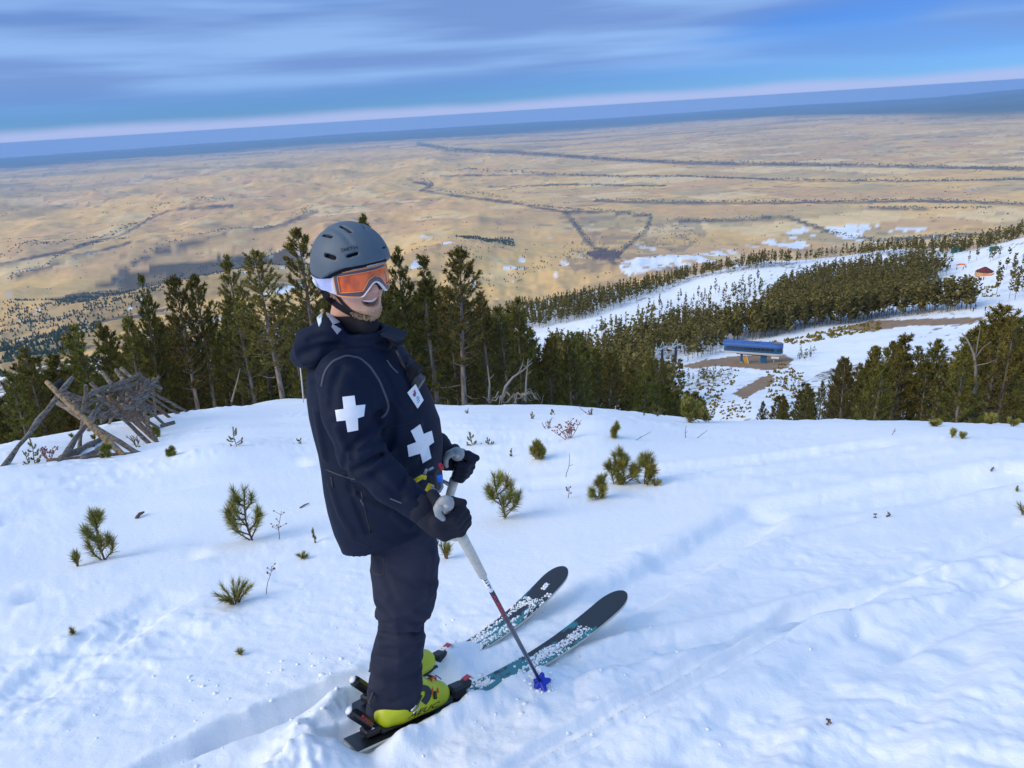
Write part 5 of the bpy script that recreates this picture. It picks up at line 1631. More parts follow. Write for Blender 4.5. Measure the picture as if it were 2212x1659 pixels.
def arc_strip(u0, u1, f0, w, name, mt, nseg=14, dep=.004):
    mb = MB()
    rr = np.linspace(-w, w, nseg)
    P = []
    for r_ in rr:
        fx = f0 - 11 * r_ * r_
        s = mouth_u(0, r_) + .0575
        k = math.sqrt(max(0, 1 - (r_ / (w * 1.03)) ** 2))
        P += [(fx, r_, u0 + s), (fx, r_, u0 + s + (u1 - u0) * (.25 + .75 * k)), (fx - dep, r_, u1 + s), (fx - dep, r_, u0 + s)]
    Q = []
    for i in range(nseg - 1):
        for k in range(4):
            a, b = i * 4 + k, i * 4 + (k + 1) % 4
            Q.append((a, b, b + 4, a + 4))
    mb.add(tow(np.array(P)), None, Q)
    return mb.build(name, mt, person, True)
arc_strip(-.0545, -.0620, .0945, .0325, 'upper_teeth', M_teeth)
arc_strip(-.0520, -.0548, .0970, .0325, 'upper_lip', M_lip)
arc_strip(-.0785, -.0735, .0935, .027, 'lower_lip', M_lip)
tq = MB().add(tow(np.array([(.0740, a * .028, b * .016 - .062) for a in (-1, 1) for b in (-1, 1)])), None, [(0, 1, 3, 2)])
tq.build('mouth_cavity', M_mouth, person)
for s in (-1, 1):                                             # eyes behind the goggles
    ey = MB()
    c = tow((.083, s * .031, .018))
    th, ph = np.meshgrid(np.linspace(0, math.pi, 9), np.linspace(0, 2 * math.pi, 13), indexing='ij')
    V = c + .0125 * np.stack([np.sin(th) * np.cos(ph), np.sin(th) * np.sin(ph), np.cos(th)], -1).reshape(-1, 3)
    i = np.arange(8)[:, None] * 13; j = np.arange(12)[None]
    ey.add(V, None, np.stack([i + j, i + j + 1, i + 13 + j + 1, i + 13 + j], -1).reshape(-1, 4))
    eo = ey.build('eye', M_teeth, person, True)
    MB().tube([c + Fh * .0118, c + Fh * .0132], .0055, 10).build('iris', mat('blue_iris', (.06, .12, .2), .3, .5), eo, True)
hb_ = MB()
g = np.random.default_rng(5)
hv, _q4 = surfnets(head, tow((.07, 0, -.08)) - [.07] * 3, tow((.07, 0, -.08)) + [.07] * 3, .004)
ql = tol(hv.astype(np.float32)); nn_ = grad(head, hv)
sel = (ql[:, 2] < -.084) & (ql[:, 0] > .045) & (nn_ @ Uh < .2)
for p_, n_v in zip(hv[sel], nn_[sel]):
    for k in range(3):
        b0 = p_ + g.normal(size=3) * .002
        d_ = unit(n_v * .55 - Uh * .55 + g.normal(size=3) * .25)
        sd_ = unit(np.cross(d_, g.normal(size=3))) * .0007
        hb_.add([b0 - sd_, b0 + sd_, b0 + d_ * g.uniform(.003, .008)], [(0, 1, 2)])
hb_.build('beard', M_hair, person)

# helmet ------------------------------------------------------------------
HA = np.array([.1335, .1185, .1265])
HL = np.array([.010, 0, .052])                                # helmet centre, head axes
def hell(p, k=1.0, grow=0.0): return ell(tol(p), HL, HA * k + grow)
VENT = [((697, 507), (716, 511), .0055), ((737, 488), (757, 500), .0060), ((781, 483), (789, 494), .0040), ((703, 551), (722, 557), .0068), ((752, 553), (771, 547), .0060),
        ((827, 535), (834, 533), .0045), ((669, 538), (672, 546), .005), ((709, 484), (719, 481), .0035)]
hp = lambda px, py: trace(lambda p: hell(p), np.array([float(px)]), np.array([float(py)]))[0]
VP_ = [(hp(*a), hp(*b), r_) for a, b, r_ in VENT]
def hem_u(f_): return np.interp(f_, [-.14, -.10, -.055, -.02, .02, .06, .10, .14], [-.040, -.045, -.030, .0, .028, .045, .060, .064])
def helmet(p):
    q = tol(p)
    d = hell(p)
    # shallow sculpted ridge round the back and over the crown
    d = d - .0035 * sstep(q[:, 0], -.02, -.07) * sstep(q[:, 2], .065, .055)
    d = d + .003 * np.exp(-((np.abs(q[:, 1]) - .045) / .008) ** 2) * sstep(q[:, 2], .11, .13)
    d = np.maximum(d, -(d + .020))
    d = np.maximum(d, hem_u(q[:, 0]) - q[:, 2])
    for a, b, r_ in VP_:
        n_ = (unit((a + b) / 2 - HC_) * .010).astype(np.float32)
        d = np.maximum(d, -np.minimum(caps(p, a, b, r_, r_), np.minimum(caps(p, a - n_, b - n_, r_, r_), caps(p, a - 2 * n_, b - 2 * n_, r_, r_))))
    return d
sdf_obj('helmet', helmet, HC_ - [.15, .15, .19], HC_ + [.15, .15, .15], .0031, M_helmet, person)
def liner(p):
    q = tol(p)
    d = hell(p, .885)
    return np.maximum(d, hem_u(q[:, 0]) - .010 - q[:, 2])
ho2 = sdf_obj('helmet_liner', liner, HC_ - [.15, .15, .2], HC_ + [.15, .15, .15], .004, M_webbing, person)
for sg in (-1, 1):
    sdf_obj('ear_pad', lambda p: ell(tol(p), (-.062, sg * .058, -.020), (.024, .022, .044)), tow((-.062, sg * .058, -.02)) - [.06] * 3, tow((-.062, sg * .058, -.02)) + [.06] * 3, .004, M_webbing, person)
lettering(lambda p: hell(p), 'SMITH', [(737, 545), (773, 538), (771, 530), (736, 537)], .0012, M_dark, person)

# goggles ------------------------------------------------------------------
TH = np.radians(np.linspace(-67, 67, 61))
def gsurf(th, u_, off=0.0):
    bul = .005 * (1 - ((u_ - .008) / .05) ** 2)
    return tow(np.stack([.006 + (.121 + off + bul) * np.cos(th), (.095 + off + bul) * np.sin(th), u_ + .0 * th], -1))
def g_top(th): return .050 - .010 * np.abs(np.sin(th)) ** 3
def g_bot(th):
    a = np.degrees(np.abs(th))
    return np.interp(a, [0, 5, 10, 24, 30, 45, 60, 72], [.006, .004, -.004, -.030, -.033, -.030, -.027, -.022])
def inset(v, t, b, m_): return b + m_ + (t - b - 2 * m_) * v
goggles = MB()
nv = 13
def lens_part(name, thr, f_t, f_b, off, mt, parent, nv=13):
    v = np.linspace(0, 1, nv)
    t, b = f_t(thr), f_b(thr)
    U_ = b[:, None] + (t - b)[:, None] * v[None]
    P = gsurf(np.repeat(thr[:, None], nv, 1), U_, off)
    i = np.arange(len(thr) - 1)[:, None] * nv; j = np.arange(nv - 1)[None]
    return MB().add(P.reshape(-1, 3), None, np.stack([i + j, i + nv + j, i + nv + j + 1, i + j + 1], -1).reshape(-1, 4)).build(name, mt, parent, True)
gl = lens_part('goggles', TH, g_top, g_bot, 0.0, M_lens, person)
M = .0105
THi = np.radians(np.linspace(-64, 64, 57))
it = lambda th: g_top(th) - M
ib = lambda th: np.maximum(g_bot(th), np.interp(np.degrees(np.abs(th)), [0, 12, 24, 72], [.014, .004, -.026, -.026])) + M
bd = MB()
def strip(mb, tA, uA, tB, uB, off):
    n = len(tA)
    P = np.concatenate([gsurf(tA, uA, off), gsurf(tB, uB, off)])
    i = np.arange(n - 1)
    mb.add(P, None, np.stack([i, i + 1, i + 1 + n, i + n], 1))
sc_ = np.linspace(-1, 1, 61)
tA, tB = np.radians(67) * sc_, np.radians(60) * sc_
strip(bd, tA, g_top(tA), tB, it(tB), .0012)
strip(bd, tB, ib(tB), tA, g_bot(tA), .0012)
for s in (-1, 1):
    v = np.linspace(0, 1, 9)
    a, b = np.full(9, s * math.radians(67)), np.full(9, s * math.radians(60))
    strip(bd, a, g_bot(a) + (g_top(a) - g_bot(a)) * v, b, ib(b) + (it(b) - ib(b)) * v, .0012)
bd.build('lens_border', M_lensborder, gl, True)
def loop(tA, f_t, f_b, off, rad, name, mt, closed=True):
    v = np.linspace(0, 1, 7)[1:-1]
    th = np.concatenate([tA, np.full(5, tA[-1]), tA[::-1], np.full(5, tA[0])])
    uu = np.concatenate([f_t(tA), f_t(tA[-1:])[0] + (f_b(tA[-1:])[0] - f_t(tA[-1:])[0]) * v, f_b(tA[::-1]), f_b(tA[:1])[0] + (f_t(tA[:1])[0] - f_b(tA[:1])[0]) * v])
    P = gsurf(th, uu, off)
    P = np.concatenate([P, P[:1]])
    return MB().tube(P, rad, 6).build(name, mt, gl, True)
loop(tB, it, ib, .0022, .0014, 'orange_trim', M_lensrim)
loop(tA, g_top, g_bot, .0010, .0021, 'orange_trim', M_lensrim)
loop(np.radians(68.5) * sc_, lambda t: g_top(t) + .0022, lambda t: g_bot(t) - .0012, -.0035, .0034, 'frame', M_white)
# nose edge, ribbed top edge
tn = np.radians(np.linspace(-27, 27, 25))
MB().tube(gsurf(tn, g_bot(tn) - .0016, .002), .0021, 6).build('nose_edge', M_white, gl, True)
tt_ = np.radians(np.linspace(-70, 70, 60))
rb = MB().tube(gsurf(tt_, g_top(tt_) + .0045, -.004), .0045, 6)
rb.build('top_vent', mat('ribbed_grey', (.55, .55, .56), .7, .2), gl, True)
foam = MB()
tf = np.radians(np.linspace(-67, 67, 41))
for (fa, o_) in ((g_top, .003), (g_bot, -.002)):
    P = np.concatenate([gsurf(tf, fa(tf) + o_ * 0, -.004), gsurf(tf, fa(tf) + o_ * 0, -.028)])
    i = np.arange(40); foam.add(P, None, np.stack([i, i + 1, i + 42, i + 41], 1))
foam.build('foam', M_black, gl, True)
# strap round the helmet
SA = [np.radians(np.linspace(72, 180, 30)), np.radians(np.linspace(-72, -180, 30))]
st = MB()
def strap_pt(ph, u_, grow):
    uc = (u_ - HL[2]) / (HA[2] + grow)
    k = np.sqrt(np.maximum(1 - uc ** 2, .2))
    return np.stack([HL[0] + (HA[0] + grow) * k * np.cos(ph), (HA[1] + grow) * k * np.sin(ph), u_], -1)
def strap_mid(ph): return np.interp(np.degrees(np.abs(ph)), [72, 95, 130, 160, 180], [.0075, .010, .020, .026, .028])
for ph in SA:
    w = .0195
    blend = sstep(np.degrees(np.abs(ph)), 70, 92)[:, None]
    rowsP = []
    for vv in (-1, -.33, .33, 1):
        u_ = strap_mid(ph) + vv * w
        Pg = np.stack([.006 + .121 * np.cos(ph), .098 * np.sin(ph), u_], -1)
        rowsP.append(Pg * (1 - blend) + strap_pt(ph, u_, .0045) * blend)
    P = tow(np.concatenate(rowsP)); n = len(ph)
    i = np.arange(n - 1)
    for r_ in range(3):
        q = np.stack([i + r_ * n, i + 1 + r_ * n, i + 1 + (r_ + 1) * n, i + (r_ + 1) * n], 1)
        st.add(P, None, q)
so = st.build('strap', M_strap, gl, True)
for s in (-1, 1):
    c = []
    a = np.full(9, s * math.radians(68)); v = np.linspace(0, 1, 9)
    P0 = gsurf(a, g_bot(a) + (g_top(a) - g_bot(a)) * v, .001)
    a2 = np.full(9, s * math.radians(90))
    P1 = tow(np.stack([.006 + .112 * np.cos(a2), .1025 * np.sin(a2), -.012 + .040 * v], -1))
    P2 = P0 - Rh * s * .004; P3_ = P1 - Rh * s * .004
    i = np.arange(8)
    ou = MB().add(np.concatenate([P0, P1, P2, P3_]), None, np.concatenate([np.stack([i, i + 1, i + 10, i + 9], 1), np.stack([i + 18, i + 27, i + 28, i + 19], 1), np.stack([i, i + 18, i + 19, i + 1], 1)]))
    ou.build('outrigger', M_white, gl, True)
ph0 = math.radians(103)
dc = tow(strap_pt(np.array([ph0]), strap_mid(np.array([ph0])), .0055)[0]); dn = unit((dc - HC_) @ BH / HA ** 2 @ BH.T)
MB().tube([dc - dn * .001, dc + dn * .0028], .0135, 20).build('strap_badge', mat('pearl_disc', (.70, .74, .72), .45, .4), so, True)

# chin straps, neck gaiter
def gaiter(p):
    q = tol(p)
    d = chain(q, [(-.030, 0, -.125), (-.042, 0, -.150), (-.055, 0, -.20)], [.064, .070, .080], .03)
    d = smin(d, caps(q, (-.02, 0, -.140), (.045, 0, -.140), .050, .036), .03)
    return np.maximum(d, q[:, 2] + .108)
def hg(p): return np.minimum(head(p), gaiter(p) + .004)
def band(name, f, pts, w, off, mt):
    pts = np.asarray(pts, float)
    s = np.concatenate([[0], np.cumsum(np.hypot(*np.diff(pts, axis=0).T))])
    u_ = np.linspace(0, s[-1], max(8, int(s[-1] / 4)))
    c = np.stack([np.interp(u_, s, pts[:, 0]), np.interp(u_, s, pts[:, 1])], 1)
    t = unit(np.gradient(c, axis=0)); nr = np.stack([-t[:, 1], t[:, 0]], 1)
    R_ = []
    for vv in (-1, 0, 1):
        q = c + nr * vv * w
        P = trace(f, q[:, 0], q[:, 1]); R_.append(P + grad(f, P) * off)
    for r_ in R_:
        for k in range(3): r_[1:-1, k] = np.convolve(r_[:, k], np.ones(3) / 3, 'valid')
    n = len(c); i = np.arange(n - 1); mb = MB()
    V = np.concatenate(R_ + [R_[1] - grad(f, R_[1]) * (off + .002)])
    mb.add(V, None, np.concatenate([np.stack([i, i + 1, i + 1 + n, i + n], 1), np.stack([i + n, i + n + 1, i + 1 + 2 * n, i + 2 * n], 1)]))
    return mb.build(name, mt, person, True)
sdf_obj('neck_gaiter', gaiter, tow((-.01, 0, -.13)) - [.14] * 3, tow((-.01, 0, -.13)) + [.14] * 3, .004, M_webbing, person)
band('chin_strap', hg, [(699, 626), (712, 644), (728, 658), (748, 670), (775, 682), (805, 690)], 6.5, .003, M_webbing)
band('chin_strap', hg, [(716, 604), (720, 620), (727, 634), (738, 650), (752, 664), (765, 676)], 2.6, .0035, M_webbing)

# boots, gloves -------------------------------------------------------------
SN = unit(np.array([0, .265, 1.0]))                           # normal of the slope underfoot
def frame(ang):
    d = np.array([math.cos(ang), math.sin(ang), 0]); d = unit(d - SN * (d @ SN))
    return d, np.cross(SN, d)
def on_slope(x, y, h=0.0):
    return np.array([x, y, -.265 * (y - 2.24)]) + SN * h
ANG_R, ANG_L = math.radians(39), math.radians(50)
BR, BL = on_slope(-.45, 2.23, .0), on_slope(-.52, 2.49, 0)
def boot(B, ang, par, top=.30):
    d, s_ = frame(ang)
    Mx = np.stack([d, s_, SN], 1).astype(np.float32)
    B32 = B.astype(np.float32)
    def f(p):
        q = (p - B32) @ Mx
        h = q[:, 2]
        lo = caps(q, (-.118, 0, .055), (.108, 0, .050), .047, .046)
        lo = smin(lo, caps(q, (-.06, 0, .06), (.075, 0, .062), .050, .044), .03)
        sh = chain(q, [(-.065, 0, .09), (-.05, 0, .17), (-.035, 0, .30)], [.062, .062, .064], .03)
        ins = caps(q, (.05, 0, .068), (-.03, 0, .15), .046, .055)
        d_ = smin(smin(lo, ins, .03), sh, .03)
        d_ = np.maximum(d_, .012 - h)
        return np.maximum(d_, h - top)
    o = sdf_obj('ski_boot', f, B - [.24, .24, .06], B + [.24, .24, .36], .0042, M_yellow, par)
    def L(q): return B + np.asarray(q, float) @ Mx.T.astype(float)
    sole = MB()
    for (a, b) in ((-.160, -.03), (.02, .160)):
        sole.box(L(((a + b) / 2, 0, .012)), (b - a, .072, .022), Mx.astype(float), bev=.008)
    sole.build('sole', M_black, o)
    return o, f, L, Mx.astype(float)
bo, bf, bl_, bM = boot(BR, ANG_R, person)
bo2, bf2, bl2, bM2 = boot(BL, ANG_L, person, .13)
# buckles on the visible boot
def on_boot(px, py, off=0.0):
    P = trace(bf, np.array([float(px)]), np.array([float(py)]))
    return P[0] + grad(bf, P)[0] * off
band2 = lambda name, pts, w, off, mt: band(name, bf, pts, w, off, mt)
x = band2('instep_pad', [(908, 1487), (918, 1485), (925, 1492), (924, 1506), (914, 1518)], 7, .003, mat('dark_grey_tongue', (.035, .04, .055), .6, .3)); x.parent = bo; x.location = np.array(person.location) - world_loc(bo)
for pts, rad in ([(930, 1468), (932, 1498)], .0042), ([(940, 1467), (944, 1496)], .0042), ([(930, 1469), (940, 1467)], .0042):
    P = [on_boot(*q, .007) for q in pts]
    MB().tube(P, rad, 6).build('buckle', M_orange, bo, True)
for pts, rad, mt, nm in (([(918, 1460), (930, 1466)], .0055, M_black, 'buckle_lever'), ([(929, 1459), (936, 1466)], .006, M_metal, 'buckle_lever'), ([(936, 1494), (939, 1509)], .007, M_black, 'ratchet_strap'),
                         ([(897, 1514), (893, 1527), (886, 1535)], .0045, M_metal, 'buckle_lever'), ([(905, 1513), (903, 1527), (890, 1540)], .003, M_metal, 'buckle_lever'), ([(908, 1500), (902, 1512), (897, 1520)], .006, M_black, 'ratchet_strap'), ([(940, 1462), (952, 1471)], .0022, M_black, 'ratchet_strap')):
    P = [on_boot(*q, .006) for q in pts]
    if len(P) == 2: P = [P[0], (P[0] + P[1]) / 2 + SN * .002, P[1]]
    MB().tube(P, rad, 6).build(nm, mt, bo, True)
x = lettering(bf, 'AEUC', [(880, 1553), (949, 1524), (950, 1514), (886, 1541)], .0015, M_dark, bo, shear=.3)

def pole_axis(top, tip): return unit(tip - top)
def glove(W, G, ax, fwd, back, s0, name='glove'):
    """fist closed round a grip: W wrist, G point on the grip axis, ax down the pole, fwd knuckle direction, back-of-hand direction"""
    pts, rad = [], []
    for i, (s_, ln) in enumerate(((-.018, 1.0), (.006, 1.06), (.030, 1.0), (.051, .84))):
        c = G + ax * s_
        k = [c - fwd * .036 + back * .030, c + fwd * .018 * ln + back * .031, c + fwd * .043 * ln + back * .004, c + fwd * .026 * ln - back * .027, c - fwd * .002 - back * .030]
        pts.append(k); rad.append([.0165, .0165, .0155, .0145, .0125])
    pm = G + ax * .016 - fwd * .046 + back * .014
    th = [W + fwd * .045 - ax * .03 - back * .012, G - ax * .046 - fwd * .020 - back * .016, G - ax * .050 + fwd * .022 - back * .004, G - ax * .040 + fwd * .056 + back * .004]
    def f(p):
        d = chain(p, [W - unit(pm - W) * .035, W + (pm - W) * .4, pm], [.040, .037, .036], .03)
        for k, r_ in zip(pts, rad):
            d = smin(d, chain(p, k, r_, .006), .007)
        d = smin(d, smin(caps(p, pts[0][0], pts[3][0], .020, .017), caps(p, pm, pts[1][0], .034, .02), .02), .012)
        return smin(d, chain(p, th, [.020, .0185, .0165, .0125], .006), .009)
    return sdf_obj(name, f, np.minimum(W, G) - .14, np.maximum(W, G) + .14, .0034, M_glove, person), f
# right pole through the right hand
GR = P3(972, 1112, 2.00)
TIPR = on_slope(.066, 2.42, -.055)
axR = pole_axis(GR, TIPR)
fwdR = unit(np.array([1, .12, -.15]) - axR * (np.array([1, .12, -.15]) @ axR)); backR = unit(np.cross(axR, fwdR)); backR = backR if backR[1] < 0 else -backR
gR, gRf = glove(ARM_R[-1], GR, axR, fwdR, backR, 0)
GL = P3(992, 1000, 2.47)
TIPL = on_slope(-.586, 2.81, -.05)
axL = pole_axis(GL, TIPL)
fwdL = unit(np.array([1, -.1, -.1]) - axL * (np.array([1, -.1, -.1]) @ axL)); backL = unit(np.cross(axL, fwdL)); backL = backL if backL[1] > 0 else -backL
gL, gLf = glove(ARM_L[-1], GL, axL, fwdL, backL, 0)
def cuff(name, W, prev, r0):
    d = unit(W - prev)
    return MB().tube([W - d * .03, W - d * .005, W + d * .02, W + d * .028], [r0, r0 * 1.06, r0 * 1.02, r0 * .8], 18).build(name, M_glove, person, True)
cuff('glove_cuff', ARM_R[-1], ARM_R[-2], .047)
cuff('glove_cuff', ARM_L[-1], ARM_L[-2], .050)

# things at the waist between the hands
wp = MB()
wp.box(P3(935, 1035, YB - .05), (.045, .13, .12), rotm('Z', -.15), bev=.015)
wo_ = wp.build('waist_pack', mat('waist_pack', (.014, .017, .026), .7, .25), person)
def bits(name, pts, y0, y1, rad, mt, par=wo_):
    P = [P3(px, py, y0 + (y1 - y0) * i / (len(pts) - 1)) for i, (px, py) in enumerate(pts)]
    return MB().tube(P, rad, 7).build(name, mt, par, True)
bits('yellow_strap', [(893, 1041), (903, 1035), (912, 1030), (920, 1032)], 2.12, 2.13, .0075, M_yellowstrap)
patch_y = MB().box(P3(928, 1054, 2.14), (.022, .006, .030), rotm('Y', .5), bev=.002).build('yellow_strap', M_yellowstrap, wo_)
bits('grey_clip', [(932, 1050), (942, 1062), (950, 1062), (956, 1052), (953, 1038)], 2.13, 2.14, .0045, M_greyl)
bits('blue_clip', [(951, 1040), (949, 1028)], 2.135, 2.135, .0095, M_blue)
bits('grey_clip', [(917, 1024), (922, 1014)], 2.13, 2.13, .005, M_greyl)
bits('grey_clip', [(926, 1016), (936, 1010)], 2.14, 2.14, .004, M_greyl)
bits('red_webbing', [(948, 1002), (955, 1016)], 2.20, 2.20, .004, M_red)
bits('red_webbing', [(952, 1000), (958, 1012)], 2.21, 2.21, .003, M_red)

# ------------------------------------------------------------------ ski poles
M_ivory = mat('ivory_grip', (.58, .56, .50), .6, .3, noise=((60, 60, 60), (.50, .48, .42), .45, .65))
M_shaft = mat('navy_shaft', (.018, .022, .055), .3, .5, coat=.3)
M_rubber = mat('grey_rubber', (.30, .32, .33), .5, .4)
_rb = M_rubber.node_tree.nodes['Principled BSDF']
M_rubl = mat('pale_rubber', (.50, .50, .47), .5, .4)
M_bask = mat('blue_basket', (.01, .03, .42), .4, .4)
def ski_pole(G, TIP, ax, fwd, back, label, knob_px, knob_y, full=True):
    r = empty('ski_pole', tuple(TIP), label, 'ski pole', 'pair of ski poles')
    Ltot = np.linalg.norm(TIP - G)
    A = lambda s_: G + ax * s_
    MB().tube([A(-.06), A(0), A(.09), A(.12)], [.0145, .0150, .0150, .0165], 12).build('grip', M_rubber, r, True)
    MB().tube([A(.085), A(.12), A(.24), A(.335), A(.34)], [.0185, .0175, .0160, .0140, .011], 14).build('grip_sleeve', M_ivory, r, True)
    MB().tube([A(.335), A(.6), A(Ltot - .05)], [.0092, .0088, .0072], 12).build('shaft', M_shaft, r, True)
    MB().tube([A(.341), A(.42), A(.425)], [.0098, .0096, .0088], 12).build('label_band', M_patch, r, True)
    # curved pommel: round head and a tail running down behind the hand
    K = P3(knob_px[0], knob_px[1], knob_y)
    # pommel built in the plane that faces the outside of the hand
    c = unit(back)
    e1 = unit(fwd - c * (fwd @ c)); e2 = np.cross(c, e1); e2 = e2 if e2[2] > 0 else -e2
    pom = MB()
    def disc(rad, t0, t1, n=22, ctr=K):
        a = np.linspace(0, 2 * math.pi, n, endpoint=False)
        R0 = np.stack([ctr + c * t0 + rad * .93 * (math.cos(q) * e1 + math.sin(q) * e2) for q in a])
        R1 = np.stack([ctr + c * (t0 + t1) / 2 + rad * (math.cos(q) * e1 + math.sin(q) * e2) for q in a])
        R2 = np.stack([ctr + c * t1 + rad * .93 * (math.cos(q) * e1 + math.sin(q) * e2) for q in a])
        V = np.concatenate([R0, R1, R2, [ctr + c * t0], [ctr + c * (t1 + .0015)]])
        i = np.arange(n); j = (i + 1) % n
        return V, np.stack([np.full(n, 3 * n), j, i], 1).tolist() + np.stack([np.full(n, 3 * n + 1), 2 * n + i, 2 * n + j], 1).tolist(), np.concatenate([np.stack([i, j, n + j, n + i], 1), np.stack([n + i, n + j, 2 * n + j, 2 * n + i], 1)])
    V, T, Q = disc(.0255, -.012, .010)
    pom.add(V, T, Q)
    tail = [K + e1 * -.010 + e2 * .008, K + e1 * -.030 + e2 * -.012, K + e1 * -.036 + e2 * -.035, K + e1 * -.030 + e2 * -.060, K + e1 * -.022 + e2 * -.072]
    pom.tube(tail, [.016, .014, .0115, .009, .005], 10)
    po = pom.build('pommel', M_rubber, r, True)
    V, T, Q = disc(.0085, .008, .0125)
    MB().add(V, T, Q).build('pommel_stud', M_rubl, po, True)
    sh = [A(.105) - fwd * .045 + back * .0, A(.115) - fwd * .02, A(.105) + fwd * .008]
    MB().tube(sh, [.006, .009, .008], 8).build('hand_shelf', M_rubl, r, True)
    # basket and tip
    B0 = A(Ltot - .118)
    bm = MB()
    h = unit(np.cross(ax, [0, 1, 0])); g2 = np.cross(ax, h)
    n = 24
    ang = np.linspace(0, 2 * math.pi, n, endpoint=False)
    rr = .034 + .010 * np.cos(5 * ang)
    top = np.stack([B0 + rr[i] * (math.cos(ang[i]) * h + math.sin(ang[i]) * g2) + ax * .004 for i in range(n)])
    V = np.concatenate([top, top + ax * .006, [B0 - ax * .012], [B0 + ax * .012]])
    i = np.arange(n); j = (i + 1) % n
    bm.add(V, np.stack([np.full(n, 2 * n), i, j], 1).tolist() + np.stack([np.full(n, 2 * n + 1), n + j, n + i], 1).tolist(), np.stack([i, n + i, n + j, j], 1))
    bm.build('basket', M_bask, r, False)
    MB().tube([A(Ltot - .09), A(Ltot - .03), A(Ltot + .02)], [.0105, .008, .003], 8).build('tip', M_black, r, True)
    if full:
        def sf(p): return caps(p, A(.33), A(Ltot - .05), .0098, .0074)
        def band_quad(s0, s1, k):
            a, b = [np.array(proj(A(q))[:2]) for q in (s0, s1)]
            t_ = unit(b - a); n_ = np.array([t_[1], -t_[0]]); w_ = k * FPX / 2.6
            return [a - n_ * w_, b - n_ * w_, b + n_ * w_, a + n_ * w_]
        lettering(sf, 'JJP', band_quad(.35, .415, .0052), .0006, M_dark, r)
        lettering(sf, 'ALBERO', band_quad(.45, .60, .0050), .0006, M_red, r)
        lettering(sf, '2', band_quad(.63, .645, .0042), .0006, M_red, r)
    return r
ski_pole(GR, TIPR, axR, fwdR, backR, 'near ski pole with ivory grip, navy shaft and blue basket stuck in the snow', (963, 1088), 1.935)
ski_pole(GL, TIPL, axL, fwdL, -backL, 'far ski pole half hidden behind the jacket, its grip in the left glove', (988, 981), 2.40, False)

# radio clipped to the chest
rad_ = empty('chest_radio', tuple(P3(893, 815, YB - .06)), 'black two way radio clipped on the chest of the navy jacket', 'radio')
rb_ = MB()
rot = rotm('Y', .60) @ rotm('Z', -.25)
rb_.box(P3(891, 806, YB - .06), (.034, .055, .060), rot, bev=.005)
rb_.build('radio_case', M_webbing, rad_)
MB().box(P3(901, 826, YB - .065), (.030, .050, .050), rot, bev=.005).build('radio_body', mat('radio_body', (.03, .034, .04), .45, .4), rad_)
MB().box(P3(873, 783, YB - .05), (.016, .03, .055), rot, bev=.003).build('clip', M_navy2, rad_)
MB().tube([P3(852, 748, YB - .07), P3(860, 765, YB - .09), P3(868, 785, YB - .10), P3(878, 800, YB - .09)], .0045, 7).build('cable', M_black, rad_, True)
MB().tube([P3(905, 836, YB - .05), P3(908, 831, YB - .05), P3(899, 812, YB - .05)], .003, 6).build('edge', M_black, rad_, True)

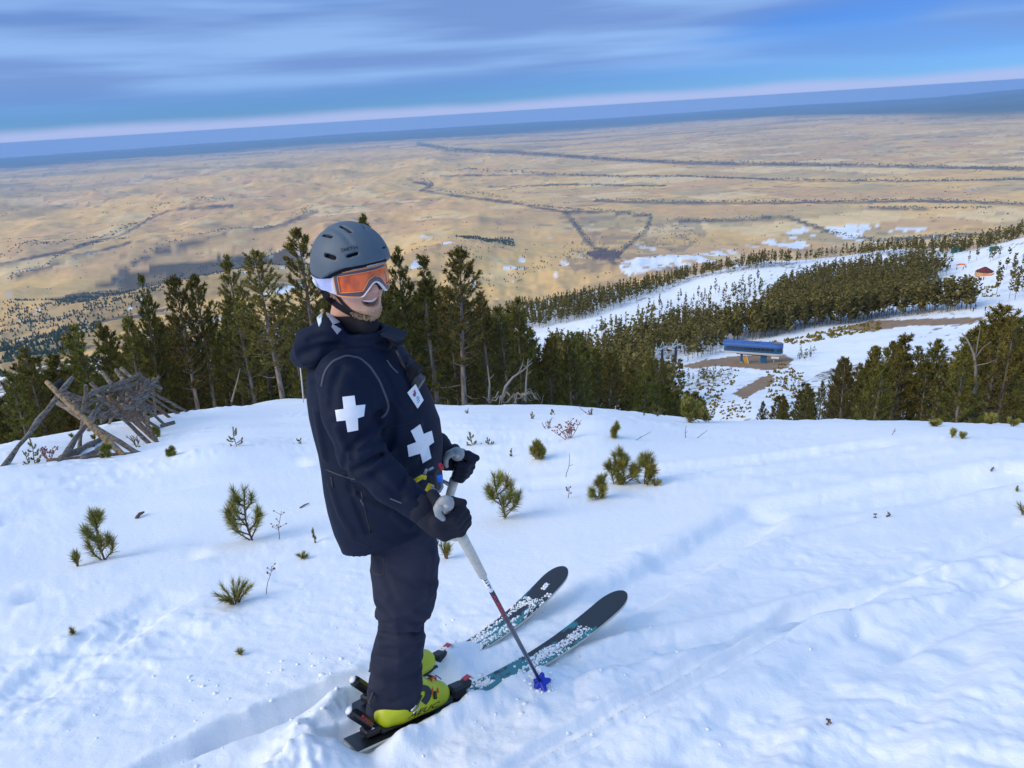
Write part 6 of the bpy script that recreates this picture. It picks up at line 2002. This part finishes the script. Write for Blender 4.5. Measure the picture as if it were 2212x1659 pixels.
# ------------------------------------------------------------------ skis
M_ski = mat('black_topsheet', (1, 1, 1), .38, .5, attr='tint', coat=.15)
M_skiedge = mat('cream_sidewall', (.62, .60, .50), .5, .3)
SKIS = []
def ski(B, ang, tip_s, rise, label, tail=-.27):
    d, s_ = frame(ang)
    r = empty('ski', tuple(B), label, 'ski', 'pair of skis')
    ss = np.concatenate([np.linspace(tail, tip_s - .14, 150)[:-1], tip_s - .14 * (1 - np.sin(np.linspace(0, math.pi / 2, 24)))])
    def hgt(s): return rise * np.clip((s - .30) / (tip_s - .30), 0, 1) ** 2.1 - .018 * np.clip((-.25 - s) / .4, 0, 1)
    def wid(s):
        w = .057 + .014 * np.clip((s - .1) / (tip_s - .35), 0, 1) ** 1.5
        e = np.clip((tip_s - s) / .13, 0, 1)
        return w * np.sqrt(np.maximum(1 - (1 - e) ** 2.4, 0)) + 1e-4
    P = lambda s, v, h: B + np.outer(s, d) + np.outer(v, s_) + np.outer(h, SN)
    top, edge = MB(), MB()
    k = 13
    vv = np.linspace(-1, 1, k)
    V = np.concatenate([P(ss, wid(ss) * v, hgt(ss) + .0005 * (1 - v * v)) for v in vv])
    n = len(ss); i = np.arange(n - 1)
    Q = np.concatenate([np.stack([i + r_ * n, i + 1 + r_ * n, i + 1 + (r_ + 1) * n, i + (r_ + 1) * n], 1) for r_ in range(k - 1)])
    S_, V_ = np.tile(ss, k), np.repeat(vv, n)
    pat = fbm(S_ * 5.5 + label.count('e'), V_ * .9 + 3.0 * label.count('a'), 95, 4, .6) + .13 * np.exp(-((S_ - .62) / .26) ** 2) - .30 * sstep(S_, .86, .98)
    tl = sstep(pat, .10, .13)[:, None]
    top.add(V, None, Q, np.array([[.012, .013, .017]]) * (1 - tl) + np.array([[.018, .19, .22]]) * tl)
    top.build('topsheet', M_ski, r, True)
    b = []
    for v in (-1, 1):
        b += [P(ss, (wid(ss) + .0012) * v, hgt(ss) - .0008), P(ss, (wid(ss) + .0012) * v, hgt(ss) - .011)]
    V = np.concatenate(b)
    Q = np.concatenate([np.stack([i, i + n, i + n + 1, i + 1], 1), np.stack([i + 2 * n, i + 2 * n + 1, i + 3 * n + 1, i + 3 * n], 1), np.stack([i + n, i + 3 * n, i + 3 * n + 1, i + n + 1], 1)])
    edge.add(V, None, Q)
    edge.build('sidewall', M_skiedge, r, True)
    SKIS.append((P, wid, hgt, tip_s))
    # binding: toe piece and tilted heel piece
    Mx = np.stack([d, s_, SN], 1)
    L = lambda a, b_, c_: B + d * a + s_ * b_ + SN * c_
    t = MB()
    t.box(L(.195, 0, .030), (.07, .062, .050), Mx, bev=.010).box(L(.235, 0, .042), (.055, .056, .040), Mx @ rotm('Y', -.25), bev=.016).box(L(.155, 0, .018), (.06, .05, .025), Mx, bev=.008)
    to = t.build('toe_piece', M_black, r)
    MB().box(L(.245, 0, .0655), (.030, .030, .004), Mx @ rotm('Y', -.25), bev=.0015).build('toe_window', mat('toe_red', (.45, .04, .06), .3, .5), to)
    MB().box(L(.268, 0, .0610), (.012, .044, .006), Mx @ rotm('Y', -.25), bev=.002).build('toe_badge', M_white, to)
    hl = MB()
    hl.box(L(-.185, 0, .022), (.07, .055, .030), Mx, bev=.006)
    tiltm = Mx @ rotm('Y', .82)
    cc = L(-.222, 0, .082)
    hl.box(cc, (.125, .050, .040), tiltm, bev=.015)
    hl.tube([L(-.16, -.03, .016), L(-.05, -.032, .014)], .005, 6).tube([L(-.16, .03, .016), L(-.05, .032, .014)], .005, 6)
    hl.tube([L(-.19, -.012, .13), L(-.165, 0, .155)], .006, 6)
    ho = hl.build('heel_piece', M_black, r)
    MB().tube([cc - tiltm[:, 0] * .0600, cc - tiltm[:, 0] * .0655], .0145, 14).build('release_dial', M_white, ho, True)
    return r, cc, tiltm
sk1 = ski(BR, ANG_R, 1.17, .16, 'near ski with black and teal top, tip lifted, dusted with snow')
sk2 = ski(BL, ANG_L, 1.12, .16, 'far ski, mostly snowed over, its black tip curving up behind the near ski')
def hf(p):
    q = (p - sk1[1].astype(np.float32)) @ sk1[2].astype(np.float32)
    a = np.abs(q) - np.array([.0625, .025, .020], np.float32)
    return np.linalg.norm(np.maximum(a, 0), axis=1) + np.minimum(a.max(1), 0)
lettering(hf, 'RVOT', [(779, 1549), (802, 1570), (806, 1564), (784, 1543)], .0012, M_red, sk1[0])
lettering(hf, '7', [(801, 1575), (806, 1578), (809, 1573), (804, 1570)], .0012, M_white, sk1[0])

# ------------------------------------------------------------------ loose snow: crumbs on the skis and clods round the trench
M_clod = mat('loose_snow', (.88, .895, .925), .7, .2, bump=((90, 90, 90), .4, .004))
_ico = None
def blob(mb, c, r, g):
    t = (1 + 5 ** .5) / 2
    global _ico
    if _ico is None:
        V = np.array([(-1, t, 0), (1, t, 0), (-1, -t, 0), (1, -t, 0), (0, -1, t), (0, 1, t), (0, -1, -t), (0, 1, -t), (t, 0, -1), (t, 0, 1), (-t, 0, -1), (-t, 0, 1)], float) / math.hypot(1, t)
        F = np.array([(0, 11, 5), (0, 5, 1), (0, 1, 7), (0, 7, 10), (0, 10, 11), (1, 5, 9), (5, 11, 4), (11, 10, 2), (10, 7, 6), (7, 1, 8), (3, 9, 4), (3, 4, 2), (3, 2, 6), (3, 6, 8), (3, 8, 9), (4, 9, 5), (2, 4, 11), (6, 2, 10), (8, 6, 7), (9, 8, 1)])
        _ico = (V, F)
    V, F = _ico
    mb.add(c + V * r * g.uniform(.5, 1.45, (12, 1)) * np.array([1, 1, .65]), F)
cl = MB()
g = np.random.default_rng(77)
for (P, wid, hgt, ts), s0, s1, n in ((SKIS[0], .30, ts_ := 1.02, 2100), (SKIS[1], .25, .98, 2400)):
    c = 0
    while c < n:
        s = g.uniform(s0, s1); v = np.clip(g.normal() * .42, -.98, .98)
        k = fbm(np.array([s * 7]), np.array([v * 1.6 + n]), 91, 3)[0] + (.12 if n > 2200 and s < .85 else 0) - .10 * (s > s1 - .12)
        c += 1
        if k < -.03: continue
        r_ = abs(g.normal()) * .0026 + .0016
        q = P(np.array([s]), np.array([wid(np.array([s]))[0] * v]), np.array([hgt(np.array([s]))[0] + r_ * .3]))[0]
        blob(cl, q, r_, g)
for k in range(260):
    x, y = g.normal() * .55 - .35, 2.45 + g.normal() * .35
    if k % 3 == 0: x, y = g.uniform(-1.9, -.5), g.uniform(1.5, 3.0)
    r_ = min(.016, abs(g.normal()) * .005 + .002)
    blob(cl, np.array([x, y, gz(x, y) + r_ * .05]), r_, g)
for k in range(60):
    a = g.uniform(0, 6.28); rr_ = abs(g.normal()) * .03 + .012
    x, y = .045 + rr_ * math.cos(a), 2.385 + rr_ * math.sin(a)
    blob(cl, np.array([x, y, gz(x, y) + .003]), g.uniform(.004, .010), g)
tag(cl.build('snow_crumbs', M_clod, None, True), 'loose crumbs of snow on the skis and round the trench', kind='stuff')
# ------------------------------------------------------------------ the blue lift station
M_blue_roof = mat('blue_roof', (.035, .105, .32), .45, .4, noise=((.4, .4, 3), (.045, .125, .36), .4, .6))
M_blue_belt = mat('blue_belt', (.02, .11, .25), .45, .4)
M_hull = mat('white_hull', (.74, .76, .78), .5, .3)
M_pane = mat('dark_window', (.025, .035, .05), .15, .6)
M_conc = mat('concrete', (.32, .31, .29), .85, .1)
M_safety = mat('safety_yellow', (.70, .36, .02), .5, .3)
M_steel = mat('galvanised_steel', (.46, .52, .53), .55, .4)
M_darksteel = mat('dark_steel', (.02, .025, .045), .5, .4)
SP = hit(1625, 783, 150, 600, smooth=True)
stn = empty('lift_station', tuple(SP), 'blue and white chairlift terminal with a band of windows, standing on bare dirt', 'lift station')
yw = math.radians(-25)
SX, SY = np.array([math.cos(yw), math.sin(yw), 0]), np.array([-math.sin(yw), math.cos(yw), 0])
def S(a, b, c): return SP + SX * a + SY * b + np.array([0, 0, c])
def hull_strip(prof, name, mt, parent, smooth=True, a0=-11.2, a1=11.8, cut=.0, cap=True):
    """sweep a half section (half width, height) along the terminal, the right end rounded in plan"""
    a = np.concatenate([np.linspace(a0, a1 - 3.2, 10), a1 - 3.2 + 3.2 * np.sin(np.linspace(.15, math.pi / 2, 9))])
    k = len(prof); V = []
    for x in a:
        e = np.clip((x - (a1 - 3.2)) / 3.2, 0, 1)
        sq = math.sqrt(max(0, 1 - e ** 2.6)) * .94 + .06
        for side in (1, -1):
            for (w, h) in (prof if side == 1 else prof[::-1]):
                sl = cut * (h - prof[0][1]) if x == a[0] else 0
                V.append(S(x - sl, side * w * sq, h))
    n = 2 * k; i = np.arange(len(a) - 1)[:, None] * n; j = np.arange(n - 1)[None]
    Q = np.stack([i + j, i + n + j, i + n + j + 1, i + j + 1], -1).reshape(-1, 4)
    mb = MB().add(np.array(V), None, Q)
    if cap:
        c0 = np.mean(V[:n], 0)
        mb.add(np.array(V[:n] + [c0]), [(q, q + 1, n) for q in range(n - 1)] + [(n - 1, 0, n)])
        c1 = np.mean(V[-n:], 0)
        mb.add(np.array(V[-n:] + [c1]), [(q + 1, q, n) for q in range(n - 1)] + [(0, n - 1, n)])
    return mb.build(name, mt, parent, False)
hull_strip([(1.0, 3.9), (2.0, 4.15), (2.35, 4.9), (2.4, 5.15)], 'hull', M_hull, stn, cut=.35)
hull_strip([(2.42, 5.15), (2.46, 5.95)], 'belt', M_blue_belt, stn, cut=.35)
hull_strip([(2.46, 7.30), (2.40, 7.9), (2.0, 8.6), (1.3, 9.0), (.4, 9.15)], 'roof', M_blue_roof, stn, cut=.45)
hull_strip([(2.30, 5.95), (2.30, 7.30)], 'window_band', M_blue_belt, stn, a1=11.6)
for k in range(11):
    a0 = -10.4 + k * 1.72
    for side in (1, -1):
        MB().box(S(a0 + .86, side * 2.33, 6.62), (1.52, .10, 1.16), np.stack([SX, SY, [0, 0, 1]], 1)).build('window', M_pane, stn)
for k, ang in enumerate((.5, .95, 1.4)):
    for side in (1, -1):
        c = S(8.6 + 3.05 * math.sin(ang), side * 2.22 * math.cos(ang) ** .55, 6.62)
        nrm = unit(SX * math.sin(ang) + SY * side * math.cos(ang)); tg = np.cross([0, 0, 1], nrm)
        MB().box(c, (.10, 1.05, 1.16), np.stack([nrm, tg, [0, 0, 1]], 1)).build('window', M_pane, stn)
MB().box(S(9.6, -.2, 9.16), (3.2, 2.6, .12), np.stack([SX, SY, [0, 0, 1]], 1)).build('roof_panel', mat('roof_panel', (.22, .15, .16), .6, .2), stn)
MB().box(S(1.5, -.9, 9.2), (1.2, .5, .15), np.stack([SX, SY, [0, 0, 1]], 1)).build('roof_hatch', M_blue_belt, stn)
for a, w, d in ((-4.4, .9, .9), (4.4, 2.4, 1.2)):
    po = MB().box(S(a, 0, 1.9), (w, d, 4.4), np.stack([SX, SY, [0, 0, 1]], 1), bev=.06).build('pillar', mat('blue_pillar', (.03, .13, .27), .5, .3) if a < 0 else bpy.data.materials['blue_pillar'], stn)
    MB().box(S(a, 0, -.1), (w + .8, d + .8, .7), np.stack([SX, SY, [0, 0, 1]], 1)).build('footing', M_conc, po)
MB().box(S(0, 0, 3.65), (13, 1.4, .5), np.stack([SX, SY, [0, 0, 1]], 1)).build('underframe', M_darksteel, stn)
yl = MB()
for k in range(3): yl.box(S(-3.0 + k * .55, -1.5, 1.2), (.42, .25, 2.9), np.stack([SX, SY, [0, 0, 1]], 1) @ rotm('Y', -.30))
yl.build('yellow_ramp', M_safety, stn)
ld = MB()
for s_ in (-.35, .35): ld.tube([S(-1.1, -1.5 + s_, 0), S(-2.6, -1.5 + s_, 4)], .07, 5)
for q in range(7): ld.tube([S(-1.1 - q * .2, -1.85, .3 + q * .55), S(-1.1 - q * .2, -1.15, .3 + q * .55)], .05, 4)
ld.build('ladder', M_hull, stn)
MB().box(S(9.0, -1, 3.3), (3.0, 1.6, .9), np.stack([SX, SY, [0, 0, 1]], 1), bev=.05).build('control_cabin', M_hull, stn)
MB().box(S(8.6, -1.4, 1.1), (.5, .5, 2.2), np.stack([SX, SY, [0, 0, 1]], 1), bev=.05).build('control_box', M_conc, stn)
MB().box(S(-12.4, 0, 4.6), (1.8, 1.2, .25), np.stack([SX, SY, [0, 0, 1]], 1) @ rotm('Y', .3)).build('rope_guide', M_hull, stn)
stn.scale = (.84, .84, .84)
# lift towers among the trees
def lift_tower(px, top, base_px, label):
    b = hit(px, base_px, 150, 600, smooth=True)
    H = top_height(b[0], b[1], top)
    r = empty('lift_tower', tuple(b), label, 'lift tower', 'chairlift towers left of the blue station')
    MB().tube([b - [0, 0, .5], b + [0, 0, H]], [.50, .40], 12).build('post', M_darksteel, r, True)
    MB().box(b + [0, 0, H - .2], (6.4, .5, .55), rotm('Z', yw + 1.2)).build('crossarm', M_steel, r)
    f = MB()
    for s_ in (-1, 1):
        f.tube([b + np.array([s_ * .9, 0, H]), b + np.array([.25, 0, H + 2.6])], .11, 5)
    f.tube([b + np.array([-.9, 0, H + .9]), b + np.array([.7, 0, H + .9])], .09, 5)
    f.build('lifting_frame', M_steel, r, True)
    w = rotm('Z', yw + 1.2)
    for s_ in (-1, 1):
        MB().box(b + w @ np.array([s_ * 3.0, 0, 0]) + [0, 0, H - .55], (.4, 2.6, .35), w).build('sheave_train', M_steel, r)
    MB().tube([b + [.6, 0, 0], b + [.6, 0, H - .3]], .06, 4).build('ladder', M_steel, r, True)
lift_tower(1430, 754, 792, 'left one of two dark lift towers with steel frames on top')
lift_tower(1459, 747, 786, 'right one of two dark lift towers with steel frames on top, nearer the blue station')
# antenna masts and sheds on the ridge
def mast(px, top, base_px, label, n_pan):
    b = hit(px, base_px, 300, 760, smooth=True); H = top_height(b[0], b[1], top) if top > 0 else 20
    r = empty('antenna_mast', tuple(b), label, 'antenna mast', 'antenna masts on the ridge')
    mb = MB()
    w = 1.1
    c3 = [np.array([math.cos(a) * w, math.sin(a) * w, 0]) for a in (0, 2.09, 4.19)]
    for c in c3: mb.tube([b + c, b + c * .5 + [0, 0, H]], .34, 4)
    for q in range(12):
        z0, z1 = H * q / 12, H * (q + 1) / 12
        for k in range(3): mb.tube([b + c3[k] * (1 - .5 * q / 12) + [0, 0, z0], b + c3[(k + 1) % 3] * (1 - .5 * (q + 1) / 12) + [0, 0, z1]], .10, 3, False)
    mb.build('mast', M_steel, r, True)
    for k in range(n_pan):
        a = k * 2.1; MB().box(b + np.array([1.2 * math.cos(a), 1.2 * math.sin(a), H * (.55 + .05 * (k % 2))]), (.9, .9, 2.6)).build('antenna_panel', M_hull, r)
    MB().tube([b + [.9, -.6, H * .30], b + [.9, -1.1, H * .30]], [1.2, .9], 12).build('dish', M_hull, r, True)
mast(2013, 498, 543, 'shorter lattice antenna mast beside the white hut on the ridge', 2)
mast(2058, 462, 540, 'taller lattice antenna mast beside the green shed on the ridge', 5)
def shed(px, py, w, d, h, mt, label, name='shed'):
    b = hit(px, py, 300, 760, smooth=True)
    r = empty(name, tuple(b), label, 'shed')
    MB().box(b + [0, 0, h / 2 - .4], (w, d, h + .8)).build('wall', mt, r)
    rf = MB(); hw, hd = w / 2 + .3, d / 2 + .3
    V = [b + [-hw, -hd, h], b + [hw, -hd, h], b + [hw, hd, h], b + [-hw, hd, h], b + [-hw, 0, h + d * .3], b + [hw, 0, h + d * .3]]
    rf.add(np.array(V), [(0, 4, 3), (1, 2, 5)], [(0, 1, 5, 4), (3, 4, 5, 2), (0, 3, 2, 1)])
    rf.build('roof', mt, r)
    MB().box(b + [0, -d / 2 - .03, 1.05], (1.0, .08, 2.1)).build('door', M_conc, r)
M_green = mat('green_shed', (.02, .12, .085), .6, .3)
shed(2016, 547, 6, 4, 2.2, M_hull, 'small white hut at the foot of the shorter antenna mast')
shed(2066, 545, 5.5, 4, 1.9, M_green, 'long green shed at the foot of the taller antenna mast')
shed(2043, 544, 5, 4, 2.5, mat('grey_shed', (.22, .25, .27), .7, .2), 'grey shed between the white hut and the green shed')
shed(2147, 541, 4, 3, 1.7, M_green, 'green shed under the trees right of the masts')
# pavilion on the piste
pb = hit(2126, 593, 300, 760, smooth=True)
pv = empty('pavilion', tuple(pb), 'round pavilion with a dark red roof and tan walls on the far piste', 'pavilion')
a = np.arange(8) * math.pi / 4 + .2
def ring(rad, z): return np.stack([pb[0] + rad * np.cos(a), pb[1] + rad * np.sin(a), np.full(8, pb[2] + z)], 1)
i = np.arange(8); j = (i + 1) % 8
MB().add(np.concatenate([ring(4.4, -.8), ring(4.4, 1.6)]), None, np.stack([i, j, j + 8, i + 8], 1)).build('wall', mat('tan_wall', (.52, .30, .15), .7, .2), pv)
MB().add(np.concatenate([ring(4.3, 1.9), ring(1.0, 3.9), [pb + [0, 0, 4.3]]]), [(8 + q, 8 + (q + 1) % 8, 16) for q in range(8)], np.stack([i, j, j + 8, i + 8], 1)).build('roof', mat('oxblood_roof', (.14, .035, .035), .7, .2), pv)
for k in range(8): MB().tube([ring(4.0, 0)[k], ring(4.0, 2.0)[k]], .14, 5).build('post', M_conc, pv)
M_fence_o = mat('orange_netting', (.75, .22, .06), .7, .2)
def netting(pts, h, label):
    P = [hit(x, y, 200, 800, smooth=True) for x, y in pts]
    r = empty('safety_netting', tuple(P[0]), label, 'safety netting', 'orange netting on the far piste')
    mb = MB()
    for p, q in zip(P[:-1], P[1:]):
        mid = (p + q) / 2; d = q - p
        mb.box(mid + [0, 0, h / 2], (np.linalg.norm(d), .06, h), np.stack([unit(d), unit(np.cross([0, 0, 1], d)), np.cross(unit(d), unit(np.cross([0, 0, 1], d)))], 1))
    mb.build('net', M_fence_o, r)
    for p in P: MB().tube([p - [0, 0, .3], p + [0, 0, h + .3]], .06, 5).build('stake', M_conc, r, True)
netting([(2105, 594), (2112, 596), (2126, 597), (2140, 596), (2147, 593)], .9, 'low orange netting round the front of the pavilion')
netting([(2066, 575), (2073, 573), (2083, 573), (2086, 580)], 1.0, 'orange netting at the upper end of the piste left of the pavilion')
netting([(2112, 700), (2150, 680), (2200, 668)], .35, 'low tan edge strip crossing the piste at right')
M_suit = {k: mat(k + '_ski_suit', c, .8, .2) for k, c in dict(black=(.02, .02, .025), blue=(.03, .07, .22), red=(.35, .04, .04), green=(.05, .12, .06), grey=(.12, .12, .14)).items()}
def far_person(px, py, colr, label, lean=0.0):
    b = hit(px, py, 200, 800, smooth=True)
    b = np.array([b[0], b[1], gz(b[0], b[1])])
    r = empty('person', tuple(b), label, 'person', 'tiny skiers on the far piste')
    g = np.random.default_rng(int(px * 7 + py))
    hipz, sh = .88, 1.42
    mb = MB()
    for s_ in (-1, 1): mb.tube([b + [s_ * .12, 0, 0], b + [s_ * .12, -.06, .46], b + [s_ * .09, .03, hipz]], [.075, .085, .11], 6)
    mb.tube([b + [0, .03, hipz - .05], b + [lean, 0, 1.15], b + [lean * 1.5, 0, sh], b + [lean * 1.5, 0, sh + .10]], [.17, .19, .20, .07], 8)
    for s_ in (-1, 1): mb.tube([b + [s_ * .21 + lean, 0, sh - .02], b + [s_ * .30, -.1, 1.12], b + [s_ * .30, -.32, .98]], [.075, .065, .05], 6)
    mb.build('body', M_suit[colr], r, True)
    MB().tube([b + [lean * 1.5, 0, 1.50], b + [lean * 1.5, 0, 1.58], b + [lean * 1.5, 0, 1.70], b + [lean * 1.5, 0, 1.76]], [.07, .115, .11, .04], 8).build('helmet', M_suit['black'], r, True)
    for s_ in (-1, 1): MB().box(b + [s_ * .13, -.1, .015], (.1, 1.7, .02)).build('ski', M_suit['grey'], r)
for px, py, colr, lab in [(2046, 581, 'black', 'far skier in black, uppermost left of a group under the masts'), (2052, 580, 'blue', 'far skier in blue beside the black one under the masts'), (2043, 586, 'grey', 'far skier in grey just below the group under the masts'),
                          (2066, 584, 'black', 'far skier in black left of the pavilion fence'), (2080, 584, 'red', 'far skier in red left of the pavilion'), (2110, 590, 'black', 'dark figure standing against the left wall of the pavilion'),
                          (2076, 608, 'black', 'far skier in black on the open piste, leftmost below the pavilion'), (2093, 610, 'grey', 'far skier in grey on the open piste below the pavilion'), (2104, 608, 'blue', 'far skier in blue on the open piste below the pavilion'),
                          (2124, 605, 'black', 'far skier in black on the open piste straight below the pavilion'), (2101, 616, 'green', 'far skier in green, lowest of the five below the pavilion'),
                          (2102, 672, 'black', 'far skier in black by the tall tree row at right'), (2107, 668, 'blue', 'far skier in blue by the tall tree row at right'), (2128, 670, 'black', 'far skier in black alone above the right hand stand')]:
    far_person(px, py, colr, lab, .05)
def trail_sign(px, py, hpx, mt, label, w=1.0):
    b = hit(px, py, 100, 800, smooth=True); b[2] = gz(b[0], b[1]); d = np.linalg.norm(b - CAM); H = hpx / FPX * d
    r = empty('trail_sign', tuple(b), label, 'sign')
    for s_ in (-1, 1): MB().tube([b + [s_ * w * .35, 0, -.3], b + [s_ * w * .35, 0, H]], .06, 5).build('post', M_conc, r, True)
    MB().box(b + [0, -.08, H * .8], (w, .06, H * .4)).build('board', mt, r)
    return r
trail_sign(1564, 822, 13, M_hull, 'white trail sign on two posts at the end of the thicket', 1.6)
trail_sign(1985, 660, 8, M_safety, 'small orange marker at the left edge of the far piste', .9)
trail_sign(2136, 668, 8, M_safety, 'small orange marker on the piste above the right hand stand', .9)
# farmhouses scattered over the plain
M_house = [mat('farm_wall_white', (.75, .75, .76), .7, .2), mat('farm_wall_tan', (.35, .25, .2), .8, .2), mat('farm_wall_red', (.35, .07, .06), .8, .2)]
M_froof = mat('farm_roof', (.30, .30, .33), .7, .2)
for k, (px, py, mi) in enumerate([(38, 585, 0), (52, 583, 0), (60, 582, 0), (68, 584, 1), (160, 560, 0), (192, 550, 0), (205, 548, 0), (318, 502, 0), (1080, 520, 1), (1440, 492, 0), (1462, 494, 2), (1475, 488, 0), (1500, 484, 0), (1492, 498, 1), (1520, 480, 0), (1548, 465, 0), (1590, 470, 0), (1615, 472, 0), (1700, 428, 0), (1810, 445, 0), (1880, 441, 1), (2080, 410, 0), (2110, 408, 0), (2100, 412, 0), (1350, 420, 0), (1420, 386, 0), (1620, 402, 0), (245, 450, 0), (395, 438, 0), (575, 470, 0)]):
    b = hit(px, py, 2500, 30000); d = np.linalg.norm(b - CAM)
    s = max(12.0, d * .0021) * (1.0 + .3 * (k % 3))
    r = empty('farm_building', tuple(b), ['white farm building on the plain', 'tan farm building on the plain', 'red farm building on the plain'][mi], 'farm building', ['white', 'tan', 'red'][mi] + ' farm buildings on the plain')
    MB().box(b + [0, 0, 2.5], (s * 1.4, s * .8, 7)).build('wall', M_house[mi], r)
    V = np.array([[-.75, -.45, 6], [.75, -.45, 6], [.75, .45, 6], [-.75, .45, 6], [-.75, 0, 6 + s * .25], [.75, 0, 6 + s * .25]]) * np.array([s, s, 1]) + b
    MB().add(V, [(0, 4, 3), (1, 2, 5)], [(0, 1, 5, 4), (3, 4, 5, 2)]).build('roof', M_froof, r)
# dark dots of trees and hedges on the plain
PT = MB()
g = np.random.default_rng(3)
PX, PY = [], []
for ln, w in CREEKS:
    P = np.array(ln, float); seg_ = np.hypot(*np.diff(P, axis=0).T); s = np.concatenate([[0], np.cumsum(seg_)])
    u_ = g.uniform(0, s[-1], int(s[-1] * .45))
    PX.append(np.interp(u_, s, P[:, 0]) + g.normal(size=len(u_)) * 2); PY.append(np.interp(u_, s, P[:, 1]) + g.normal(size=len(u_)) * w * .4)
for p in hits(np.concatenate(PX), np.concatenate(PY), 2500, 40000):
    d = np.linalg.norm(p - CAM)
    mini(PT, p, max(9, d * .0011) * g.uniform(.7, 1.5), max(7, d * .0011), g, (2.4, 2.1, 2.1))
for p in hits(g.uniform(0, 2212, 420), g.uniform(330, 640, 420), 2500, 26000):
    d = np.linalg.norm(p - CAM)
    if d < 4300 or d > 25000: continue
    for q in range(g.integers(1, 4)):
        z = p + np.array([g.normal() * 40, g.normal() * 15, -1])
        mini(PT, z, max(9, d * .0009) * g.uniform(.7, 1.4), max(7, d * .0010), g, (1.7, 1.6, 1.5))
tag(PT.build('plain_trees', M_mini), 'scattered trees and hedges of the plain', kind='stuff')
# ------------------------------------------------------------------ haze: the air over the plain
HAZE_ON = True
if HAZE_ON:
    hb = MB().box((0, 0, 0), (2, 2, 2))
    ho = hb.build('haze')
    zmin, ztop = -2300.0, 9.0
    ho.scale = (103000, 103000, (ztop - zmin) / 2)
    ho.location = (0, 0, (ztop + zmin) / 2)
    tag(ho, kind='stuff')
    hm = bpy.data.materials.new('haze')
    hm.use_nodes = True
    t = hm.node_tree
    t.nodes.clear()
    v = t.nodes.new('ShaderNodeVolumePrincipled')
    v.inputs['Color'].default_value = (.30, .56, 1.0, 1)
    v.inputs['Density'].default_value = 1.8e-5
    o = t.nodes.new('ShaderNodeOutputMaterial')
    t.links.new(v.outputs[0], o.inputs['Volume'])
    ho.data.materials.append(hm)
